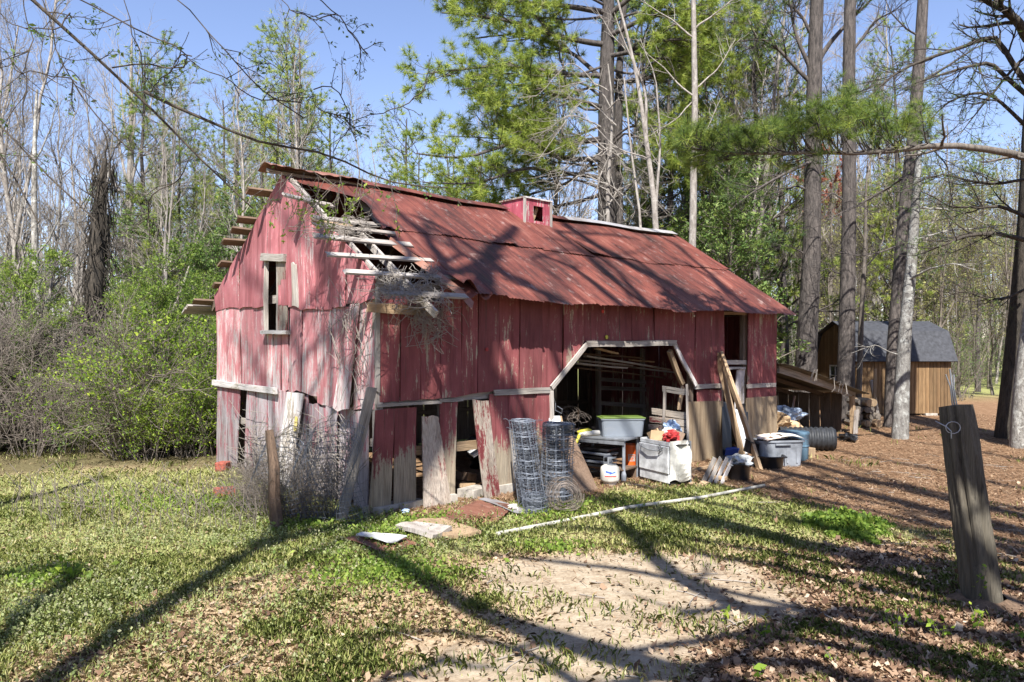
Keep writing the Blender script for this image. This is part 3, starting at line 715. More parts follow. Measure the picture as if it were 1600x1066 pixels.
beam((h0 + .02, s0 + .1, hb - .05), (h1 - .05, s0 + .12, ht + .02), .08, .02, M['tan'], 'loose_slat', cup)
# small reflectors nailed on the wall
for px, py, r, mt in ((944, 527, .035, 'yellow'), (938, 487, .03, 'printred'), (757, 546, .03, 'redpl'), (1081, 494, .02, 'whitepl')):
    t, z = FW(px, py); m = MB(); m.tube([(t, -.05, z), (t, -.062, z)], [r, r], 10); m.build('reflector', M[mt], barn)
# stone footing
for t in (.1, .5, 1.1, 1.7, 2.2, 2.7, 3.0): m = MB(); m.box((t, .05, .0), (.34 + RND.random() * .12, .3, .14 + RND.random() * .1), RND.uniform(-.3, .3)); m.centred('footing_stone', M['stone'], barn)

# ================================================================= LEAN-TO
lean = empty('lean_to', toW((LT + .02, 0, 0)), BA, 'low lean-to with mossy tin roof against the right end of the barn', 'lean-to')
def Ll(px, py, d=.05):
    p = hitplane(px, py, Vector((0, 1, 0)), d); return Vector((p.x - LT - .02, p.y, p.z))
a, b = Ll(1216, 577), Ll(1336, 617)
beam(a, b, .16, .05, M['grey'], 'front_beam', lean)
mb = MB(); L = b.x + .25; sl = (b.z - a.z) / (b.x - a.x)
mb.grid(lambda u, v: Vector((.0 + L * u, -.25 + 3.6 * v, a.z + .13 + sl * L * u + .55 * v * 0 + .012 * math.sin(v * 3.6 * 2 * math.pi / .09) + .02 * math.sin(u * 5 + v * 3))), 10, 130); mb.build('tin_roof', M['tin_moss'], lean, solid=.004, smooth=True)
for s in (.9, 1.8, 2.7): beam((a.x, s, a.z - .03), (b.x, s, b.z - .03), .1, .05, M['darkwood'], 'rafter', lean)
for y, m in ((.05, 'tan'), (3.2, 'darkwood')): beam((b.x - .12, y, 0), (b.x - .18, y, b.z), .12, .1, M[m], 'post', lean)
pp = Ll(1326, 640); beam((b.x - .16, -.04, 0), (b.x - .13, -.04, .62), .16, .05, M['palewood'], 'post', lean)
for k in range(11): 
    x0 = .1 + k * .29
    if x0 < b.x: beam((x0, 3.3, 0), (x0, 3.3, 1.5 + sl * x0), .28, .02, M['darkwood'], 'board', lean, up=(1, 0, 0))  # dark wood colour stands in for the shade under the roof
for k in range(10): beam((b.x + .02, .55 + k * .3, 0), (b.x + .02, .55 + k * .3, b.z), .28, .02, M['darkwood'], 'board', lean, up=(0, 1, 0))  # end boards added in dark wood to keep the lean-to dark inside
# ================================================================= THINGS ROUND THE BARN
def G(px, py):
    p = GP(px, py); 
    for _ in range(3): p = GP(px, py, float(hz(p.x, p.y)))
    return p
def solo(o, label, cat, group=None): return tag(o, label, cat, group)

# ---- leaning planks and boards (each rests on something)
def lean_board(p0, p1, w, t, mat, name, label, cat, up=(0, -1, 0), **k):
    o = beam(p0, p1, w, t, M[mat], name, None, **k); return tag(o, label, cat)
b0 = G(531, 818); t0, z0 = GW(581, 606, .02); 
lean_board(b0 + Vector((0, 0, -.03)), AT(581, 607, 9.78), .13, .035, 'grey', 'leaning_board', 'long grey weathered board leaning steeply on the near corner of the barn', 'board', seg=8)
p = toW(Vector((*FW(1127, 552), 0)).xzy if False else Vector((FW(1124, 551)[0], -.03, FW(1124, 551)[1])))
lean_board(G(1188, 735) + Vector((0, 0, -.02)), AT(1127, 552, p.y - .05), .13, .06, 'tan', 'leaning_plank', 'longer of two tan planks leaning on the loft doorway jamb, foot nearest the black tubs', 'plank', seg=8)
lean_board(G(1166, 722) + Vector((0, .1, -.02)), AT(1119, 552, p.y - .02), .12, .05, 'tan', 'leaning_plank', 'shorter tan plank leaning left of its longer twin, foot behind the bagged tub', 'plank', seg=8)
# sheets, screens and a white panel standing in the small doorway
def leanpanel(q, ext, mat, name, label, cat):
    mb = MB(); mb.hexa(q, ext); o = mb.centred(name, M[mat], None); o.parent = None; return tag(o, label, cat)
def onw(px, py, d): t, z = FW(px, py, d); return toW(Vector((t, -d, z)))
leanpanel([onw(1128, 628, .02), onw(1141, 628, .02), onw(1144, 718, .35), onw(1129, 718, .35)], (0, .02, 0), 'black', 'screen_panel', 'black narrow sheet standing in the loft doorway behind the planks', 'panel')
leanpanel([onw(1150, 632, .0), onw(1168, 630, .0), onw(1172, 708, .3), onw(1153, 712, .3)], (0, .02, 0), 'black', 'screen_panel', 'black framed sheet leaning beside the grey tote', 'panel')
leanpanel([onw(1149, 640, .04), onw(1156, 640, .04), onw(1170, 708, .34), onw(1158, 710, .34)], (0, .012, 0), 'white', 'panel', 'white strip standing in front of the black framed sheet', 'panel')
p = G(855, 776)
# plywood sheet leaning beside the wire rolls
q = [AT(893, 682, 12.15), AT(897, 680, 12.2), AT(932, 768, 11.75), AT(880, 778, 11.6)]
leanpanel([AT(872, 682, 12.2), AT(895, 681, 12.3), G(934, 766), G(884, 776)], (.012, .012, 0), 'brownwood', 'plywood_sheet', 'brown plywood sheet with sloping edge leaning beside the wire rolls', 'plywood')  # darker brown wood puts the shade on the sheet's face into its colour
leanpanel([AT(857, 650, 12.35), AT(874, 650, 12.4), AT(880, 690, 12.2), AT(861, 690, 12.15)], (.01, .012, 0), 'white', 'painted_board', 'small white board standing behind the wire rolls at the doorway', 'board')
lean_board(AT(884, 700, 12.3), AT(874, 650, 12.45), .05, .03, 'tan', 'stick', 'thin tan batten leaning beside the small white board', 'stick')
b = G(818, 785); mb = MB(); mb.tube([b + Vector((0, 0, -.05)), AT(808, 740, 11.15), AT(800, 672, 11.35)], [.062, .06, .05], 9)
solo(mb.build('wooden_post', M['grey'], smooth=False), 'short grey round post leaning left of the wire rolls', 'post')

# ---- rolls of woven wire fence
def wire_roll(loc, R0, H, turns, tiltv, label, mat='wire', wr=.0028, rows=9, seed=0, core=True):
    r = random.Random(seed); root = empty('wire_fence_roll', loc, 0, label, 'wire roll', 'wire fence rolls by the doorway')
    T = Vector(tiltv)
    def pt(th, z):
        k = th / (2 * math.pi * turns); rad = R0 * (.35 + .65 * k) + .012 * math.sin(th * 3.1 + z * 4) + .012 * math.sin(th * 1.3 + seed)
        return Vector((rad * math.cos(th), rad * math.sin(th), z)) + T * (z / H)
    mb = MB(); n = turns * 18
    for i in range(rows):
        z = H * (i / (rows - 1)) ** .9
        mb.tube([pt(2 * math.pi * turns * k / n, z + .012 * math.sin(k * .8 + i * 2) ) for k in range(n + 1)], wr * (1.5 if i in (0, rows - 1) else 1), 3, caps=False)
    mb.build('line_wires', M[mat], root)
    mb = MB()
    for k in range(turns * 10):
        th = 2 * math.pi * turns * (k + .4 * r.random()) / (turns * 10)
        mb.tube([pt(th, H * j / 6) + Vector((r.uniform(-.008, .008), r.uniform(-.008, .008), 0)) for j in range(7)], wr * .9, 3, caps=False)
    for k in range(14):
        th = r.random() * 6.3 + 2 * math.pi * (turns - 1); z = H * r.random(); p = pt(th, z); o = Vector((math.cos(th), math.sin(th), r.uniform(-.4, .6))) * r.uniform(.04, .13)
        mb.tube([p, p + o * .6 + Vector((0, 0, .02)), p + o], wr * .9, 3, caps=False)
    mb.build('stay_wires', M[mat], root)
    return root
pa = G(834, 797); wire_roll(pa, .19, 1.20, 5, (-.16, .10, 0), 'tall wire fence roll tilting left, next to the short leaning post', seed=1, rows=22, wr=.004)
pb = G(868, 792); wire_roll(pb + Vector((.02, .22, 0)), .24, 1.12, 7, (.02, .05, 0), 'tall upright wire fence roll on the right, in front of the plywood sheet', seed=2, rows=22, wr=.004)
pc = G(872, 800); rr = wire_roll(pc + Vector((.05, 0, .24)), .24, .34, 4, (0, 0, 0), 'low tangled ring of wire lying on its side in front of the tall rolls', seed=5, rows=6, mat='rustwire'); rr.rotation_euler = (math.radians(80), 0, math.radians(8))
pd = G(836, 803); wire_roll(pd, .17, .26, 5, (0, 0, 0), 'short dark coil of fence wire standing in the weeds', seed=6, rows=9)
mb = MB(); r = random.Random(3)
for k in range(26):                                         # loose wire loops on the top of the rolls
    c = Vector(AT(r.uniform(826, 902), r.uniform(668, 690), 11.7)); R0 = r.uniform(.12, .24)
    mb.tube([c + Vector((R0 * math.cos(w), R0 * .8 * math.sin(w), .05 * math.sin(w * 2 + k))) for w in [x * .5 for x in range(int(r.uniform(7, 13)))]], .003, 3, caps=False)
solo(mb.build('loose_wire', M['rustwire']), 'tangle of loose rusty wire loops on top of the wire rolls', 'wire')

# ---- propane tank
t = empty('propane_tank', G(953, 757) + Vector((0, 0, .0)), .6, 'small white propane cylinder on the dirt in front of the steel table', 'gas cylinder')
mb = MB(); mb.lathe([(0, .035), (.10, .035), (.145, .055), (.155, .09), (.156, .24), (.145, .285), (.10, .315), (.04, .325), (0, .326)], 28); mb.build('body', M['whitepl'], t, smooth=True)
mb = MB(); mb.lathe([(.11, 0), (.11, .045), (.105, .045), (.105, 0)], 24); mb.build('foot_ring', M['whitepl'], t)
mb = MB(); mb.tube([(0, 0, .32), (0, 0, .39)], .022, 10); mb.tube([(-.05, 0, .37), (.05, 0, .37)], .014, 8); mb.tube([(0, 0, .39), (0, 0, .405)], .034, 12); mb.build('valve', M['steel'], t)
mb = MB()
for a0, a1 in ((.5, 2.6), (3.6, 5.8)):
    for z0, z1 in ((.30, .345), (.425, .455)):
        mb.grid(lambda u, v: Vector((.098 * math.cos(a0 + (a1 - a0) * u), .098 * math.sin(a0 + (a1 - a0) * u), z0 + (z1 - z0) * v)), 10, 1)
    for aa in (a0, a1 - .25): mb.grid(lambda u, v: Vector((.098 * math.cos(aa + .25 * u), .098 * math.sin(aa + .25 * u), .30 + .155 * v)), 3, 2)
mb.build('collar', M['greyp'], t, solid=.005)
def decal(root, name, mat, R, a0, a1, z0, z1, sk=0):
    mb = MB(); mb.grid(lambda u, v: Vector((R * math.cos(a0 + (a1 - a0) * u), R * math.sin(a0 + (a1 - a0) * u), z0 + (z1 - z0) * v + sk * u)), 8, 2); return mb.build(name, M[mat], root)
ca = -math.pi / 2 - .6 - .05
decal(t, 'label', 'paperblue', .1575, ca - .62, ca + .62, .165, .25); decal(t, 'label_stripe', 'deep', .158, ca - .52, ca + .1, .21, .24, -.02); decal(t, 'label_stripe', 'deep', .158, ca - .1, ca + .5, .18, .20, .03); decal(t, 'label_stripe', 'printred', .158, ca - .62, ca + .62, .145, .158)

# ---- steel table with things on it
tb = empty('steel_table', toW((4.15, .10, 0)), -.62, 'grey steel work table with pipe leg inside the big barn doorway', 'table')
tz = .68
def Ltab(px, py, z): return tb_inv @ GP(px, py, z)
tb_inv = (Matrix.Translation(tb.location) @ Matrix.Rotation(tb.rotation_euler.z, 4, 'Z')).inverted()
c1_ = Ltab(923, 682, tz); c2_ = Ltab(975, 688, tz); c3_ = Ltab(1003, 680, tz)
xs0, ys0 = c2_.x, c2_.y
mb = MB(); mb.box((xs0 - .47, ys0 + .30, tz), (.98, .62, .035)); o = mb.build('table_top', M['steel'], tb, bevel=.006)
mb = MB(); mb.box((xs0 - .47, ys0 + .01, tz - .05), (.94, .02, .07)); mb.build('apron', M['steel'], tb)
for dx, dy in ((-.03, .05), (-.90, .05), (-.03, .55), (-.90, .55)):
    mb = MB(); mb.tube([(xs0 + dx, ys0 + dy, 0), (xs0 + dx, ys0 + dy, .10), (xs0 + dx, ys0 + dy, .16), (xs0 + dx, ys0 + dy, tz - .02)], [.042, .042, .027, .027], 10); mb.build('leg', M['greyp'], tb)
mb = MB(); mb.box((xs0 - .47, ys0 + .30, .18), (.9, .56, .025)); mb.build('lower_shelf', M['brownwood'], tb)
tw = Matrix.Translation(tb.location) @ Matrix.Rotation(tb.rotation_euler.z, 4, 'Z')
TR = tb.rotation_euler.z
def ont(x, y, z=tz + .02): return tw @ Vector((x, y, z))
# storage tote with lime lid
Rl, Rr = AT(933, 676, 1), AT(1003, 676, 1)
to = empty('storage_tote', Vector((1.86, 13.12, tz + .02)), .06, 'clear storage tote with a lime green lid standing on the steel table', 'storage tote')
def tub(mb, w, d, h, tp=.9, rim=.012, th=.004, n=6):
    for (a, b_, z0, z1, s0, s1) in ((w, d, 0, h, tp, 1),):
        def ring(s, z, grow=0):
            out = []; rc = .06; hw, hd = w / 2 * s + grow, d / 2 * s + grow
            for cx, cy, a0 in ((hw - rc, hd - rc, 0), (-hw + rc, hd - rc, 90), (-hw + rc, -hd + rc, 180), (hw - rc, -hd + rc, 270)):
                for k in range(4): an = math.radians(a0 + k * 30); out.append((cx + rc * math.cos(an), cy + rc * math.sin(an), z))
            return out
        rs = [ring(tp, 0), ring(tp + (1 - tp) * .5, h * .5), ring(1, h - rim * 1.5), ring(1, h - rim * 1.5, rim), ring(1, h, rim), ring(1, h, -th), ring(tp, th, -th)]
        vs = sum(rs, []); m = 16; fs = [tuple(range(m))[::-1], tuple(range(6 * m, 7 * m))]
        for i in range(6):
            for k in range(m): fs.append((i * m + k, i * m + (k + 1) % m, (i + 1) * m + (k + 1) % m, (i + 1) * m + k))
        mb.add(vs, fs)
w_ = .74
mb = MB(); tub(mb, w_, .42, .30, .92); mb.build('tub', M['clear'], to)
mb = MB(); mb.box((0, 0, .312), (w_ + .04, .40, .016)); mb.box((0, 0, .325), (w_ - .06, .36, .012)); mb.build('lid', M['limepl'], to, bevel=.006)
for i, (x, y, z, s, m) in enumerate(((-.2, .02, .09, .14, 'cloth'), (.05, -.05, .06, .10, 'greyp'), (.2, .03, .07, .12, 'card'))):
    mb = MB(); mb.lathe([(0, 0), (s * .8, .01), (s, s * .5), (s * .6, s * 1.0), (0, s * 1.1)], 9, (x, y, .012)); solo(mb.build('bundle', M[m], None, to.location, (0, 0, i)), ('cream bundle in the left of the clear tote', 'grey bundle in the middle of the clear tote', 'brown bundle in the right of the clear tote')[i], 'bundle')
# grey ring, caulking gun
mb = MB(); mb.lathe([(.085, 0), (.09, .02), (.075, .05), (.06, .05), (.07, .01), (.085, 0)], 20); mb.lathe([(0, .02), (.03, .02), (.03, .06), (0, .06)], 10); solo(mb.build('burner_ring', M['steel'], None, GP(962, 680, tz + .02), smooth=True), 'round steel burner ring on the table edge in front of the clear tote', 'burner')
sp = empty('spray_gun', GP(915, 684, tz + .04), .2, 'yellow and white trigger tool lying on the left end of the steel table', 'tool')
mb = MB(); mb.tube([(-.12, 0, .06), (.02, 0, .07), (.24, .02, .07)], [.035, .055, .045], 10); mb.build('barrel', M['whitepl'], sp, smooth=True)
mb = MB(); mb.tube([(-.14, 0, .09), (.05, 0, .125), (.1, 0, .11)], [.03, .035, .02], 8); mb.tube([(-.1, 0, .06), (-.15, -.05, -.02), (-.2, -.08, -.1)], [.03, .025, .03], 8); mb.build('handle', M['yellow'], sp, smooth=True)
# stack of flat dark trays / books on the lower shelf
for i in range(5):
    mb = MB(); mb.box((0, 0, 0), (.62 - .03 * i, .4, .035)); o = mb.build('folded_sheet', M['greyp' if i % 2 else 'black'], None, Vector((1.42 + .02 * i, 13.1, .22 + .065 * i)), (0, .03 * (i % 2), TR + .1 * (i % 3) - .1), bevel=.006)
    solo(o, ('lowest dark tray of the stack under the steel table', 'second tray from the bottom of the stack under the steel table', 'middle dark tray of the stack under the steel table', 'grey tray second from the top under the steel table', 'topmost dark tray of the stack under the steel table')[i], 'tray')
for i, (a, b, w, l) in enumerate((((885, 735), (965, 722), .14, 'grey plank lowest in the pile under the table'), ((888, 722), (962, 716), .10, 'grey plank second in the pile under the table'), ((880, 745), (940, 741), .12, 'grey plank on the dirt left of the propane cylinder'))):
    pa_, pb_ = GP(*a, .06 + .0 * i), GP(*b, .06); pa_.z = pb_.z = (.12, .17, .04)[i]; lean_board(pa_ + Vector((0, .5, 0)), pb_ + Vector((0, .5, 0)), .03, w, 'grey', 'loose_plank', l, 'plank')
# orange bucket on the lower shelf side
ob = empty('orange_bucket', Vector((2.06, 13.25, .17)), 0, 'orange plastic bucket with white square logo beside the table leg', 'bucket')
mb = MB(); mb.lathe([(0, 0), (.125, 0), (.13, .01), (.148, .30), (.156, .30), (.156, .315), (.148, .315), (.152, .335), (.158, .335), (.158, .365), (.15, .365), (.145, .33), (.122, .012), (0, .012)], 28); mb.build('pail', M['orange'], ob, smooth=False)
al = -math.pi / 2 - .12
def bd(name, mat, R, a0, a1, z0, z1): 
    mb = MB(); mb.grid(lambda u, v: Vector(((R + .00045 * 0 + .018 * (z0 + (z1 - z0) * v) / .3) * math.cos(a0 + (a1 - a0) * u), (R + .018 * (z0 + (z1 - z0) * v) / .3) * math.sin(a0 + (a1 - a0) * u), z0 + (z1 - z0) * v)), 5, 2); mb.build(name, M[mat], ob)
bd('logo', 'whitepl', .1322, al - .42, al + .42, .09, .21)
for k, zz in enumerate((.175, .135, .105)): bd('logo_lettering', 'orange', .1328, al - .34 + .04 * k, al + .34 - .07 * k, zz, zz + .018)
mb = MB(); mb.tube([(.155 * math.cos(w), .155 * math.sin(w) * .35 - .10, .33 - .16 * math.sin(w)) for w in [math.pi * k / 12 for k in range(13)]], .003, 4); mb.build('bail', M['steel'], ob)
mb = MB(); mb.box((0, 0, 0), (.34, .34, .20)); solo(mb.build('crate', M['brownwood'], None, Vector((2.06, 13.25, .055)), (0, 0, TR), bevel=.006), 'low brown crate holding up the orange bucket', 'crate')

# ---- broken white range
A_, B_ = G(998, 749), G(1047, 762)
d_ = B_ - A_; d_.z = 0; wst = d_.length; ang = math.atan2(d_.y, d_.x); wst = min(wst, .8)
st = empty('stove', (A_ + B_) / 2 + Vector((0, 0, .03)), ang, 'battered white kitchen range with crumpled side, junk heaped on its top', 'stove')
zt = .80; dp = .40; st.scale = (1, 1, .86)
mb = MB(); mb.box((0, .01, .10 + .01), (wst, .02, .17)); mb.build('drawer_front', M['white'], st, bevel=.008)
mb = MB(); mb.box((0, .0, .45), (wst, .035, .50)); mb.build('oven_door', M['white'], st, bevel=.012)
mb = MB(); mb.box((0, .015, .745), (wst, .02, .075)); mb.build('front_rail', M['white'], st, bevel=.006)
mb = MB(); mb.tube([(-wst * .40, -.02, .66), (-wst * .36, -.06, .645), (-.05, -.075, .60), (wst * .25, -.065, .61), (wst * .33, -.03, .68), (wst * .34, -.02, .70)], .011, 7); mb.build('door_handle', M['steel'], st, smooth=True)
mb = MB(); mb.tube([(wst * .2, -.03, .55), (wst * .28, -.05, .60), (wst * .36, -.03, .62)], .006, 5); mb.tube([(wst * .2, -.03, .72), (wst * .3, -.05, .70), (wst * .27, -.03, .66)], .005, 5); mb.build('loose_wiring', M['black'], st)
mb = MB(); mb.box((-wst / 2 + .01, dp / 2 + .03, .40), (.02, dp, .78)); mb.build('side_panel', M['white'], st)
mb = MB(); r = random.Random(5)
mb.grid(lambda u, v: Vector((wst / 2 - .01 + .05 * math.sin(u * 9 + v * 7) * u + .06 * u * math.sin(v * 5), .03 + dp * u, .06 + .74 * v + .03 * math.sin(u * 8) * (1 - v))), 9, 9); mb.build('crumpled_side_panel', M['whitepl'], st, solid=.003)
mb = MB(); mb.box((0, dp + .03, .40), (wst, .02, .78)); mb.build('back_panel', M['steel'], st)
mb = MB(); mb.box((0, dp / 2 + .03, .72), (wst - .04, dp - .02, .02)); mb.build('inner_deck', M['black'], st)
mb = MB(); mb.box((-.0, .10, .01), (wst * .9, .15, .05)); mb.build('base', M['black'], st)
sw = Matrix.Translation(st.location) @ Matrix.Rotation(ang, 4, 'Z') @ Matrix.Diagonal((1, 1, .86, 1))
def crumple(n, size, mat, pos, name, label, cat, seed, flat=.6):
    r = random.Random(seed); mb = MB(); ph = [r.random() * 6 for _ in range(8)]
    def fn(u, v):
        a = u * 2 * math.pi; z = math.cos(v * math.pi); s = math.sin(v * math.pi)
        k = 1 + .22 * math.sin(a * 3 + ph[0] + z * 3) + .16 * math.sin(a * 5 + ph[1] - z * 6) + .1 * math.sin(a * 9 + ph[2] + z * 9) + .06 * math.sin(a * 15 + z * 17)
        return Vector((size[0] * s * math.cos(a) * k, size[1] * s * math.sin(a) * k, size[2] * z * k + size[2]))
    mb.grid(fn, n, n // 2); return solo(mb.build(name, M[mat], None, pos, (0, 0, r.random() * 6), smooth=False), label, cat)
crumple(22, (.13, .11, .09), 'redpl', sw @ Vector((.20, .2, .75)), 'red_bag', 'crumpled red plastic bag on top of the white range', 'bag', 1)
crumple(22, (.10, .12, .07), 'whitepl', sw @ Vector((.05, .25, .84)), 'white_wrapper', 'crumpled white wrapper on the heap on the range', 'wrapper', 2)
crumple(22, (.20, .13, .12), 'paperblue', sw @ Vector((-.25, .55, .80)), 'pale_blue_bag', 'pale blue bag behind the range beside the clear tote', 'bag', 3)
for i, (x, y, z, a, b_, c_, m, l) in enumerate(((-.18, .15, .82, .30, .02, .22, 'card', 'torn brown cardboard flap standing on the left of the range'), (.0, .12, .86, .34, .02, .16, 'card', 'tilted cardboard strip across the heap on the range'), (.22, .3, .86, .2, .02, .2, 'brownwood', 'brown scrap board at the right of the heap on the range'))):
    mb = MB(); mb.box((0, 0, 0), (a, b_, c_)); solo(mb.build('scrap', M[m], None, sw @ Vector((x, y, z)), (.3 - .5 * i, .35 * (i - 1), ang + .4 * i)), l, 'scrap')
mb = MB(); mb.tube([sw @ Vector((.02, .3, .92)), sw @ Vector((.12, .3, .95)), sw @ Vector((.12, .22, .90))], [.015, .017, .012], 8); mb.tube([sw @ Vector((.0, .3, .96)), sw @ Vector((.06, .3, .97))], .012, 6); solo(mb.build('faucet', M['steel']), 'small chrome tap lying on the heap on the range', 'tap')

# ---- pallet propped behind the range
pl = empty('pallet', (0, 0, 0), 0, 'reddish slatted pallet standing behind the white range', 'pallet')
def PB(a, b, w, mat, name, Ya, Yb, t=.02): o = beam(AT(*a, Ya), AT(*b, Yb), w, t, M[mat], name, pl); return o
for (a, b, m, w) in (((1036, 608), (1075, 613), 'grey', .10), ((1020, 643), (1074, 650), 'redgrey', .11), ((1016, 655), (1073, 662), 'redgrey', .11), ((1014, 667), (1072, 672), 'redgrey', .09), ((1020, 690), (1073, 694), 'grey', .1)):
    PB(a, b, w, m, 'slat', 13.6, 13.0)
PB((1074, 600), (1074, 742), .09, 'grey', 'stringer', 12.95, 12.6, .04); PB((1040, 606), (1034, 700), .09, 'grey', 'stringer', 13.5, 13.2, .04); PB((1066, 604), (1062, 640), .08, 'tan', 'stringer', 13.4, 13.3, .04)

# ---- heap of dim junk at the back of the barn
for i, (lx, ly, m, s, l) in enumerate(((3.6, 2.0, 'black', (.35, .3, .30), 'dark bundle on the barn floor left inside the doorway'), (4.3, 2.6, 'brownwood', (.4, .35, .3), 'brown heap on the barn floor behind the table'), (5.3, 2.4, 'greyp', (.3, .3, .3), 'grey heap behind the clear tote inside the barn'))):
    crumple(24, s, m, toW((lx, ly, 0)), 'bundle', l, 'bundle', 20 + i)
mb = MB(); r = random.Random(8)
for k in range(22):
    c = AT(r.uniform(875, 915), r.uniform(640, 668), 13.3); R0 = r.uniform(.1, .22)
    mb.tube([c + Vector((R0 * math.cos(w), .1 * math.sin(w * 1.3), R0 * .6 * math.sin(w))) for w in [x * .45 for x in range(int(r.uniform(6, 14)))]], .004, 3, caps=False)
solo(mb.build('loose_wire', M['rustwire']), 'dark tangle of wire inside the doorway behind the small white board', 'wire')
mb = MB(); c = AT(868, 630, 12.5); mb.tube([c, c + Vector((.0, 0, -.12)), c + Vector((.1, 0, -.17)), c + Vector((.11, 0, -.10)), c + Vector((.03, 0, -.05))], .005, 5); mb.tube([c, AT(862, 612, 12.4)], .004, 4); solo(mb.build('hook', M['steel']), 'bent wire hook hanging at the left edge of the big doorway', 'hook')
for i, (px, py, yy) in enumerate(((742, 706, 11.6), (730, 738, 11.7), (720, 752, 12.0))):
    mb = MB(); mb.box((0, 0, 0), ((.16, .3, .5)[i], .2, (.04, .05, .12)[i])); p = AT(px, py, yy); solo(mb.build('scrap', M[('white', 'tan', 'brownwood')[i]], None, p if i < 1 else Vector((p.x, p.y, .1 * i)), (.2, -.5 * (i == 0), .4 + i)), ('small pale scrap caught in the gap in the front wall', 'tan block on the floor inside the gap in the front wall', 'brown box on the floor just inside the gap in the front wall')[i], 'scrap')

# ---- slatted white rack, tubs, totes, barrel
rk = empty('slat_rack', (0, 0, 0), 0, 'white and grey slatted crate side leaning on the bagged tub', 'rack')
a0, a1, b0_, b1_ = G(1094, 754), G(1132, 758), AT(1112, 716, 12.6), AT(1150, 716, 12.7)
for k, m in enumerate(('grey', 'grey', 'whitewood', 'whitewood')):
    u = (k + .5) / 4; beam(a0.lerp(a1, u), b0_.lerp(b1_, u), .075, .018, M[m], 'slat', rk)
beam(a0.lerp(b0_, .25) + Vector((0, .03, -.01)), a1.lerp(b1_, .25) + Vector((0, .03, -.01)), .06, .03, M['tan'], 'crossbar', rk); beam(a0.lerp(b0_, .8) + Vector((0, .03, -.01)), a1.lerp(b1_, .8) + Vector((0, .03, -.01)), .06, .03, M['tan'], 'crossbar', rk)
def round_tub(loc, R0, H, label, name='round_tub', mat='black', handles=True):
    t = empty(name, loc, 0, label, 'tub'); mb = MB()
    mb.lathe([(0, .0), (R0 * .82, 0), (R0 * .86, .02), (R0 * .95, H * .78), (R0 * .99, H * .8), (R0 * .97, H * .9), (R0 * 1.04, H * .92), (R0 * 1.04, H), (R0 * .98, H), (R0 * .95, H * .9), (R0 * .80, .015), (0, .015)], 30)
    mb.build('body', M[mat], t, smooth=True)
    if handles:
        for s in (-1, 1): mb = MB(); mb.tube([(s * R0 * .9, -.08, H * .8), (s * (R0 * 1.12), -.06, H * .86), (s * (R0 * 1.12), .06, H * .86), (s * R0 * .9, .08, H * .8)], .012, 6); mb.build('handle', M[mat], t)
    return t
p = G(1158, 752); round_tub(p + Vector((0, .15, -.01)), .20, .30, 'black round tub holding a crumpled clear plastic bag')
crumple(30, (.20, .18, .09), 'bag', p + Vector((0, .13, .22)), 'plastic_bag', 'crumpled clear plastic bag bulging out of the black tub', 'bag', 9)
p = G(1207, 734); round_tub(p + Vector((0, .2, -.01)), .28, .25, 'wide empty black rubber tub in front of the grey tote')
gt = empty('grey_tote', G(1222, 733) + Vector((.05, .45, -.01)), .16, 'grey lidless storage tote with cardboard and cloth heaped on it', 'storage tote')
mb = MB(); tub(mb, .86, .48, .50, .9, .022); mb.build('tub', M['greyp'], gt)
for k in range(4): mb = MB(); mb.box((-.28 + .19 * k, -.225, .25), (.03, .02, .34)); mb.build('rib', M['greyp'], gt)
mb = MB(); mb.box((0, -.262, .43), (.3, .03, .03)); mb.build('handle', M['greyp'], gt)
gl = gt.location
crumple(26, (.36, .22, .045), 'cloth', gl + Vector((-.12, 0, .50)), 'cloth_heap', 'cream cloth and cardboard heap on top of the grey tote', 'cloth', 12)
mb = MB(); mb.grid(lambda u, v: Vector((.5 * (u - .5), .4 * (v - .5), .03 * math.sin(u * 4) + .02 * math.sin(v * 5))), 6, 5); solo(mb.build('paper_sheet', M['whitepl'], None, gl + Vector((.28, .05, .56)), (0.1, .1, .2), solid=.004), 'white paper sheet over the right end of the grey tote', 'paper')
bb = empty('blue_barrel', G(1247, 722) + Vector((.03, .32, -.01)), .4, 'faded blue plastic half barrel behind the grey tote', 'barrel')
mb = MB(); mb.lathe([(0, 0), (.25, 0), (.275, .03), (.285, .30), (.29, .50), (.30, .52), (.30, .565), (.28, .58), (.10, .575), (0, .575)], 32); mb.build('drum', M['bluep'], bb, smooth=True)
mb = MB(); mb.lathe([(.287, .28), (.295, .29), (.295, .31), (.287, .32)], 32); mb.build('hoop', M['bluep'], bb)
mb = MB(); mb.hexa([(0, 0, 0), (.28, 0, .02), (.30, 0, .16), (.02, 0, .12)], (0, .10, 0)); solo(mb.build('blue_bin', M['brightblue'], None, G(1137, 722) + Vector((0, .2, .10)), (0.3, 0, -.2)), 'bright blue plastic tray leaning behind the slatted crate side', 'tray')
mb = MB(); tub(mb, .34, .2, .22, .85, .012); solo(mb.build('black_bin', M['black'], None, gl + Vector((-.52, -.12, .25)), (.2, .3, .4)), 'small black open bin tipped against the left side of the grey tote', 'bin')
# roll of black drainage pipe / tyre
tr = empty('tyre_stack', G(1288, 708) + Vector((-.15, .42, .26)), .0, 'dark corrugated rubber culvert pipe lying under the lean-to edge', 'pipe')
mb = MB(); n = 34
def cp(u, v):
    a = u * 2 * math.pi; L_ = 1.15 * v; R0 = .26 + .016 * math.sin(v * 2 * math.pi * 11) * (1 if v < .97 else 0) - (.0 if v < .97 else .03)
    return Vector((L_ - .65, -.12 * v, 0)) + Vector((.05 * math.cos(a), R0 * math.cos(a), R0 * math.sin(a) * (.93)))
mb.grid(cp, 24, 66); mb.build('shell', M['rubber'], tr, smooth=True, solid=.012)
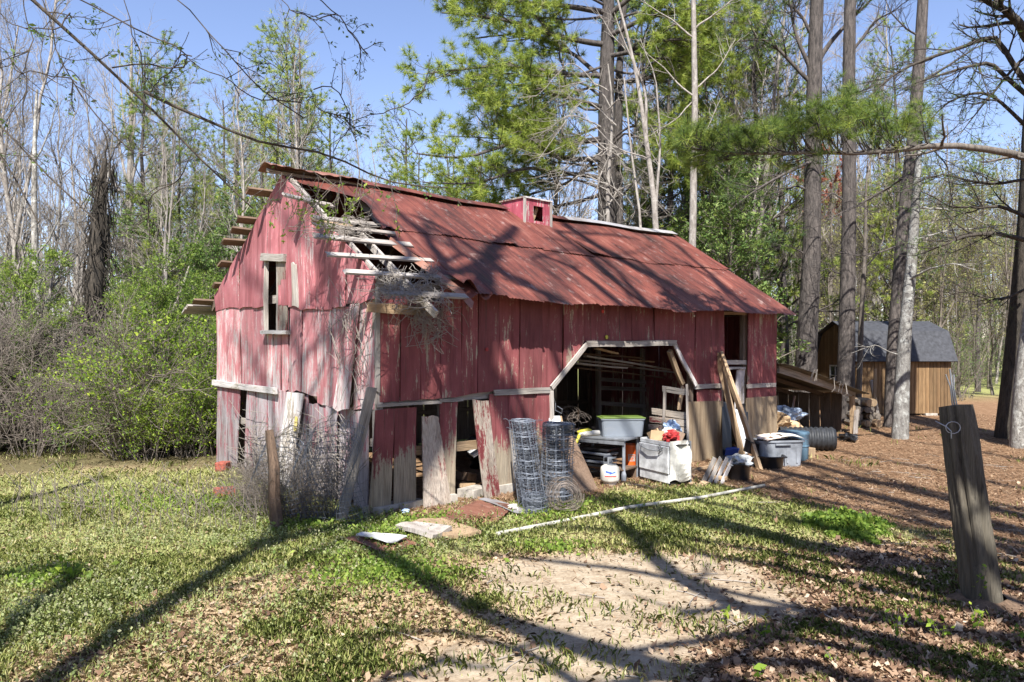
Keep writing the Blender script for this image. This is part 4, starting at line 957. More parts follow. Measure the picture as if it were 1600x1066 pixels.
# shoe-like black bundle on the ground right of it
crumple(24, (.26, .14, .09), 'black', G(1325, 690), 'black_bundle', 'black plastic heap on the ground by the lean-to post', 'bundle', 14)
# tarp and cardboard inside the lean-to
LW = Matrix.Translation(lean.location) @ Matrix.Rotation(BA, 4, 'Z')
crumple(34, (.55, .35, .28), 'card', LW @ Vector((.75, .45, .10)), 'cardboard_heap', 'brown torn cardboard heap under the lean-to roof', 'cardboard', 15)
crumple(34, (.42, .3, .16), 'tarp', LW @ Vector((1.1, .4, .48)), 'tarp', 'crumpled blue grey tarp on the cardboard under the lean-to', 'tarp', 16)
crumple(26, (.22, .3, .3), 'cloth', LW @ Vector((.3, .6, .40)), 'sack', 'pale sack at the left under the lean-to roof', 'sack', 17)
crumple(26, (.25, .35, .2), 'redpl', LW @ Vector((2.3, 1.6, .2)), 'red_bundle', 'dim red bundle deep at the right under the lean-to', 'bundle', 18)
lean_board(LW @ Vector((1.75, .6, .3)), LW @ Vector((2.4, .8, 1.0)), .05, .04, 'redgrey', 'stick', 'red stick slanting up under the lean-to roof', 'stick')
mb = MB(); mb.box((0, 0, 0), (.26, .2, .2)); solo(mb.build('wood_block', M['tan'], None, G(1267, 716) + Vector((.02, .25, .08)), (0, 0, .3), bevel=.01), 'tan wooden block between the blue barrel and the culvert pipe', 'block')
# rope loops and dead vine on the lean-to roof edge
mb = MB(); r = random.Random(4)
for k in range(9):
    x = r.uniform(.8, 2.9); p = LW @ Vector((x, -.22, 1.87 - .245 * x)); mb.tube([p + Vector((0, 0, .1)), p + Vector((.1, -.05, .16)), p + Vector((.15 * r.random(), -.08, -.1)), p + Vector((.05, -.05, -.22 * r.random()))], .008, 4)
solo(mb.build('rope', M['twig_pale']), 'pale rope and vine loops over the lean-to roof edge', 'rope')

# ---- pipe and sheets on the ground
a, b, c = G(776, 839), G(985, 798), G(1194, 764)
zz = Vector((0, 0, .035)); mb = MB(); mb.tube([a + zz, a.lerp(b, .5) + zz * 1.0, b + zz * 1.4, b.lerp(c, .5) + zz * .7, c + zz * 1.6], .024, 12)
solo(mb.build('long_pipe', M['pvc'], smooth=True), 'long off-white pipe lying across the ground in front of the barn', 'pipe')
def ground_sheet(pts, mat, name, label, cat, lift=.05, corr=0.0, th=.006, lifts=None):
    P = [G(*p) for p in pts]; lf = lifts or [lift] * 4; mb = MB()
    def fn(u, v):
        p = (P[0].lerp(P[1], u)).lerp(P[3].lerp(P[2], u), v); l = (lf[0] * (1 - u) + lf[1] * u) * (1 - v) + (lf[3] * (1 - u) + lf[2] * u) * v
        return p + Vector((0, 0, l + .015 * math.sin(u * 5 + v * 3) + corr * math.sin(u * 2 * math.pi * 13)))
    mb.grid(fn, 52 if corr else 8, 8); return solo(mb.build(name, M[mat], None, solid=th), label, cat)
ground_sheet(((676, 822), (745, 790), (806, 797), (742, 843)), 'tin_dark', 'rusty_tin_sheet', 'rusty brown corrugated tin sheet lying in front of the lower front boards', 'tin sheet', .05, .007, .003, [.05, .09, .05, .02])
o = ground_sheet(((748, 789), (775, 788), (826, 803), (803, 808)), 'tin_grey', 'curled_tin_strip', 'pale curled strip at the upper edge of the rusty tin sheet', 'tin strip', .07, lifts=[.08, .08, .03, .06])
ground_sheet(((644, 826), (690, 817), (752, 838), (700, 846)), 'tan', 'flat_board', 'tan weathered board lying under the end of the rusty tin sheet', 'board', .06, th=.04, lifts=[.07, .06, .03, .05])
ground_sheet(((618, 836), (650, 829), (706, 838), (676, 848)), 'grey', 'flat_board', 'thick grey board lying tilted between the white panel and the rusty sheet', 'board', .09, th=.05, lifts=[.09, .1, .08, .06])
ground_sheet(((536, 846), (620, 838), (655, 858), (590, 866)), 'tin_dark', 'rusty_tin_sheet', 'dark rusty tin sheet lying flat under the white panel', 'tin sheet', .035, .004)
ground_sheet(((556, 848), (584, 842), (636, 852), (606, 860)), 'white', 'plastic_sheet', 'flat white plastic panel lying in the weeds by the barn corner', 'panel', .085, th=.012)
for i, (px, py, s, l) in enumerate(((351, 774, (.30, .16, .14), 'red painted block half hidden in weeds at the far left gable foot'), (349, 735, (.26, .2, .2), 'reddish brick footing at the far left corner of the barn'))):
    mb = MB(); mb.box((0, 0, .05), s, .5 + i); solo(mb.build('brick_block', M['brick'], None, G(px, py), bevel=.015), l, 'block')
crumple(18, (.07, .06, .05), 'whitepl', G(802, 800), 'white_jug', 'small crumpled white jug beside the rusty sheet', 'jug', 31)
crumple(18, (.06, .05, .03), 'paperblue', G(634, 803), 'blue_wrapper', 'tiny blue wrapper in the weeds at the foot of the front boards', 'wrapper', 32)
for i, (px, py) in enumerate(((1075, 757), (1100, 757))):
    crumple(14, (.16, .08, .025), 'tan', G(px, py), 'wood_scrap', ('tan wood scrap lying right of the range foot', 'tan wood scrap lying against the slatted crate side')[i], 'scrap', 40 + i)
mb = MB()
for k in range(5): a_ = G(1070 + 14 * k, 735 - 2 * k); 
lean_board(G(1076, 739) + Vector((0, 0, .03)), G(1126, 727) + Vector((0, 0, .03)), .05, .04, 'tan', 'stick', 'tan strip lying along the foot of the left plywood skirt', 'stick')

# ---- fence post, wire netting and dead brush at the gable
bp = G(434, 826); fp = empty('fence_post', bp, 0, 'crooked grey split fence post standing in the dead brush by the gable', 'post')
mb = MB(); tp_ = AT(421, 672, bp.y + .1) - bp; mb.tube([(0, 0, -.05), tp_ * .3 + Vector((-.01, 0, 0)), tp_ * .6 + Vector((.02, 0, 0)), tp_], [.085, .075, .07, .05], 7); mb.build('post_body', M['brownwood'], fp)
mb = MB(); r = random.Random(12)
def net(cx0, cx1, y0, y1, depth, nx_, nz_, amp):
    def P_(i, j):
        u, v = i / nx_, j / nz_; px = cx0 + (cx1 - cx0) * u; py = y0 + (y1 - y0) * v
        yb = G(px, 815 if px > 450 else 800).y
        return AT(px + amp * math.sin(v * 5 + u * 9) * 8, py + amp * 6 * math.sin(u * 7 + v * 3), yb - .12 + depth * math.sin(u * 11 + v * 2) * .12)
    for i in range(nx_ + 1): mb.tube([P_(i, j) for j in range(nz_ + 1)], .0028, 3, caps=False)
    for j in range(nz_ + 1): mb.tube([P_(i, j) for i in range(nx_ + 1)], .0028, 3, caps=False)
net(386, 470, 690, 800, 1, 20, 14, 1.3); net(452, 566, 664, 815, 1.4, 26, 18, 1.2); net(470, 560, 690, 820, 2.2, 18, 14, 1.8)
solo(mb.build('wire_netting', M['wire']), 'sagging wire netting strung from the crooked post across the gable foot', 'netting')

# ---- leaning log post at right
b = G(1540, 946); t_ = AT(1494, 634, b.y + .22)
po = empty('log_post', b, 0, 'thick dark creosoted log post leaning left in the right foreground', 'post')
ax = t_ - b; mb = MB(); r = random.Random(6)
nn = 60; rings = 26; vs = []
zx = ax.normalized(); xx = Vector((1, 0, 0)); xx = (xx - zx * xx.dot(zx)).normalized(); yy = zx.cross(xx)
for i in range(rings + 1):
    v = i / rings; c = ax * v + Vector((0, 0, -.12 * (1 - v)))
    for k in range(nn):
        w = 2 * math.pi * k / nn; R0 = .134 + .014 * (1 - v) + .009 * math.sin(w * 5 + v * 2.5) + .006 * math.sin(w * 13 + 1 + v * 2) + .005 * math.sin(w * 9 + v * 11) - (.035 if k in (38, 39) and v > .25 else 0) - (.028 if k in (46, 47) and v < .75 else 0) - (.03 if k == 33 and v > .55 else 0) - (.012 * (v - .9) * 10 if v > .9 else 0) + r.uniform(-.002, .002)
        vs.append(c + (xx * math.cos(w) + yy * math.sin(w)) * R0)
fs = [(i * nn + k, i * nn + (k + 1) % nn, (i + 1) * nn + (k + 1) % nn, (i + 1) * nn + k) for i in range(rings) for k in range(nn)]
mb.add(vs, fs); mb.build('log', M['creosote'], po, smooth=True)
mb = MB(); mb.add(vs[-nn:] + [ax + zx * .01], [(k, (k + 1) % nn, nn) for k in range(nn)]); mb.build('cut_top', M['creosote_top'], po)
mb = MB(); c = AT(1487, 668, b.y - .0) - b + Vector((-.0, -.02, 0)); mb.tube([c + Vector((.062 * math.cos(w), -.0, .062 * math.sin(w) * .8)) for w in [k * .45 for k in range(15)]], .004, 5)
mb.tube([c + Vector((-.12, .05, .05)), c + Vector((-.06, .0, .01)), c + Vector((-.02, -.01, -.03)), c + Vector((-.02, -.01, -.09))], .005, 5); mb.build('wire_loop', M['steel'], po)
mb = MB()
for k in range(3): mb.tube([ax + Vector((-.03 + .02 * k, 0, -.02)), ax + Vector((-.05 + .015 * k, 0, .16)), ax + Vector((-.09 + .035 * k, .0, .27 + .05 * (k == 1)))], .006 if k != 1 else .008, 5)
mb.build('cable_stub', M['steel'], po)

mb = MB(); r = random.Random(19); gb0 = G(1540, 946)
def mound(u, v):
    a = u * 2 * math.pi; rr = .17 + .32 * v; x, y = gb0.x + rr * math.cos(a), gb0.y + .02 + rr * math.sin(a)
    return Vector((x, y, float(hz(x, y)) + .075 * (1 - v) ** 1.5 + .012 * math.sin(a * 5) * (1 - v) - .004))
mb.grid(mound, 36, 8); M['soil'] = mat_plain('dark_soil', (.13, .085, .055), .95, 0, .6, 30, bump=.8); tag(mb.build('soil_heap', M['soil'], smooth=True), 'low heap of dark soil round the foot of the log post', 'soil')
# ---- shed
sh = empty('garden_shed', (11.40, 25.45, 0), math.radians(2), 'tan board garden shed with dark gambrel roof between the pines', 'shed')
SL, SWd, EH, KH, RH = 3.22, 3.0, 1.92, 2.75, 3.08
ns = 26
for k in range(ns):
    x0 = SL * k / ns; mb = MB(); mb.box((x0 + SL / ns / 2, -.0, EH / 2 + .06), (SL / ns - .012, .02 + .004 * (k % 2), EH)); mb.centred('board', M['shedwood'], sh)
mb = MB(); mb.box((SL / 2, .03, EH / 2 + .06), (SL, .02, EH)); mb.box((SL - .01, SWd / 2, EH / 2), (.02, SWd, EH)); mb.box((SL / 2, SWd, EH / 2), (SL, .02, EH)); mb.build('wall', M['brownwood'], sh)
prof = [(0, EH), (.42, KH), (SWd / 2, RH), (SWd - .42, KH), (SWd, EH)]
for k in range(18):
    y0, y1 = SWd * k / 18 + .004, SWd * (k + 1) / 18 - .004
    zf = lambda y: float(np.interp(y, [p[0] for p in prof], [p[1] for p in prof]))
    if 6 < k < 12:
        mb = MB(); mb.hexa([(0, y0, 0), (0, y1, 0), (0, y1, .95), (0, y0, .95)], (.02, 0, 0)); mb.centred('board', M['shedwood'], sh)
        mb = MB(); mb.hexa([(0, y0, 1.62), (0, y1, 1.62), (0, y1, zf(y1)), (0, y0, zf(y0))], (.02, 0, 0)); mb.centred('board', M['shedwood'], sh); continue
    mb = MB(); mb.hexa([(0, y0, 0), (0, y1, 0), (0, y1, zf(y1)), (0, y0, zf(y0))], (.02, 0, 0)); mb.centred('board', M['shedwood'], sh)
wd_ = link('window', (lambda m: (m.box((0, 0, 0), (.02, .80, .66)), m.mesh('window'))[1])(MB()), M['glassy'], sh, (.02, SWd / 2, 1.28))
for y in (-.41, 0, .41): mb = MB(); mb.box((-.02, y, 0), (.03, .05 if y else .025, .70)); mb.build('frame', M['white'], wd_)
for z in (-.34, 0, .34): mb = MB(); mb.box((-.024, 0, z), (.03, .86, .05 if z else .025)); mb.build('frame', M['white'], wd_)
mb = MB(); pr = [(-.16, EH - .14), (.36, KH + .03), (SWd / 2, RH + .07), (SWd - .36, KH + .03), (SWd + .16, EH - .14)]
sr = link('roof', (lambda m: (m.add([Vector((x, y, z)) for x in (-.12, SL + .12) for y, z in pr], [(i, i + 1, i + 6, i + 5) for i in range(4)]), m.mesh('roof'))[1])(MB()), M['shingle'], sh); md = sr.modifiers.new('t', 'SOLIDIFY'); md.thickness = .04
mb = MB(); r = random.Random(2)
for (y0, z0), (y1, z1), nr in ((pr[0], pr[1], 8), (pr[1], pr[2], 9)):
    for j in range(nr):
        for k in range(17):
            xa = -.12 + (SL + .24) * (k + (j % 2) * .5) / 17.5; xb = xa + (SL + .24) / 17.5 - .012
            q = []
            for x, v in ((xa, j / nr), (xb, j / nr), (xb, (j + 1.05) / nr), (xa, (j + 1.05) / nr)):
                q.append(Vector((x, y0 + (y1 - y0) * v - .012, z0 + (z1 - z0) * v + .014)))
            q[0] += Vector((0, -.01, .01)); q[1] += Vector((0, -.01, .01)); mb.hexa(q, (0, .004, -.006))
tag(mb.build('shingle', M['shingle'], sr), kind='stuff')
mb = MB(); mb.box((SL / 2, -.05, EH + .02), (SL + .2, .03, .10)); mb.build('fascia', M['brownwood'], sh)
for x in (.3, 1.4, 2.5, 3.6): mb = MB(); mb.box((x, .1, .0), (.4, .4, .14)); mb.centred('footing_block', M['stone'], sh)
# stakes and woodpile between lean-to and shed
for i, (px, py, h, w, m, l) in enumerate(((1373, 660, 1.25, .10, 'grey', 'leaning mossy grey stake behind the wood pile'), (1366, 662, 1.6, .07, 'tan', 'thin upright stake beside the mossy stake'))):
    b = G(px, py); lean_board(b, b + Vector((-.22 + .25 * i, 0, h)), w, .07, m, 'stake', l, 'stake')
r = random.Random(21); k = 0
for j in range(4):
    for i in range(6 - j):
        b = G(1338 + i * 7 + j * 3, 668); p = b + Vector((0, .2 + r.random() * .2, .11 + j * .19)); mb = MB(); R0 = r.uniform(.08, .115)
        mb.tube([p + Vector((r.uniform(-.1, .1), -.3, 0)), p + Vector((r.uniform(-.1, .1), .35, .02))], [R0, R0 * .92], 8)
        solo(mb.build('firewood_log', M['bark_mid' if r.random() < .6 else 'tan']), 'short split log in the wood pile right of the lean-to', 'log', 'logs in the wood pile')
# ================================================================= TREE TOOLS
def norm(a): return a / np.maximum(np.linalg.norm(a, axis=-1, keepdims=True), 1e-9)
def tubes(P, R, sides):
    P = np.asarray(P, float); R = np.asarray(R, float); N, K, _ = P.shape
    T = norm(np.gradient(P, axis=1)); ov = norm(P[:, -1] - P[:, 0])
    ref = np.where(np.abs(ov[:, 2:3]) > .8, np.array([[1., .2, 0]]), np.array([[0, 0, 1.]]))[:, None, :]
    A = norm(np.cross(T, np.broadcast_to(ref, T.shape))); B = np.cross(T, A)
    w = np.arange(sides) * 2 * np.pi / sides
    V = P[:, :, None, :] + (A[:, :, None, :] * np.cos(w)[None, None, :, None] + B[:, :, None, :] * np.sin(w)[None, None, :, None]) * R[:, :, None, None]
    i = np.arange(N)[:, None, None]; j = np.arange(K - 1)[None, :, None]; k = np.arange(sides)[None, None, :]; k2 = (k + 1) % sides
    b = i * K * sides; F = np.stack([b + j * sides + k, b + j * sides + k2, b + (j + 1) * sides + k2, b + (j + 1) * sides + k], -1).reshape(-1, 4)
    return V.reshape(-1, 3), F
def tube_mesh(name, sets):
    Vs = []; Fs = []; o = 0
    for P, R, s in sets:
        if len(P) == 0: continue
        V, F = tubes(P, R, s); Vs.append(V); Fs.append(F + o); o += len(V)
    return np_mesh(name, np.concatenate(Vs), [np.concatenate(Fs)])
def along(P, R, t):
    N, K, _ = P.shape; x = t * (K - 1); i = np.clip(x.astype(int), 0, K - 2); f = (x - i)[:, None]; n = np.arange(N)
    return P[n, i] * (1 - f) + P[n, i + 1] * f, norm(P[n, i + 1] - P[n, i]), R[n, i] * (1 - f[:, 0]) + R[n, i + 1] * f[:, 0]
def kids(rg, P, R, n, t0, t1, L, ang, up, K, wig, rf, shrink=.55, flat=0.0, rmin=.002):
    if len(P) == 0: return P[:0], R[:0]
    Pp = np.repeat(P, n, 0); Rp = np.repeat(R, n, 0); N = len(Pp); t = rg.uniform(t0, t1, N)
    pos, T, r = along(Pp, Rp, t); q = norm(rg.normal(size=(N, 3))); q = norm(q - T * (q * T).sum(-1, keepdims=True))
    if flat: q[:, 2] *= (1 - flat); q = norm(q)
    a = ang * rg.uniform(.7, 1.3, N); d = norm(T * np.cos(a)[:, None] + q * np.sin(a)[:, None])
    Ln = L * (1 - shrink * t) * rg.uniform(.6, 1.25, N); pts = [pos]; 
    for k in range(K - 1):
        d = norm(d + np.array([0, 0, up]) + rg.normal(size=(N, 3)) * wig); pts.append(pts[-1] + d * (Ln / (K - 1))[:, None])
    r0 = np.maximum(r * rf, rmin * 1.6)[:, None] * np.linspace(1, .35, K)[None, :]
    return np.stack(pts, 1), np.maximum(r0, rmin)
def leafquads(rg, C, size, asp=.5, droop=0):
    N = len(C); d = norm(rg.normal(size=(N, 3)) + np.array([0, 0, droop])); q = norm(np.cross(d, rg.normal(size=(N, 3))))
    s = (size * np.clip(rg.lognormal(-.12, .38, N), .35, 2.0))[:, None]
    V = np.stack([C - d * s * .5, C + q * s * asp * .5, C + d * s * .5, C - q * s * asp * .5], 1).reshape(-1, 3)
    return V, np.arange(N * 4).reshape(-1, 4), np.repeat(np.clip(rg.normal(.5, .22, N), 0, 1), 4)
def tufts(rg, C, A, m, L, w, spread=.9):
    N = len(C); c = np.repeat(C, m, 0); a = np.repeat(A, m, 0); d = norm(a * .55 + norm(rg.normal(size=(N * m, 3))) * spread)
    q = norm(np.cross(d, rg.normal(size=(N * m, 3)))); l = (L * rg.uniform(.7, 1.15, N * m))[:, None]
    V = np.stack([c - q * w, c + q * w, c + d * l - np.array([0, 0, .12]) * l], 1).reshape(-1, 3)
    base = np.repeat(np.clip(rg.normal(.5, .2, N), 0, 1), m); tt = np.clip(base + rg.normal(0, .1, N * m), 0, 1)
    return V, np.arange(N * m * 3).reshape(-1, 3), np.repeat(tt, 3)
def leafmesh(name, parts):
    Vs = []; g = []; T = []; o = 0
    for V, F, t in parts: Vs.append(V); g.append(F + o); T.append(t); o += len(V)
    return np_mesh(name, np.concatenate(Vs), g, np.concatenate(T))
def resample(pts, K, wig=0, rg=None):
    p = np.array([tuple(q) for q in pts], float); L = np.concatenate([[0], np.cumsum(np.linalg.norm(np.diff(p, axis=0), axis=1))]); t = np.linspace(0, L[-1], K)
    o = np.stack([np.interp(t, L, p[:, i]) for i in range(3)], -1)
    if wig: o[1:-1] += rg.normal(size=(K - 2, 3)) * wig
    # light smoothing
    s = o.copy(); s[1:-1] = (o[:-2] + 2 * o[1:-1] + o[2:]) / 4; return s
STUFFY = {'twigs', 'branchlets', 'crown', 'leaves', 'limbs'}
def tree_thing(name, label, cat, meshes, loc=(0, 0, 0), rz=0, sc=1.0, group=None, tilt=(0, 0)):
    r = empty(name, loc, 0, label, cat, group); r.scale = (sc, sc, sc); r.rotation_euler = (tilt[0], tilt[1], rz)
    for nm, me, mt in meshes:
        o = link(nm, me, M[mt], r, smooth=(nm in ('trunk', 'limbs')))
        if nm == 'branches': tag(o, kind='stuff')
    return r

# ---- variants
def bare_variant(seed, H=12, r0=.10, nl=24, low=.28, L=3.0, ang=.75, up=.10, sub=6, tw=4, mult=1, wig=.16, fork=False):
    rg = np.random.default_rng(seed); K = 14
    z = np.linspace(0, H, K); P = np.stack([np.cumsum(rg.normal(0, .07, K)) * (z > 0), np.cumsum(rg.normal(0, .07, K)) * (z > 0), z], -1)[None]
    P[:, 0, :2] = 0; R = (r0 * (1 - .88 * np.linspace(0, 1, K) ** .9))[None]; R[0, 0] *= 1.25
    if fork:
        P2, R2 = kids(rg, P, R, 2, .12, .4, H * .75, .28, .08, K, .06, .8, .2); P = np.concatenate([P, P2]); R = np.concatenate([R, R2])
    l, lr = kids(rg, P, R, nl, low, .99, L, ang, up, 7, wig, .45, .6, rmin=.007)
    s, sr = kids(rg, l, lr, sub, .2, .98, L * .45, .6, up * .8, 5, wig, .5, .5, rmin=.004)
    t, tr = kids(rg, s, sr, tw, .15, 1.0, L * .22, .6, up * .6, 3, wig, .6, .4, rmin=.0028)
    return P, R, l, lr, s, sr, t, tr
BARE = []
for k in range(6):
    P, R, l, lr, s, sr, t, tr = bare_variant(100 + k, H=(12, 13, 11, 14, 10, 12)[k], r0=(.10, .12, .08, .13, .07, .09)[k], fork=k in (1, 4), L=(2.6, 3.0, 2.2, 3.3, 2.4, 2.0)[k], ang=(.7, .6, .85, .65, .8, .5)[k], nl=(26, 16, 24, 28, 14, 30)[k], low=(.3, .3, .2, .35, .25, .2)[k])
    BARE.append((tube_mesh('bare_trunk', [(P, R, 7), (l, lr, 4)]), tube_mesh('bare_twigs', [(s, sr, 3), (t, tr, 3)]), (P, R, l, lr, s, sr, t, tr)))
BUDS = []
for k in range(3):                                      # same trees with small olive buds
    rg = np.random.default_rng(300 + k); _, _, l, lr, s, sr, t, tr = BARE[k][2]
    pts = np.concatenate([along(np.repeat(t, 3, 0), np.repeat(tr, 3, 0), rg.uniform(.2, 1, len(t) * 3))[0]]); BUDS.append(leafmesh('bud_leaves', [leafquads(rg, pts + rg.normal(0, .05, pts.shape), .10)]))
def shrub_variant(seed, H, stems, spread, leaf, n, size, up=.12):
    rg = np.random.default_rng(seed); K = 7; a = rg.uniform(0, 2 * np.pi, stems); rr = rg.uniform(0, spread * .35, stems)
    base = np.stack([rr * np.cos(a), rr * np.sin(a), a * 0], -1); d = norm(np.stack([np.cos(a) * rg.uniform(.05, .55, stems), np.sin(a) * rg.uniform(.05, .55, stems), np.ones(stems)], -1))
    pts = [base]; 
    for k in range(K - 1): d = norm(d + rg.normal(size=(stems, 3)) * .16); pts.append(pts[-1] + d * (H * rg.uniform(.6, 1.05, stems) / (K - 1))[:, None])
    P = np.stack(pts, 1); R = np.linspace(.016, .004, K)[None].repeat(stems, 0) * (H / 3)
    s, sr = kids(rg, P, R, 7, .15, 1, H * .42, .75, up, 5, .22, .6, .5, rmin=.004); t, tr = kids(rg, s, sr, 4, .1, 1, H * .17, .8, up, 3, .25, .6, .4, rmin=.0028)
    sets = [(P, R, 4), (s, sr, 3), (t, tr, 3)]
    parts = []
    if n:
        i = rg.integers(0, len(t), n); p, _, _ = along(t[i], tr[i], rg.uniform(0, 1, n)); p = p + rg.normal(0, H * .022, p.shape); V, F, tt = leafquads(rg, p, size)
        zt = np.repeat((p[:, 2] / H - .5) * .15, 4); parts.append((V, F, np.clip(tt + zt, 0, 1)))
    return tube_mesh('shrub_stems', sets), leafmesh('shrub_leaves', parts) if parts else None
SHR = [shrub_variant(400 + k, 3.0, 12, 1.4, True, 4600, .055) for k in range(4)]
SHD = [shrub_variant(420 + k, 3.6, 9, 1.6, True, 2200, .05) for k in range(3)]
BRUSH = [shrub_variant(440 + k, 2.4, 22, 1.2, False, 0, 0, .02)[0] for k in range(3)]
def sapling(seed, H, n=6000, size=.09):                      # leafy young tree / cedar
    rg = np.random.default_rng(seed); K = 12; z = np.linspace(0, H, K); P = np.stack([np.cumsum(rg.normal(0, .05, K)), np.cumsum(rg.normal(0, .05, K)), z], -1)[None]; P[:, 0, :2] = 0
    R = (.07 * (1 - .85 * np.linspace(0, 1, K)))[None]
    l, lr = kids(rg, P, R, 36, .12, .99, H * .30, 1.0, .06, 6, .14, .4, .65, rmin=.006); s, sr = kids(rg, l, lr, 6, .2, 1, H * .10, .7, .05, 4, .2, .5, rmin=.004)
    i = rg.integers(0, len(s), n); p, _, _ = along(s[i], sr[i], rg.uniform(.1, 1, n)); p += rg.normal(0, .07, p.shape)
    return tube_mesh('sapling_trunk', [(P, R, 6), (l, lr, 4), (s, sr, 3)]), leafmesh('sapling_leaves', [leafquads(rg, p, size, .4)])
SAP = [sapling(500 + k, 7.0) for k in range(3)]
def pine_variant(seed, H, low=.35, nl=40, L=3.0, r0=.17, tn=11, nlen=.20, nw=.009, per=4):
    rg = np.random.default_rng(seed); K = 12; z = np.linspace(0, H, K); P = np.stack([np.cumsum(rg.normal(0, .05, K)), np.cumsum(rg.normal(0, .05, K)), z], -1)[None]; P[:, 0, :2] = 0
    R = (r0 * (1 - .85 * np.linspace(0, 1, K)))[None]
    l, lr = kids(rg, P, R, nl, low, .99, L, 1.15, .05, 7, .10, .35, .6, rmin=.012); s, sr = kids(rg, l, lr, 7, .3, 1, L * .35, .8, .10, 4, .16, .5, .3, rmin=.006)
    i = np.repeat(np.arange(len(s)), per); p, T, _ = along(s[i], sr[i], rg.uniform(.35, 1, len(i)))
    return tube_mesh('pine_trunk', [(P, R, 9), (l, lr, 5), (s, sr, 3)]), leafmesh('pine_crown', [tufts(rg, p, T + np.array([0, 0, .5]), tn, nlen, nw)])
PINE = [pine_variant(600, 13), pine_variant(601, 11, .2, 40, 2.2), pine_variant(602, 15, .45, 34, 3.0)]

# ================================================================= WOODS
def free(x, y):
    if 95 < 800 + x / y * 1200 < 205 and 15 < y < 19.6: return False
    r = toL(Vector((x, y, 0)))
    if -1 < r.x < LT + 4.5 and -1.0 < r.y < WS + 1.3: return False
    if 10.4 < x < 16.3 and 22 < y < 29.5: return False
    if 800 + x / y * 1200 > 1225 and y < 31: return False
    return True
def scatter(n, x0, x1, y0, y1, fn, seed, mind=.8, wedge=None):
    r = random.Random(seed); got = []; tries = 0
    while len(got) < n and tries < 6000:
        tries += 1; y = r.uniform(y0, y1); px = r.uniform(x0, x1); x = (px - 800) * y / 1200
        if not free(x, y) or any(abs(a - x) + abs(b - y) < mind for a, b in got): continue
        got.append((x, y)); fn(r, x, y, len(got) - 1)
def protos(name, label, cat, group, variants):
    """variants: list of mesh lists; returns list of root empties (first copy is placed for real)"""
    return [dict(name=name, label=label, cat=cat, group=group, meshes=v, root=None) for v in variants]
def where(x, y):
    px = 800 + x / y * 1200; d = 'near the front of' if y < 24 else 'in the middle of' if y < 40 else 'far back in'
    for lim, w in ((-1, 'the wood past the left frame edge'), (60, 'the wood at the left frame edge'), (125, 'the wood between the white trunk and the vine-wrapped trunk'), (185, 'the wood right around the vine-wrapped trunk'), (260, 'the wood midway between vine-wrapped trunk and barn gable'), (345, 'the wood just left of the barn gable'), (440, 'the wood behind the gable peak'), (620, 'the wood behind the open roof corner'), (780, 'the wood behind the roof left of the cupola'), (940, 'the wood behind the cupola'), (1060, 'the wood behind the ridge right of the cupola'), (1150, 'the wood behind the right roof end'), (1250, 'the gap between barn and shed'), (1360, 'the wood behind the left half of the shed'), (1490, 'the wood behind the right half of the shed'), (1600, 'the wood at the right frame edge'), (9999, 'the wood past the right frame edge')):
        if px < lim or lim == 9999: return d + ' ' + w
def put(pr, x, y, rz, sc, tilt=(0, 0), sz=1.0, label=None):
    if pr['root'] is None:
        o = tree_thing(pr['name'], pr['label'], pr['cat'], pr['meshes'], group=pr['group']); pr['root'] = o
    else: o = copy_tree(pr['root'])
    if pr.get('short'):
        wl = where(x, y); sz_ = 'small' if sc < .7 else 'tall' if sc > 1.0 else 'mid-sized'; o['label'] = ' '.join((sz_ + ' ' + pr['short'] + ' ' + wl).split()[:16]); o['group'] = pr['kindg'] + ' ' + wl
    if label: o['label'] = label
    o.location = (x, y, float(hz(x, y)) - .03); o.rotation_euler = (tilt[0], tilt[1], rz); o.scale = (sc, sc, sc * sz); return o
bareL = protos('bare_tree', 'slender bare grey tree in the leafless wood left of and behind the barn', 'tree', 'bare trees in the left wood', [[('trunk', BARE[k][0], 'bark_pale'), ('crown', BARE[k][1], 'twig_pale' if k % 2 else 'twig')] for k in range(6)])
for q_ in bareL: q_['short'] = 'bare tree'; q_['kindg'] = 'bare trees'
bareF = protos('bare_tree', 'thin bare tree in the distant wood behind everything', 'tree', 'bare trees of the distant wood', [[('trunk', BARE[k][0].copy(), 'bark_mid'), ('crown', BARE[k][1].copy(), 'twig_pale')] for k in range(6)])
for q_ in bareF: q_['short'] = 'thin bare tree'; q_['kindg'] = 'thin bare trees'
budR = protos('budding_tree', 'thin tree hazed with olive buds in the wood beyond the shed', 'tree', 'budding trees beyond the shed', [[('trunk', BARE[k][0].copy(), 'bark_mid'), ('branches', BARE[k][1].copy(), 'twig'), ('crown', BUDS[k], 'bud')] for k in range(3)])
for q_ in budR: q_['short'] = 'olive-budded tree'; q_['kindg'] = 'budding trees'
greenL = protos('leafy_bush', 'bright spring green bush in the thicket left of the barn', 'bush', 'green bushes left of the barn', [[('stems', SHR[k][0], 'twig'), ('leaves', SHR[k][1], 'spring')] for k in range(4)])
for q_ in greenL: q_['short'] = 'bright green bush'; q_['kindg'] = 'green bushes'
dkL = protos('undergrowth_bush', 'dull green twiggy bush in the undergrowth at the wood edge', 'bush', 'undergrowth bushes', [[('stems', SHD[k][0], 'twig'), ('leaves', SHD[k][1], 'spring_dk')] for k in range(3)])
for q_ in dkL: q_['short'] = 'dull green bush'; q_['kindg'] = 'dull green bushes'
brushP = protos('dead_brush', 'leafless grey brush in the thicket at the left wood edge', 'bush', 'leafless brush at the wood edge', [[('stems', BRUSH[k], 'twig')] for k in range(3)])
for q_ in brushP: q_['short'] = 'leafless bush'; q_['kindg'] = 'leafless bushes'
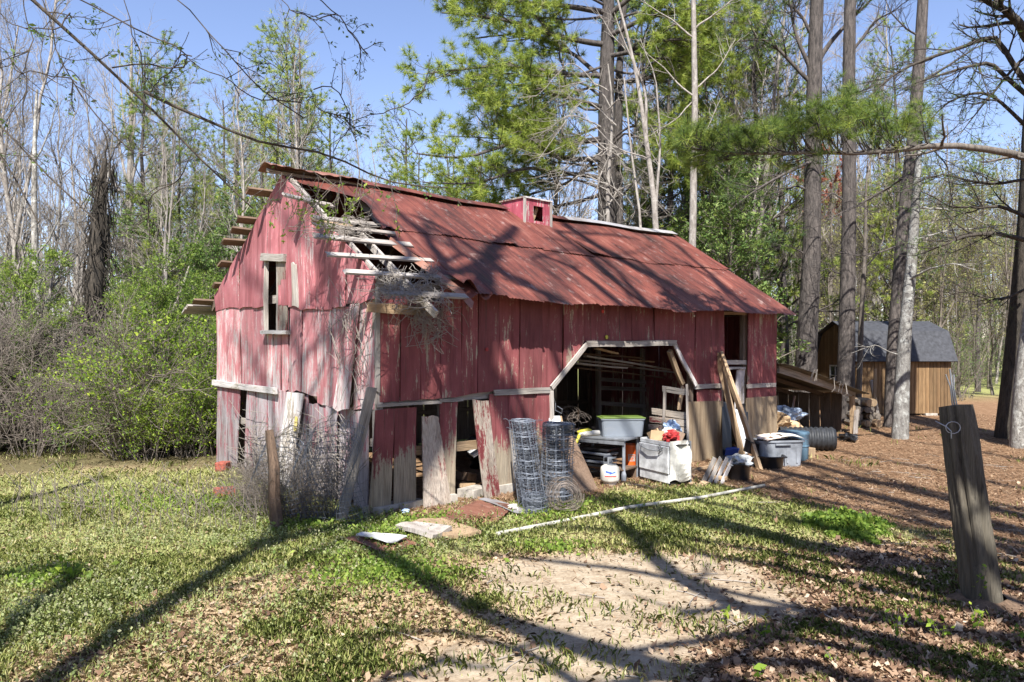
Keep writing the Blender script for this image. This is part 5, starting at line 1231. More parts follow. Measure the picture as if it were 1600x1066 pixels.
sapP = protos('young_evergreen', 'young dark green evergreen in the woods', 'tree', 'young evergreens in the woods', [[('trunk', SAP[k][0], 'bark_mid'), ('crown', SAP[k][1], 'spring_dk')] for k in range(3)])
for q_ in sapP: q_['short'] = 'young evergreen'; q_['kindg'] = 'young evergreens'
pineP = protos('pine_tree', 'pine standing in the woods behind the barn', 'tree', 'pines behind the barn', [[('trunk', PINE[k][0], 'bark_pine'), ('crown', PINE[k][1], 'needle')] for k in range(3)])
for q_ in pineP: q_['short'] = 'pine'; q_['kindg'] = 'pines'
def P_(lst, seed=0, smin=.8, smax=1.2, tl=.05):
    def f(r, x, y, i): put(lst[r.randrange(len(lst))], x, y, r.uniform(0, 6.28), r.uniform(smin, smax), (r.uniform(-tl, tl), r.uniform(-tl, tl)))
    return f
# left wood edge
springS = protos('leafy_sapling', 'x', 'tree', 'x', [[('trunk', SAP[k][0].copy(), 'bark_mid'), ('crown', SAP[k][1].copy(), 'spring_mid')] for k in range(3)])
for q_ in springS: q_['short'] = 'fresh green sapling'; q_['kindg'] = 'fresh green saplings'
scatter(12, 180, 350, 15.6, 20, P_(springS, smin=.4, smax=.7, tl=.12), 101, .6)
scatter(3, -150, 180, 17, 21, P_(springS, smin=.4, smax=.75, tl=.12), 102, .7)
scatter(20, 200, 350, 15.2, 18.5, P_(greenL, smin=.5, smax=1.1, tl=.2), 1, .5)
scatter(12, 215, 338, 14.8, 16.2, P_(greenL, smin=.4, smax=.72), 27, .4)
scatter(20, -160, 350, 15.5, 22, P_(dkL, smin=.6, smax=1.0), 3, .6)
for k in range(9):
    r_ = random.Random(800 + k); yy_ = r_.uniform(15.6, 18.5); put(dkL[k % 3] if k % 3 else greenL[k % 4], (95 + 12.5 * k - 800) * yy_ / 1200, yy_, r_.random() * 6, r_.uniform(.3, .5))
scatter(30, -160, 250, 15.0, 19, P_(brushP, smin=.7, smax=1.5, tl=.2), 4, .4)
scatter(26, -250, 460, 20, 34, P_(sapP, smin=.5, smax=.95), 5, 1.2)
scatter(60, -300, 480, 19, 36, P_(bareL, smin=.55, smax=1.05), 6, .7)
scatter(32, -300, 800, 30, 60, P_(bareL, smin=.8, smax=1.15), 7, 1.2)
# behind the barn
scatter(9, 210, 350, 23, 33, P_(pineP, smin=.6, smax=.8), 81, 1.6)
scatter(10, 345, 520, 24, 32, P_(pineP, smin=.78, smax=1.0), 8, 1.4)
scatter(6, 590, 760, 28, 36, P_(pineP, smin=.68, smax=.85), 9, 1.5)
scatter(12, 380, 660, 24, 40, P_(sapP, smin=.8, smax=1.1), 10, 1.2)
scatter(20, 1040, 1260, 22, 36, P_(sapP, smin=.7, smax=1.3), 11, 1.2)
scatter(20, 1030, 1330, 22, 40, P_(dkL, smin=.8, smax=1.3), 12, .8)
scatter(22, 780, 1330, 22, 45, P_(bareL, smin=.6, smax=1.0), 13, .9)
scatter(8, 1020, 1245, 26, 38, P_(pineP, smin=1.0, smax=1.45), 14, 1.8)
scatter(8, 1250, 1660, 44, 60, P_(pineP, smin=.7, smax=.95), 141, 2.5)
scatter(6, 1270, 1590, 33, 41, P_(pineP, smin=.85, smax=1.15), 145, 2.5)
scatter(16, 1000, 1240, 23, 36, P_(bareL, smin=.9, smax=1.5), 142, 1.2)
scatter(13, 1250, 1470, 34, 55, P_(bareL, smin=1.1, smax=1.6), 143, 1.4)
scatter(9, 1470, 1660, 38, 60, P_(bareL, smin=.7, smax=1.0), 144, 1.4)
# right: beyond the shed
scatter(50, 1240, 1720, 46, 78, P_(budR, smin=.85, smax=1.25), 15, 1.4)
scatter(34, 1220, 1640, 33, 46, P_(budR, smin=.5, smax=.9), 16, 1.0)
scatter(22, 1250, 1520, 30, 44, P_(dkL, smin=.7, smax=1.2), 17, .9)
scatter(14, 1450, 1700, 50, 58, P_(dkL, smin=1.0, smax=1.5), 18, 1.2)
scatter(80, -300, 1900, 58, 100, P_(bareF, smin=.8, smax=1.15), 19, 1.5)
# the wood goes on around the viewer; unseen trees added to cut sky fill
def ring(n, x0, x1, y0, y1, lst, smin, smax, seed):
    r = random.Random(seed)
    for k in range(n): put(lst[r.randrange(len(lst))], r.uniform(x0, x1), r.uniform(y0, y1), r.uniform(0, 6.28), r.uniform(smin, smax), label='tree of the wood behind the viewer, outside the picture')['group'] = 'trees behind the viewer'
ring(26, -34, 34, -24, -13, pineP, .8, 1.0, 301); ring(12, -34, -17, -12, 12, pineP, .8, 1.1, 302); ring(12, 19, 34, -12, 14, pineP, .8, 1.1, 303)
ring(14, -30, 30, -22, -12, sapP, .9, 1.2, 304); ring(12, -32, -15, -10, 13, sapP, .9, 1.2, 305)
# far mass of wood closing the horizon: trunks and crowns nobody could count
rg = np.random.default_rng(5); N = 1500; ang = rg.uniform(-1.15, 1.15, N); rad = rg.uniform(100, 150, N); bx = np.sin(ang) * rad; by = np.cos(ang) * rad
K = 4; Hh = rg.uniform(11, 22, N); P = np.stack([np.stack([bx + rg.normal(0, .2, N), by, hz(bx, by) - .5 + Hh * k / (K - 1)], -1) for k in range(K)], 1); R = np.linspace(.16, .03, K)[None] * rg.uniform(.6, 1.3, N)[:, None]
tag(link('far_tree_trunks', tube_mesh('far_tree_trunks', [(P, R, 3)]), M['bark_pale']), kind='stuff')
n = 170000; i = rg.integers(0, N, n); C = np.stack([bx[i] + rg.normal(0, 1.5, n), by[i] + rg.normal(0, 1.5, n), hz(bx[i], by[i]) + Hh[i] * rg.uniform(0, 1, n) ** .8], -1)
M['farwood'] = mat_leaf('far_wood_haze', [(0, (.16, .13, .10)), (.4, (.24, .21, .16)), (.7, (.26, .27, .14)), (1, (.34, .36, .18))], .3)
tag(link('far_wood', leafmesh('far_wood', [leafquads(rg, C, .42, .35)]), M['farwood']), kind='stuff')

# ================================================================= NAMED TREES
def custom_tree(name, label, trunk, tr, limbs, bark, crown=None, twig='twig', loc=None, seed=0, leaf=None, sub=(9, .9), tw=(4, .4), tuft=None, twigs=True, trK=14, up=.08, t0=.25, subflat=.5, group=None, trunk2=None, cat='tree', wigT=.02, taper=.22, thin=1.0):
    """trunk: world points, limbs: (points, r0) in world coords"""
    rg = np.random.default_rng(seed); base = np.array(tuple(loc if loc is not None else trunk[0]))
    T = resample(trunk, trK, wigT, rg)[None] - base; r = np.interp(np.linspace(0, 1, trK), np.linspace(0, 1, len(tr)), tr)[None]
    root = empty(name, tuple(base), 0, label, cat, group)
    sets = [(T, r, 14)]
    if trunk2: 
        for (q, rr) in trunk2: sets.append((resample(q, trK, wigT, rg)[None] - base, np.interp(np.linspace(0, 1, trK), np.linspace(0, 1, len(rr)), rr)[None], 10))
    link('trunk', tube_mesh('trunk', sets), M[bark], root, smooth=True)
    if limbs:
        K = 12; L = np.stack([resample(p, K, .03, rg) for p, _ in limbs]) - base; LR = np.stack([np.linspace(r0, max(r0 * taper, .006), K) for _, r0 in limbs])
        s, sr = kids(rg, L, LR, sub[0], t0, 1, sub[1], .8, up, 6, .16, .5, .35, subflat, rmin=.005 * thin)
        t, tr_ = kids(rg, s, sr, tw[0], .15, 1, tw[1], .7, up, 4, .2, .6, .3, subflat * .5, rmin=.003 * thin)
        tag(link('limbs', tube_mesh('limbs', [(L, LR, 7), (s, sr, 4)]), M[bark], root, smooth=True), kind='stuff')
        tag(link('twigs', tube_mesh('twigs', [(t, tr_, 3)]), M[twig], root), kind='stuff')
        if tuft:
            per, m, ln, w = tuft; i = np.repeat(np.arange(len(t)), per); p, A, _ = along(t[i], tr_[i], rg.uniform(.4, 1, len(i)))
            link('crown', leafmesh('crown', [tufts(rg, p, A + np.array([0, 0, .45]), m, ln, w)]), M[crown], root)
        elif leaf:
            nn_, sz = leaf; i = rg.integers(0, len(t), nn_); p, _, _ = along(t[i], tr_[i], rg.uniform(.1, 1, nn_)); p += rg.normal(0, .02, p.shape)
            link('leaves', leafmesh('leaves', [leafquads(rg, p, sz, .45)]), M[crown], root)
    return root
def A_(Y, *pts): return [AT(px, py, Y + (d[0] if d else 0)) for px, py, *d in pts]
def gnd(px, Y): x = (px - 800) * Y / 1200; return Vector((x, Y, float(hz(x, Y)) - .05))

# big centre pine
Yp = 24.5
cp_limbs = [(A_(Yp, (948, 20), (880, 10, -.5), (800, 0, -1), (700, -30, -1.5)), .10), (A_(Yp, (948, 70), (880, 60, -.6), (790, 30, -1), (690, 20, -1.2)), .10),
            (A_(Yp, (948, 130), (900, 85, .5), (830, 50, 1), (740, 60, 1)), .08), (A_(Yp, (948, 120), (870, 115, -.8), (780, 100, -1.4), (670, 115, -2)), .09),
            (A_(Yp, (946, 170), (880, 150, -1), (800, 130, -1.5), (720, 140, -2)), .08), (A_(Yp, (946, 215), (880, 225, -.5), (830, 205, -1), (780, 180, -1.4)), .07),
            (A_(Yp, (945, 250), (880, 250, -.7), (820, 215, -1.4), (720, 250, -2), (650, 240, -2.2)), .10), (A_(Yp, (945, 280), (880, 270, -.8), (820, 260, -1.4), (740, 290, -1.8), (660, 285, -2)), .08),
            (A_(Yp, (945, 60), (1000, 30, -1), (1060, 20, -1.5), (1130, -10, -2)), .09), (A_(Yp, (945, 90), (1010, 70, -1), (1060, 60, -1.5), (1110, 70, -2)), .08),
            (A_(Yp, (948, -10), (900, -40, -1), (830, -60, -1)), .08), (A_(Yp, (948, 30), (990, -10, -.6), (1060, -40, -1), (1150, -60)), .09), (A_(Yp, (946, 140), (1000, 120, 1), (1060, 120, 1.5), (1120, 150, 2)), .07),
            (A_(Yp, (946, 230), (900, 280, 1), (850, 300, 1.4), (760, 320, 1.8)), .07), (A_(Yp, (946, 300), (890, 320, .3), (820, 330, .5), (700, 330, .5)), .07)]
r = random.Random(77)
for k in range(24):
    y0 = r.uniform(-60, 310); side = -1 if k % 3 else 1; ln = r.uniform(110, 260) if side < 0 else r.uniform(80, 200); dz = r.uniform(-2.4, 2.2); dy = r.uniform(-40, 25) + (0 if side < 0 else -15)
    q1, q2, q3 = r.uniform(-38, 20), r.uniform(-45, 35), r.uniform(-60, 45)
    cp_limbs.append((A_(Yp, (948, y0), (948 + side * ln * .25, y0 + q1, dz * .3), (948 + side * ln * .5, y0 + q1 * .4 + q2 * .6, dz * .6), (948 + side * ln * .75, y0 + q2, dz * .8), (948 + side * ln, y0 + q3, dz)), .045))
custom_tree('pine_tree', 'large spreading pine with yellow-green needle pads directly behind the barn roof and cupola', [gnd(952, Yp), AT(950, 300, Yp), AT(946, 150, Yp), AT(952, 20, Yp), AT(950, -140, Yp)], [.36, .33, .28, .22, .10], cp_limbs, 'bark_pine', 'needle', seed=31, sub=(13, 1.6), tw=(6, .6), tuft=(5, 14, .24, .0075), t0=.22,
            trunk2=[([gnd(968, Yp + .6), AT(966, 300, Yp + .6), AT(966, 120, Yp + .6), AT(980, -60, Yp + .6)], [.2, .17, .14, .06])])
Yq = 31
qp = [(A_(Yq, (1075, y), (1075 + dx * .5, y - 12, dz), (1075 + dx, y - dy, dz * 1.6)), .07) for y, dx, dy, dz in ((60, 90, 10, -1), (90, -90, 20, 1), (140, 85, 30, -1), (190, -75, 20, -1), (230, 90, 0, 1), (270, -80, 10, 1), (300, 80, 0, -1), (20, -100, 20, 0), (-10, 100, 20, 0), (330, 70, -10, 1), (350, -60, 0, 0), (170, 100, 30, 1.5), (120, -50, 30, 2))]
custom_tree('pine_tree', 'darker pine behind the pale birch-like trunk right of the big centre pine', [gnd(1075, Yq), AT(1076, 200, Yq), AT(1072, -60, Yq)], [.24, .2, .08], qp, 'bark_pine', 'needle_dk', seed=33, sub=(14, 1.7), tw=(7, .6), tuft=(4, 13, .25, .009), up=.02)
# pale slim trunks in front of it
Yw = 21
custom_tree('pale_tree', 'tall straight pale trunk rising behind the right half of the roof ridge', [gnd(1078, Yw), AT(1082, 300, Yw), AT(1086, 150, Yw), AT(1084, 0, Yw), AT(1083, -80, Yw)], [.12, .105, .095, .08, .05],
            [(A_(Yw, (1085, 60), (1050, 30), (1000, 0)), .03), (A_(Yw, (1085, 140), (1120, 110), (1150, 60)), .028), (A_(Yw, (1083, 150), (1040, 110), (1000, 70)), .028), (A_(Yw, (1086, 45), (1120, 20), (1170, -20)), .03), (A_(Yw, (1082, 230), (1110, 190), (1130, 150)), .02), (A_(Yw, (1081, 160), (1050, 190), (1010, 215)), .02)], 'bark_pale', None, 'twig_pale', seed=41, sub=(5, .9), tw=(3, .4))
custom_tree('pale_tree', 'pale forked tree leaning left above the ridge beside the straight pale trunk', [gnd(1030, Yw), AT(1026, 340, Yw), AT(1008, 200, Yw), AT(985, 70, Yw), AT(965, 0, Yw)], [.11, .10, .08, .055, .03],
            [(A_(Yw, (1010, 210), (1008, 130), (985, 90), (960, 20)), .05), (A_(Yw, (1025, 330), (1032, 200), (1024, 120), (1000, 60)), .045), (A_(Yw, (990, 90), (960, 60), (930, 10)), .025), (A_(Yw, (1015, 250), (960, 230), (900, 170)), .025)], 'bark_pale', None, 'twig_pale', seed=42, sub=(6, .9), tw=(3, .4), trunk2=[([gnd(1010, Yw + .5), AT(1000, 330, Yw + .5), AT(985, 230, Yw + .5), AT(975, 120, Yw + .5)], [.06, .05, .035, .02])])
# tangle of bare vines in front of the pine
vin = []; r = random.Random(17)
for k in range(26):
    x0, y0 = r.uniform(925, 985), r.uniform(130, 345); dx = r.uniform(-135, -30) if k % 3 else r.uniform(30, 90)
    vin.append((A_(22.6, (x0, y0), (x0 + dx * .4, y0 - r.uniform(10, 50), r.uniform(-.5, .5)), (x0 + dx, y0 + r.uniform(-30, 60), r.uniform(-1, 1))), .022))
custom_tree('bare_tree', 'dense tangled leafless tree in front of the big pine, just right of the cupola', [gnd(950, 22.7), AT(950, 300, 22.7), AT(958, 180, 22.7), AT(950, 100, 22.7)], [.09, .08, .06, .02], vin, 'bark_pale', None, 'twig_pale', seed=43, sub=(8, 1.3), tw=(5, .6), up=.02, subflat=.2)

# left vine-wrapped trunk
Yv = 19.5
vw = custom_tree('vine_wrapped_trunk', 'dark broken trunk wrapped in shaggy dead vines in the left wood', [gnd(142, Yv), AT(147, 520, Yv), AT(150, 400, Yv), AT(160, 300, Yv), AT(164, 248, Yv)], [.23, .20, .21, .18, .06], [(A_(Yv, (163, 256), (168, 225), (160, 190)), .03), (A_(Yv, (162, 262), (178, 240), (190, 215)), .02), (A_(Yv, (160, 275), (145, 245), (140, 225)), .02), (A_(Yv, (160, 330), (140, 300), (120, 262)), .03), (A_(Yv, (155, 420), (180, 390), (205, 380)), .02), (A_(Yv, (150, 520), (120, 500), (95, 510)), .02)], 'bark_dark', None, 'twig_dark', seed=51, sub=(6, .6), tw=(3, .3), wigT=.04)
rg = np.random.default_rng(52); N = 420; ti = rg.uniform(.12, 1.0, N); tk = resample([gnd(142, Yv), AT(147, 520, Yv), AT(150, 400, Yv), AT(160, 300, Yv), AT(164, 246, Yv)], 20)[None]
p, T, _ = along(np.repeat(tk, N, 0), np.ones((N, 20)), ti); a = rg.uniform(0, 6.28, N); o = np.stack([np.cos(a), np.sin(a), a * 0], -1) * rg.uniform(.15, .26, N)[:, None]
pts = np.stack([p + o, p + o * 1.12 + np.array([0, 0, -.15]), p + o * 1.25 + rg.normal(0, .08, (N, 3)) + np.array([0, 0, -.42]), p + o * 1.1 + rg.normal(0, .12, (N, 3)) + np.array([0, 0, -.75])], 1)
link('hanging_vines', tube_mesh('hanging_vines', [(pts - np.array(tuple(vw.location)), np.full((N, 4), .012), 3)]), M['bark_dark'], vw)
# white trunk at far left, and specific bare trees on the left
custom_tree('white_trunk_tree', 'white-barked slim trunk at the far left of the thicket', [gnd(62, 21), AT(60, 600, 21), AT(57, 450, 21), AT(52, 300, 21), AT(58, 140, 21)], [.10, .095, .085, .07, .03], [(A_(21, (57, 400), (90, 350), (110, 290)), .03), (A_(21, (55, 350), (25, 300), (5, 240)), .03), (A_(21, (54, 250), (80, 200), (90, 150)), .025)], 'bark_lichen', None, 'twig', seed=53, sub=(7, 1.0), tw=(4, .4))
custom_tree('bare_tree', 'tall many-stemmed bare tree against the blue sky at upper left', [gnd(205, 30), AT(203, 400, 30), AT(204, 250, 30), AT(206, 60, 30)], [.2, .17, .12, .03],
            [(A_(30, (203, 300), (180, 200), (160, 110)), .06), (A_(30, (204, 290), (230, 200), (245, 110)), .06), (A_(30, (204, 330), (150, 230), (130, 150)), .05), (A_(30, (204, 250), (215, 150), (220, 60)), .05), (A_(30, (204, 320), (250, 220), (275, 160)), .05), (A_(30, (203, 260), (190, 150), (185, 70)), .05)], 'bark_pale', None, 'twig_pale', seed=54, sub=(13, 2.0), tw=(6, .9), up=.16)

# ---- right hand trunks
def rt(name, label, pts, radii, limbs, bark, seed, **k): return custom_tree(name, label, pts, radii, limbs, bark, k.pop('crown', None), k.pop('twig', 'twig_dark'), seed=seed, **k)
Y1 = 24.0
l1 = [(A_(Y1, (1272, 120), (1255, 80), (1235, 30), (1240, -30)), .08), (A_(Y1, (1272, 110), (1300, 60), (1340, 20), (1390, -30)), .09), (A_(Y1, (1268, 130), (1220, 80), (1190, 60), (1150, 65, -1)), .07), (A_(Y1, (1272, 250), (1230, 270, -1), (1190, 290, -1.5), (1140, 330, -2)), .06),
      (A_(Y1, (1275, 60), (1250, 20), (1200, -20)), .06), (A_(Y1, (1270, 180), (1310, 150, 1), (1370, 140, 2)), .05), (A_(Y1, (1262, 400), (1230, 380), (1200, 395)), .03), (A_(Y1, (1268, 300), (1240, 290), (1190, 310)), .04)]
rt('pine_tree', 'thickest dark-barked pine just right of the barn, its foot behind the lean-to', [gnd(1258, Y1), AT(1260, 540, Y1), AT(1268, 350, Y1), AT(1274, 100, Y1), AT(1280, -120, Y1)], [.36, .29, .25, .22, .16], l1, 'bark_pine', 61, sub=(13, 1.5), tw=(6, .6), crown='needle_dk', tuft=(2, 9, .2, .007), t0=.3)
Y2 = 22.8
rt('pine_tree', 'straight grey-barked pine between the dark pine and the forked one, in front of the shed', [gnd(1321, Y2), AT(1323, 500, Y2), AT(1326, 300, Y2), AT(1327, 100, Y2), AT(1330, -120, Y2)], [.27, .22, .19, .175, .13],
   [(A_(Y2, (1327, 90), (1360, 40), (1420, 0, -1)), .05), (A_(Y2, (1326, 220), (1290, 190), (1250, 200)), .03), (A_(Y2, (1326, 320), (1300, 300), (1270, 330)), .03), (A_(Y2, (1325, 430), (1290, 420), (1260, 440)), .025), (A_(Y2, (1327, 150), (1370, 130), (1410, 140)), .03)], 'bark_pine', 62, sub=(11, 1.2), tw=(5, .5), t0=.15)
Y3 = 21.3
rt('pine_tree', 'dark trunk that leans right as it rises, its foot left of the lichened trunk', [gnd(1392, Y3), AT(1395, 570, Y3), AT(1400, 460, Y3), AT(1413, 328, Y3), AT(1427, 225, Y3), AT(1436, 94, Y3), AT(1448, -120, Y3)], [.19, .17, .165, .16, .15, .10],
   [(A_(Y3, (1425, 270), (1380, 300, 1), (1340, 320, 1), (1285, 350)), .045), (A_(Y3, (1440, 130), (1500, 90), (1560, 60)), .04), (A_(Y3, (1430, 200), (1480, 260), (1490, 330)), .03), (A_(Y3, (1440, 60), (1400, 30), (1370, -20)), .03), (A_(Y3, (1415, 380), (1350, 400), (1290, 390, .5)), .03)], 'bark_pine', 63, sub=(12, 1.2), tw=(6, .5), t0=.15)
Y4 = 18.7
rt('lichened_trunk', 'pale lichen-spotted slim trunk, nearest of the right trunks, foot on the pine straw', [gnd(1406, Y4), AT(1410, 600, Y4), AT(1418, 470, Y4), AT(1430, 350, Y4), AT(1436, 250, Y4), AT(1440, 190, Y4)], [.20, .165, .14, .12, .09, .03],
   [(A_(Y4, (1414, 440), (1480, 410, -1), (1540, 425, -1.5)), .03), (A_(Y4, (1420, 380), (1480, 360, .5), (1600, 350, 1)), .03), (A_(Y4, (1410, 560), (1370, 540), (1330, 552)), .012), (A_(Y4, (1425, 320), (1500, 330), (1580, 370)), .03)], 'bark_lichen', 64, sub=(6, .7), tw=(3, .3))
rt('slim_trunk', 'slim bare sapling standing right behind the straight grey-barked pine', [gnd(1342, 24), AT(1345, 520, 24), AT(1352, 400, 24), AT(1356, 250, 24)], [.09, .08, .06, .02], [(A_(24, (1350, 420), (1380, 380), (1390, 330)), .03), (A_(24, (1352, 380), (1330, 330), (1320, 280)), .03)], 'bark_mid', 65, sub=(7, .8), tw=(4, .4))
Y5 = 18.3
rt('oak_trunk', 'huge black-barked trunk at the right edge of the frame', [gnd(1585, Y5 + .5), AT(1590, 620, Y5 + .5), AT(1603, 450, Y5 + .5), AT(1616, 250, Y5 + .5), AT(1625, 0, Y5 + .5), AT(1628, -200, Y5)], [.44, .33, .28, .25, .22, .16],
   [(A_(Y5, (1606, 60, .4), (1580, 20), (1540, 0), (1500, -30)), .13), (A_(Y5, (1604, 130), (1560, 50), (1400, 110), (1350, 160)), .07), (A_(Y5, (1600, 375), (1540, 360), (1480, 380, -1), (1430, 400)), .06), (A_(Y5, (1606, 200), (1540, 140), (1480, 160), (1440, 200)), .05), (A_(Y5, (1604, 340), (1560, 320), (1500, 330), (1440, 300)), .05), (A_(Y5, (1606, 150), (1550, 95), (1490, 110, -1), (1430, 130, -1)), .06), (A_(Y5, (1606, 280), (1540, 290), (1470, 270), (1400, 300)), .04), (A_(Y5, (1606, 450), (1560, 470), (1500, 455), (1460, 470)), .035), (A_(Y5, (1604, 90), (1570, 120), (1500, 210)), .04)], 'bark_dark', 66, sub=(16, 1.3), tw=(7, .5), t0=.1, crown='needle_dk', tuft=(1, 7, .14, .005))
rt('lichened_trunk', 'thick lichen-crusted trunk at the right edge in front of the black trunk', [gnd(1606, 17.0), AT(1610, 600, 17.0), AT(1625, 450, 17.2), AT(1640, 200, 17.3), AT(1650, -120, 17.3)], [.36, .28, .25, .22, .15], [], 'bark_lichen', 67)
# near pine limb that crosses the right half: its tree stands at the right edge
pl_l = [([AT(1640, 262, 16.0), AT(1600, 246, 15.2), AT(1540, 230, 14.6), AT(1450, 226, 14.0), AT(1370, 238, 13.6), AT(1300, 240, 13.2), AT(1230, 238, 12.9), AT(1160, 240, 12.6), AT(1080, 232, 12.3)], .085)]
pine_near = custom_tree('pine_tree', 'pine off the right edge whose long curving limb carries green needles over the shed', [Vector((11.6, 16.6, -.05)), Vector((11.6, 16.6, 4)), Vector((11.7, 16.6, 9)), Vector((11.7, 16.6, 13))], [.3, .26, .22, .12], pl_l, 'bark_mid', None, 'twig_dark', seed=70, sub=(12, 1.0), tw=(4, .4), t0=.1)
rg = np.random.default_rng(71); base = np.array(tuple(pine_near.location)); sub_l = []
r = random.Random(5); sp = []
def limb_y(px): return float(np.interp(px, [1080, 1160, 1230, 1300, 1370, 1450], [232, 240, 238, 240, 238, 226]))
def limb_Y(px): return float(np.interp(px, [1080, 1160, 1230, 1300, 1370, 1450], [12.3, 12.6, 12.9, 13.2, 13.6, 14.0]))
for (c, w, up, n_) in ((1075, 22, 18, 6), (1105, 22, 26, 8), (1150, 22, 30, 8), (1185, 16, 48, 7), (1225, 20, 60, 9), (1265, 20, 62, 9), (1300, 16, 84, 9), (1335, 18, 92, 11), (1372, 16, 70, 7), (1400, 14, 44, 4), (1440, 12, 52, 4), (1120, 30, -14, 4), (1250, 40, -12, 3)):
    for k in range(n_):
        x0 = min(1450, c + r.uniform(0, 45)); y0 = limb_y(x0); Y0_ = limb_Y(x0); x1 = c + r.uniform(-w, w); y1 = y0 - up * r.uniform(.35, 1.1); d = r.uniform(-.8, .8)
        sp.append([AT(x0, y0, Y0_), AT(x0 * .6 + x1 * .4, y0 - (y0 - y1) * .25 + 3, Y0_ + d * .4), AT(x1 + 4, y1 + 8, Y0_ + d * .8), AT(x1, y1, Y0_ + d)])
Kp = np.stack([resample(q, 7) for q in sp]) - base; Rp = np.full(Kp.shape[:2], .010) * np.linspace(1.4, .5, 7)[None]
kb, kr = kids(rg, Kp, Rp, 6, .35, 1, .42, .8, .12, 5, .18, .6, .3, rmin=.004)
tag(link('branchlets', tube_mesh('branchlets', [(Kp, Rp, 4), (kb, kr, 3)]), M['twig_dark'], pine_near), kind='stuff')
i = np.repeat(np.arange(len(kb)), 3); p, A, _ = along(kb[i], kr[i], rg.uniform(.45, 1, len(i)))
link('crown', leafmesh('crown', [tufts(rg, p, A * 1.2 + np.array([0, 0, .2]), 20, .22, .0030, .85)]), M['needle_near'], pine_near)
custom_tree('redbud_tree', 'small tree with dull red buds between the two dark pines', [gnd(1300, 34), AT(1298, 400, 34), AT(1300, 280, 34)], [.1, .08, .03], [(A_(34, (1298, 400), (1270, 320), (1255, 270)), .03), (A_(34, (1298, 380), (1320, 310), (1330, 260)), .03), (A_(34, (1298, 360), (1295, 290), (1290, 240)), .03)], 'bark_mid', 'redbud', 'twig', seed=80, sub=(8, 1.3), tw=(5, .5), leaf=(3500, .11))

# ---- overhanging limb, upper left, from a tree standing just outside the left edge
T0 = Vector((-7.6, 4.6, -.05))
oh = [([Vector((-7.5, 4.7, 6.6)), AT(20, -60, 6.6), AT(55, 0, 6.7), AT(120, 65, 6.8), AT(175, 108, 6.9), AT(225, 143, 7.0), AT(262, 190, 7.1), AT(300, 240, 7.2), AT(345, 290, 7.3), AT(395, 326, 7.4)], .040),
      ([AT(225, 143, 7.0), AT(290, 180, 7.1), AT(350, 207, 7.2), AT(430, 225, 7.3), AT(520, 240, 7.4), AT(600, 290, 7.5), AT(700, 293, 7.5)], .020),
      ([AT(175, 106, 6.9), AT(220, 103, 6.9), AT(270, 113, 6.8), AT(305, 108, 6.8), AT(306, 90, 6.8), AT(270, 60, 6.7), AT(200, 46, 6.7), AT(110, -8, 6.6)], .012),
      ([AT(235, 145, 7.0), AT(265, 110, 7.0), AT(275, 90, 7.0), AT(300, 88, 7.0)], .008),
      ([Vector((-7.5, 4.7, 5.2)), AT(-40, 130, 6.0), AT(0, 190, 6.0), AT(50, 268, 6.0), AT(110, 315, 6.1), AT(150, 345, 6.1)], .016), ([Vector((-7.5, 4.7, 4.6)), AT(-30, 170, 6.4), AT(5, 235, 6.4), AT(30, 300, 6.4), AT(60, 348, 6.4)], .012),
      ([AT(300, 240, 7.2), AT(275, 282, 7.2), AT(235, 318, 7.2), AT(215, 352, 7.2)], .008), ([AT(260, -20, 6.8), AT(330, 60, 6.8), AT(380, 110, 6.8), AT(430, 160, 6.8), AT(475, 185, 6.9)], .008),
      ([AT(300, 96, 6.8), AT(350, 125, 6.8), AT(400, 155, 6.8), AT(470, 160, 6.9)], .007), ([AT(60, -30, 6.8), AT(90, 90, 6.8), AT(140, 170, 6.9), AT(210, 240, 7.0)], .008), ([AT(36, -10, 6.5), AT(42, 90, 6.5), AT(45, 160, 6.5), AT(38, 200, 6.5)], .007),
      ([AT(430, -10, 7.4), AT(455, 20, 7.4), AT(490, 32, 7.4), AT(525, 22, 7.4)], .006), ([AT(490, -8, 7.4), AT(512, 6, 7.4), AT(545, 45, 7.4), AT(575, 85, 7.4)], .009), ([AT(190, -10, 6.7), AT(215, 60, 6.7), AT(225, 110, 6.8), AT(220, 140, 6.8)], .006),
      ([AT(520, 240, 7.4), AT(550, 190, 7.4), AT(535, 150, 7.4), AT(490, 140, 7.4)], .007), ([AT(550, 190, 7.4), AT(600, 178, 7.4), AT(640, 155, 7.4), AT(665, 140, 7.4)], .006), ([AT(480, 150, 7.3), AT(510, 180, 7.4), AT(550, 188, 7.4)], .005),
      ([AT(0, 20, 6.6), AT(40, 50, 6.6), AT(90, 45, 6.6), AT(110, 20, 6.6)], .007), ([AT(-20, 60, 6.6), AT(30, 110, 6.6), AT(70, 110, 6.7), AT(120, 130, 6.7)], .006)]
oh = [(p_, w_ * (.8 if w_ > .015 else .6)) for p_, w_ in oh]
custom_tree('overhanging_tree', 'tree off the left edge whose bare budding limb hangs across the upper left sky', [T0, T0 + Vector((.1, .1, 3)), T0 + Vector((.1, .1, 6)), T0 + Vector((.3, .2, 10))], [.24, .2, .15, .06], oh, 'bark_dark', 'spring_dk', 'twig_dark', seed=91, sub=(5, .42), tw=(3, .16), leaf=(1100, .035), up=-.03, t0=.25, subflat=.1, thin=.6)
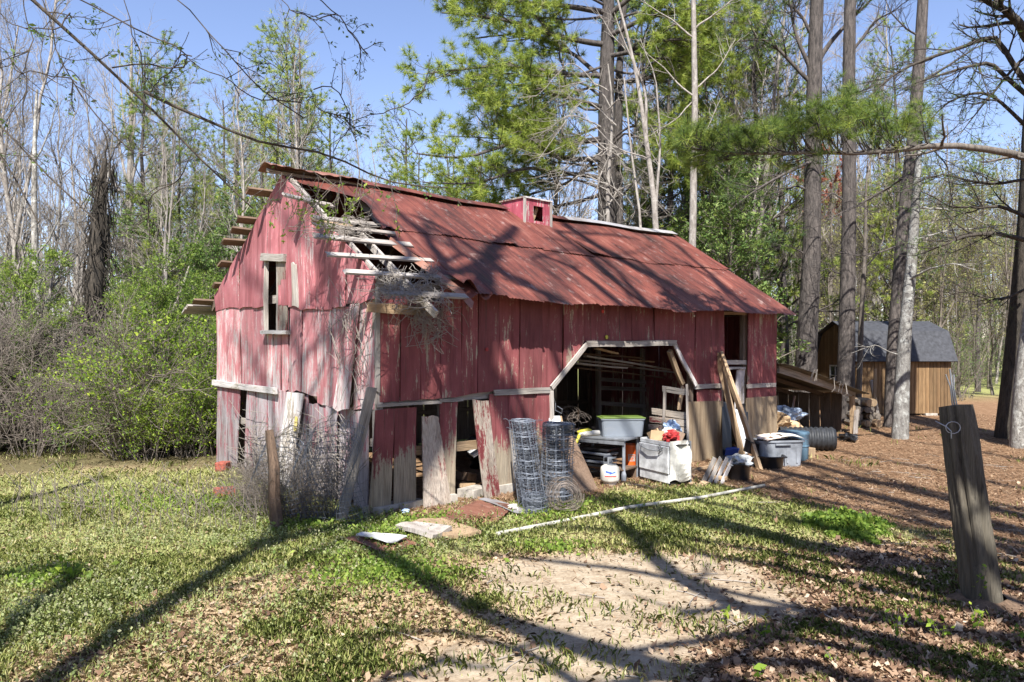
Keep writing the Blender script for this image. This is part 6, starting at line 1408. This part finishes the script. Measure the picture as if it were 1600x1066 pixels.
# green vine tips over the broken roof corner
rg = np.random.default_rng(92); vv = []; r = random.Random(9)
for k in range(30):
    x0, y0 = r.uniform(430, 600), r.uniform(262, 300); x1 = x0 + r.uniform(-70, 60); y1 = y0 + r.uniform(30, 110); Yk = 10.0 + r.uniform(-.3, .6)
    vv.append([AT(x0, y0, Yk), AT((x0 + x1) / 2 + 8, (y0 + y1) / 2 - 10, Yk - .1), AT(x1, y1, Yk)])
vb = Vector(toW((.6, .6, 4.4))); Kp = np.stack([resample(q, 6) for q in vv]) - np.array(tuple(vb)); Rp = np.full(Kp.shape[:2], .004)
vi = empty('budding_vine', vb, 0, 'thin budding vine sprays hanging over the broken roof corner and gable peak', 'vine')
t, tr_ = kids(rg, Kp, Rp, 4, .2, 1, .35, .8, -.02, 4, .2, .7, rmin=.0025); link('stems', tube_mesh('stems', [(Kp, Rp, 3), (t, tr_, 3)]), M['twig'], vi)
i = rg.integers(0, len(t), 520); p, _, _ = along(t[i], tr_[i], rg.uniform(.2, 1, 520)); link('leaves', leafmesh('leaves', [leafquads(rg, p, .05, .45)]), M['spring'], vi)
# dead vines on the purlins and down the front corner
def deadvines(name, label, n, x0, x1, y0, y1, dx, dy, sfn, seed, rr=.004, K=7):
    r = random.Random(seed); L = []
    for k in range(n):
        a = (r.uniform(x0, x1), r.uniform(y0, y1)); pts = []
        for j in range(4):
            u = j / 3; pts.append(sfn(a[0] + dx * u * r.uniform(-1, 1), a[1] + dy * u * r.uniform(.3, 1) + r.uniform(-6, 6), r))
        L.append(pts)
    P = np.stack([resample(q, K, .02, np.random.default_rng(seed + 1)) for q in L]); c = P.reshape(-1, 3).mean(0)
    return tag(link(name, tube_mesh(name, [(P - c, np.full(P.shape[:2], rr), 3)]), M['twig_pale'], None, tuple(c)), label, 'vine')
def onroof(px, py, r):
    t, s = RF(px, py); return toW((t, s, roofz(s) + r.uniform(-.02, .08)))
def onfront(px, py, r):
    t, z = FW(px, py, .12); return toW((t, -.12 - r.uniform(0, .12), z))
def ongable(px, py, r):
    s, z = GW(px, py, .1); return toW((-.1 - r.uniform(0, .12), s, z))
deadvines('dead_vine', 'dry vine litter caught on the upper purlins of the broken roof', 60, 490, 580, 340, 368, 60, 10, onroof, 1)
deadvines('dead_vine', 'dry vine tangle heaped on the lower purlins at the broken roof corner', 130, 590, 690, 415, 462, 45, 30, onroof, 2)
deadvines('dead_vine', 'dead vine hanging in a clump down the front wall below the broken eave', 90, 635, 695, 455, 505, 40, 55, onfront, 3)
deadvines('dead_vine', 'dead vine growing up the split between the gable boards near the front corner', 46, 530, 575, 500, 640, 30, -90, ongable, 4)
deadvines('dead_vine', 'thick tangle of dry grey vines at the foot of the gable behind the wire netting', 260, 385, 560, 690, 800, 40, -70, ongable, 5, .0045)
deadvines('dead_vine', 'brown thorny dead stems low at the left end of the gable foot', 130, 375, 440, 760, 800, 50, -60, ongable, 6, .004)
# dead brush at the gable foot
r = random.Random(33)
for k, (px, py, s) in enumerate(((400, 795, .42), (424, 812, .45), (450, 812, .5), (478, 815, .38), (505, 812, .36), (385, 780, .30))):
    g = G(px, py); put(dict(brushP[k % 3], root=None, group='dead brush at the gable foot', short=None, label='brown dead brush heaped at the foot of the gable wall'), g.x, g.y, r.random() * 6, s, (.1, .1), .8)

# ================================================================= SHADOW CASTERS: two big bare trees behind the viewer
def castto(P, Y0):
    k = (P.y - Y0) / (-SD.y); return P + SD * k
def wallpt(px, py): t, z = FW(px, py); return toW((t, 0, z))
def roofpt(px, py): t, s = RF(px, py); return toW((t, s, roofz(s)))
def gablept(px, py): s, z = GW(px, py); return toW((0, s, z))
def gp(px, py): return GP(px, py)
def sh_limb(pts, w, Y0):
    out = []
    for k, (f, px, py, *dy) in enumerate(pts): out.append(castto({'g': gp, 'w': wallpt, 'r': roofpt, 'b': gablept}[f](px, py), Y0 + .22 * (max(5, min(18, {'g': gp, 'w': wallpt, 'r': roofpt, 'b': gablept}[f](px, py).y)) - 5) + .3 * math.sin(k * 1.7 + px)))
    return (out, w, pts[0][0])
TL = Vector((-3.45, -2.6, 0)); TRt = Vector((7.2, -2.2, 0))
def g_(*a): return [('g', *p) for p in a]
left_limbs = [
    sh_limb(g_((762, 1040), (700, 1022), (594, 1066)), .03, -2.0), sh_limb(g_((0, 905), (60, 903), (130, 895)), .06, -2.6),
    sh_limb([('r', 748, 460), ('r', 756, 430), ('r', 762, 402), ('r', 780, 375), ('r', 805, 352)], .09, -2.4), sh_limb([('r', 762, 402), ('r', 729, 381), ('r', 690, 355), ('r', 640, 335)], .035, -2.4),
    sh_limb([('r', 762, 405), ('r', 800, 432), ('r', 840, 450), ('r', 886, 470)], .07, -2.5), sh_limb([('w', 590, 500), ('w', 620, 565), ('w', 655, 625)], .09, -2.6), sh_limb([('w', 680, 500), ('w', 730, 555), ('w', 775, 600), ('w', 800, 620)], .11, -2.6),
    sh_limb([('w', 690, 640), ('w', 720, 500), ('r', 745, 468)], .06, -2.4), sh_limb([('b', 480, 300), ('b', 520, 420), ('b', 540, 560), ('b', 560, 700)], .05, -2.8), sh_limb([('b', 400, 560), ('b', 470, 500), ('b', 520, 440)], .035, -2.8)]
right_limbs = [sh_limb(g_((1130, 1075), (912, 1012), (760, 965), (660, 915), (600, 880), (560, 845)), .10, -2.2),
    sh_limb(g_((1640, 1075), (1562, 1050), (1375, 1000), (1262, 977), (1150, 945), (1060, 905), (1000, 846), (950, 805)), .10, -1.8),
    sh_limb(g_((1600, 985), (1500, 945), (1337, 880), (1225, 840), (1112, 808), (1020, 797)), .09, -1.6), sh_limb(g_((1060, 905), (960, 885), (875, 878), (744, 866), (690, 848)), .035, -1.8),
    sh_limb(g_((960, 1020), (1112, 997), (1225, 975), (1320, 950)), .05, -2.0), sh_limb(g_((1520, 860), (1394, 820), (1262, 786), (1206, 749)), .05, -1.6), sh_limb(g_((1484, 809), (1375, 779), (1300, 745), (1240, 722)), .04, -1.4), sh_limb(g_((1460, 775), (1380, 745), (1300, 715)), .035, -1.4),
    sh_limb(g_((1400, 930), (1250, 895), (1100, 870), (1000, 840)), .05, -1.6), sh_limb(g_((1600, 870), (1500, 830), (1400, 800)), .05, -1.4), sh_limb(g_((1600, 810), (1480, 775)), .06, -1.4), sh_limb(g_((1330, 1066), (1250, 1040), (1100, 1045), (900, 1075)), .06, -1.9),
    sh_limb([('r', 880, 345), ('r', 946, 391), ('r', 995, 416), ('r', 1047, 444), ('r', 1100, 479)], .10, -2.0), sh_limb([('r', 1000, 350), ('r', 1047, 375), ('r', 1100, 420), ('r', 1170, 478)], .05, -1.9),
    sh_limb([('r', 830, 400), ('r', 880, 385), ('r', 950, 400), ('r', 1020, 385)], .02, -1.9), sh_limb([('r', 850, 370), ('r', 900, 380), ('r', 960, 430), ('r', 990, 470)], .025, -1.9),
    sh_limb([('w', 750, 560), ('w', 790, 640), ('w', 812, 700)], .11, -2.1), sh_limb([('w', 770, 480), ('w', 800, 600), ('w', 828, 680)], .06, -2.1), sh_limb([('w', 1085, 560), ('w', 1100, 640), ('w', 1125, 710)], .035, -1.6), sh_limb([('w', 1175, 560), ('w', 1185, 620), ('w', 1200, 690)], .03, -1.6)]
for q_, w_ in ((((1600, 930), (1400, 888), (1200, 846), (1080, 800)), .06), (((1600, 1000), (1450, 985), (1300, 962), (1180, 940), (1060, 962)), .055), (((1280, 880), (1130, 852), (980, 832), (860, 826)), .05), (((1080, 1066), (1180, 1010), (1250, 980)), .05),
    (((1600, 765), (1450, 733), (1300, 702)), .06), (((1520, 1066), (1400, 1030), (1300, 1012), (1150, 1003)), .055), (((1180, 790), (1300, 830), (1440, 872), (1600, 905)), .06), (((1600, 720), (1500, 700), (1420, 690)), .06), (((1560, 790), (1400, 757), (1240, 742), (1180, 760)), .06), (((900, 1066), (800, 1010), (700, 980), (560, 1000)), .035)):
    right_limbs.append(sh_limb(g_(*q_), w_, -1.8))
for (x0, y0, x1, y1, w) in ((560, 320, 640, 400, .04), (620, 330, 700, 420, .05), (660, 350, 720, 395, .03), (840, 390, 940, 450, .05), (900, 375, 1010, 470, .045), (960, 380, 1060, 470, .04), (780, 420, 860, 465, .04), (1050, 400, 1150, 470, .04), (870, 360, 1000, 375, .035)):
    (left_limbs if x0 < 700 else right_limbs).append(sh_limb([('r', x0, y0), ('r', (x0 + x1) / 2 + 8, (y0 + y1) / 2 - 4), ('r', x1, y1)], w, -2.0))
for (x0, y0, x1, y1, w) in ((1060, 540, 1110, 640, .04), (620, 640, 650, 780, .04), (775, 640, 815, 760, .05)):
    (left_limbs if x0 < 700 else right_limbs).append(sh_limb([('w', x0, y0), ('w', (x0 + x1) / 2 + 6, (y0 + y1) / 2), ('w', x1, y1)], w, -2.0))
for (x0, y0, x1, y1, w) in ((380, 420, 470, 560, .04), (470, 560, 560, 500, .05), (430, 330, 520, 450, .04), (520, 520, 480, 640, .04), (360, 520, 420, 600, .03)):
    left_limbs.append(sh_limb([('b', x0, y0), ('b', (x0 + x1) / 2 + 6, (y0 + y1) / 2), ('b', x1, y1)], w, -2.4))
def caster(name, label, base, limbs, seed, ht=9.0, tr=(.2, .17, .14, .11, .06)):
    # every limb runs on from a fork in the trunk out to its place in the crown
    top = base + Vector((0, 0, 11)); L = []
    limbs = [(p, w * (1.55 if q == 'g' else 2.1 if q == 'r' else 1.35)) for p, w, q in limbs]
    for pts, w in limbs:
        s = pts if (pts[0] - top).length < (pts[-1] - top).length else pts[::-1]
        L.append((s, w))
    hub = [base + Vector((0, 0, -.1)), base + Vector((.04, -.1, ht * .3)), base + Vector((.05, 0, ht * .55)), base + Vector((.1, 0, ht * .8)), base + Vector((.3, 0, ht))]
    t2 = []
    for pts, w in L:
        h = max(4.0, min(ht - .4, pts[0].z - 3.0)); st = base + Vector((.05, 0, h)); mid = st.lerp(pts[0], .5) + Vector((0, -1.2, .2)); t2.append(([st, mid, pts[0]], [w * .6, w * .8, w]))
    custom_tree(name, label, hub, list(tr), L, 'bark_mid', None, 'twig', seed=seed, sub=(4, .8), tw=(2, .35), trunk2=t2, t0=.1, subflat=0, taper=.6)
caster('bare_oak', 'bare tree behind the viewer on the left, shadowing the grass', TL, left_limbs, 201, 14.5, (.2, .16, .13, .12, .09))
caster('bare_oak', 'bare tree behind the viewer on the right, shadowing sand and roof', TRt, right_limbs, 202)

# ================================================================= GROUND COVER
def sample(n, x0, x1, y0, y1, rg, inframe=True):
    # denser near the viewer
    v = rg.uniform(0, 1, n); y = y0 * (y1 / y0) ** v if y0 > 0 else rg.uniform(y0, y1, n)
    x = rg.uniform(-1, 1, n) * (y * .70 + .3) + 0; k = (x > x0) & (x < x1); x, y = x[k], y[k]
    r = np.stack([(x - BO.x) * BU.x + (y - BO.y) * BU.y, (x - BO.x) * BV.x + (y - BO.y) * BV.y], -1)
    out = ~((r[:, 0] > .0) & (r[:, 0] < LT) & (r[:, 1] > .0) & (r[:, 1] < WS)); return x[out], y[out]
rg = np.random.default_rng(900)
def blades(rg, x, y, h, w, tint, lean=.5, seg=True):
    n = len(x); z = hz(x, y); a = rg.uniform(0, 6.28, n); d = np.stack([np.cos(a), np.sin(a), a * 0], -1); q = np.stack([-np.sin(a), np.cos(a), a * 0], -1)
    b = np.stack([x, y, z - .005], -1); h = h[:, None]; l = rg.uniform(.1, lean, n)[:, None]; w = w[:, None] if hasattr(w, '__len__') else w
    m = b + np.array([0, 0, 1]) * h * .6 + d * h * l * .35; t = b + np.array([0, 0, 1]) * h * (1 - l * .35) + d * h * l
    V = np.stack([b - q * w, b + q * w, m + q * w * .7, t, m - q * w * .7], 1).reshape(-1, 3)
    return V, np.arange(n * 5).reshape(-1, 5), np.repeat(tint, 5)
x, y = sample(330000, -12, 14, 4.6, 22, rg); zz = zones(x, y); pt = fbm(x, y, 1.7, 77, 5)
dens = zz[5] * sst(.36, .66, pt) * .85 + zz[5] * .34 + zz[4] * sst(.46, .70, pt) * .7 + zz[0] * sst(.60, .74, pt) * .25 + zz[2] * sst(.66, .72, pt) * .15
dens = dens * (1 - .8 * zz[0])
k = rg.uniform(0, 1, len(x)) < dens; x, y = x[k], y[k]; pt = pt[k]
tint = np.clip(rg.normal(.42, .2, len(x)) + (fbm(x, y, 1.1, 78, 3) - .5) * .9, 0, 1); h = rg.uniform(.02, .07, len(x)) * (.7 + pt * 1.0) * np.where(y > 14, 1.6, 1.0)
tag(link('grass', leafmesh('grass', [blades(rg, x, y, h, .0022 + .00028 * y, tint, .9)]), M['grassm']), kind='stuff'); print('grass', len(x))
x, y = sample(130000, -12, 12, 4.6, 20, rg); zz = zones(x, y); k = rg.uniform(0, 1, len(x)) < (zz[4] * .8 + zz[5] * .6 + zz[1] * .3) * (1 - .93 * zz[0]); x, y = x[k], y[k]
tag(link('dry_grass', leafmesh('dry_grass', [blades(rg, x, y, rg.uniform(.01, .05, len(x)), .0010 + .00017 * y, rg.uniform(0, 1, len(x)), 2.2)]), M['deadgrass']), kind='stuff')
# dead nettle and chickweed: stalk of small leaf whorls
x, y = sample(52000, -12, 3, 4.8, 14, rg); zz = zones(x, y); pt = fbm(x, y, 1.0, 55, 4)
pxs = 800 + x / y * 1200; pys = 548 + 2580 / y
wz = np.exp(-(((pxs - 430) / 260) ** 2 + ((pys - 880) / 75) ** 2)) * 1.3 + np.exp(-(((pxs - 120) / 230) ** 2 + ((pys - 985) / 60) ** 2)) * .9 + .12
k = rg.uniform(0, 1, len(x)) < np.clip(wz, 0, 1) * zz[5] * sst(.3, .5, pt); x, y = x[k], y[k]; n = len(x); z = hz(x, y); print('nettle', n)
H = rg.uniform(.035, .12, n) * (.6 + .8 * vnoise(x, y, 2.5, 8)); C = []; Tt = []
for j in range(7):
    f = (j + .5) / 7; a = rg.uniform(0, 6.28, n); rr = (.022 - .012 * f) * rg.uniform(.5, 1.2, n)
    C.append(np.stack([x + np.cos(a) * rr, y + np.sin(a) * rr, z + H * f], -1)); Tt.append(np.clip(.30 + f * .55 + rg.normal(0, .14, n), 0, 1))
V, F, _ = leafquads(rg, np.concatenate(C), .019, .75); tag(link('dead_nettle', leafmesh('dead_nettle', [(V, F, np.repeat(np.concatenate(Tt), 4))]), M['nettle']), kind='stuff')
# low broad weeds: bright patches near the wire, corner and left strip
def patch_weeds(name, spots, n, size, hgt, mat, seed):
    rg = np.random.default_rng(seed); C = []
    for px, py, w, h in spots:
        m = int(n * w * h / 1500); a = px + rg.normal(0, w * .5, m); b = np.clip(py + rg.normal(0, h * .5, m), 566, 1200); yy = 2580 / (b - 548); xx = (a - 800) * yy / 1200
        q = toLn(xx, yy); ok = ~((q[:, 0] > -.05) & (q[:, 0] < LT) & (q[:, 1] > -.05) & (q[:, 1] < WS)); xx, yy = xx[ok], yy[ok]
        C.append(np.stack([xx, yy, hz(xx, yy) + rg.uniform(0, 1, len(xx)) ** 1.3 * hgt], -1))
    V, F, t = leafquads(rg, np.concatenate(C), size, .55, .6); tag(link(name, leafmesh(name, [(V, F, t)]), M[mat]), kind='stuff')
def toLn(x, y): return np.stack([(x - BO.x) * BU.x + (y - BO.y) * BU.y, (x - BO.x) * BV.x + (y - BO.y) * BV.y], -1)
patch_weeds('broad_weeds', [(640, 822, 60, 18), (590, 838, 60, 14), (700, 812, 30, 10), (850, 808, 60, 16), (905, 795, 40, 12), (960, 790, 40, 8), (230, 790, 120, 18), (90, 905, 60, 12), (40, 915, 50, 12), (350, 790, 60, 14), (480, 828, 70, 10), (870, 860, 60, 10), (600, 900, 120, 30)], 1150, .042, .10, 'spring_mid', 3)
# clover-like dark green clump
rg = np.random.default_rng(44); m = 3600; gc = G(1345, 838); a = rg.uniform(0, 6.28, m); rr = np.sqrt(rg.uniform(0, 1, m)); edge = 1 + .25 * np.sin(a * 3 + 1) + .18 * np.sin(a * 7); xx = gc.x + np.cos(a) * rr * .46 * edge; yy = gc.y + .35 + np.sin(a) * rr * .58 * edge; hh = ((1 - rr ** 1.5) * .17 * (.4 + 1.2 * vnoise(xx, yy, 7, 3)) + .02) * rg.uniform(.3, 1.15, m)
c0_ = np.array([gc.x, gc.y + .3, 0]); V, F, t = leafquads(rg, np.stack([xx, yy, hz(xx, yy) + hh], -1) - c0_, .05, .8, .9)
tag(link('leafy_clump', leafmesh('leafy_clump', [(V, F, t * .9)]), M['spring_mid'], None, tuple(c0_)), 'low rounded dark green weed clump at the edge of the pine straw', 'weed')
# small upright plants
def sprig(px, py, h, n, mat, label, seed, name='seedling', group=None, size=.05):
    rg = np.random.default_rng(seed); g = G(px, py); root = empty(name, g, 0, label, 'plant', group); st = 3; K = 6
    a = rg.uniform(0, 6.28, st); pts = [np.zeros((st, 3))]; d = norm(np.stack([np.cos(a) * .25, np.sin(a) * .25, np.ones(st)], -1))
    for k in range(K - 1): d = norm(d + rg.normal(size=(st, 3)) * .12); pts.append(pts[-1] + d * (h * rg.uniform(.5, 1, st) / (K - 1))[:, None])
    P = np.stack(pts, 1); R = np.full((st, K), .0028); link('stem', tube_mesh('stem', [(P, R, 4)]), M['twig'], root)
    i = rg.integers(0, st, n); p, _, _ = along(P[i], R[i], rg.uniform(.35, 1, n)); p += rg.normal(0, size * .45, p.shape); link('leaves', leafmesh('leaves', [leafquads(rg, p, size, .5)]), M[mat], root)
pos = ['leftmost seedling of the row in the lower right leaf litter', 'tallest yellow-green seedling in the lower right leaf litter', 'seedling with a curled tip left of the log post foot', 'pale seedling between the tallest one and the log post', 'leafy seedling right in front of the log post foot', 'yellow-green seedling at the right frame edge', 'low yellow-green seedling near the bottom edge, right of centre', 'small dark seedling on the bare sand left of the litter', 'thin seedling climbing the front of the log post']
for i, (px, py, h) in enumerate(((1195, 1000, .16), (1400, 1010, .34), (1440, 985, .26), (1470, 1000, .24), (1525, 990, .25), (1592, 1010, .20), (1302, 1040, .14), (1135, 975, .14), (1524, 950, .48))):
    sprig(px, py, h, 34 if h > .2 else 20, 'spring', pos[i], 700 + i, size=.04)
for i, (px, py, l) in enumerate(((103, 905, 'big pale-leaved weed in the grass near the left edge'), (362, 765, 'bright broad-leaved weed beside the red painted block'), (1185, 1060, 'small green tuft at the very bottom right of centre'))):
    sprig(px, py, .22 if i < 2 else .1, 12, 'spring', l, 730 + i, name='broad_leaf_weed', size=.11 if i < 2 else .05)
# dry upright stalks in the left strip
rg = np.random.default_rng(61); N = 170; px = rg.uniform(20, 400, N); py = 800 - rg.uniform(-35, 28, N); yy = 2580 / (py - 548); xx = (px - 800) * yy / 1200; K = 4; h = rg.uniform(.2, .6, N)
P = np.stack([np.stack([xx + rg.normal(0, .03, N) * k, yy, hz(xx, yy) + h * k / 3], -1) for k in range(K)], 1); tag(link('dry_stalks', tube_mesh('dry_stalks', [(P, np.full((N, K), .0045), 3)]), M['twig']), kind='stuff')
# leaf litter
def litter(rg, x, y, size, tint, lift=.01, curl=.5):
    n = len(x); z = hz(x, y) + rg.uniform(.002, lift, n); a = rg.uniform(0, 6.28, n); s = (size * np.clip(rg.lognormal(-.15, .4, n), .3, 2.0))[:, None]; tl = rg.normal(0, .5, (n, 2))
    d = np.stack([np.cos(a), np.sin(a), tl[:, 0]], -1); q = np.stack([-np.sin(a), np.cos(a), tl[:, 1]], -1); c = np.stack([x, y, z + s[:, 0] * .12], -1); up = np.array([0, 0, 1.0]) * s * curl * rg.uniform(-.2, .6, n)[:, None]
    V = np.stack([c - d * s * .5 + up * .6, c - d * s * .1 - q * s * .32 + up, c + d * s * .2 - q * s * .14, c + d * s * .5 + up * .7, c + d * s * .18 + q * s * .15, c - d * s * .12 + q * s * .33 + up], 1)
    V[:, :, 2] = np.maximum(V[:, :, 2], hz(x, y)[:, None] + .002)
    F = (np.arange(n) * 6)[:, None]; return V.reshape(-1, 3), np.concatenate([F + [0, 1, 2, 5], F + [2, 3, 4, 5]]), np.repeat(tint, 6)
rg = np.random.default_rng(910); x, y = sample(230000, -6, 14, 4.6, 13, rg); zz = zones(x, y); k = rg.uniform(0, 1, len(x)) < (zz[1] * .9 + zz[2] * .10 + zz[4] * .045 + zz[5] * .02) * (1 - zz[0] * .8); x, y = x[k], y[k]; print('litter', len(x))
tag(link('leaf_litter', leafmesh('leaf_litter', [litter(rg, x, y, .044, np.clip(rg.normal(.5, .28, len(x)), 0, 1), .02)]), M['litter']), kind='stuff')
x, y = sample(230000, -3, 16, 7.0, 26, rg); zz = zones(x, y); k = rg.uniform(0, 1, len(x)) < (zz[2] * .9 + .03 * zz[4]); x, y = x[k], y[k]; n = len(x); print('straw', n)
a = rg.uniform(0, 6.28, n); L = rg.uniform(.06, .15, n); d = np.stack([np.cos(a), np.sin(a), rg.normal(0, .15, n)], -1) * L[:, None]; q = np.stack([-np.sin(a), np.cos(a), a * 0], -1) * (.0014 + .00025 * y)[:, None]; c = np.stack([x, y, hz(x, y) + rg.uniform(.004, .03, n)], -1)
V = np.stack([c - d * .5 - q, c - d * .5 + q, c + d * .5 + q, c + d * .5 - q], 1).reshape(-1, 3)
tag(link('pine_straw', leafmesh('pine_straw', [(V, np.arange(n * 4).reshape(-1, 4), np.repeat(np.clip(rg.normal(.5, .25, n), 0, 1), 4))]), M['straw']), kind='stuff')
# fallen twigs
rg = np.random.default_rng(77); N = 260; x = rg.uniform(-3, 9, N); y = rg.uniform(4.9, 16, N); a = rg.uniform(0, 6.28, N); L = rg.uniform(.08, .5, N); K = 4
P = np.stack([np.stack([x + np.cos(a) * L * k / 3 + rg.normal(0, .015, N), y + np.sin(a) * L * k / 3 + rg.normal(0, .015, N), hz(x, y) + .015], -1) for k in range(K)], 1); r_ = toLn(x, y); ok = ~((r_[:, 0] > -.3) & (r_[:, 1] > -.3))
tag(link('fallen_twigs', tube_mesh('fallen_twigs', [(P[ok], np.full((ok.sum(), K), .005), 4)]), M['twig_pale']), kind='stuff')
print('objects', len(bpy.data.objects))
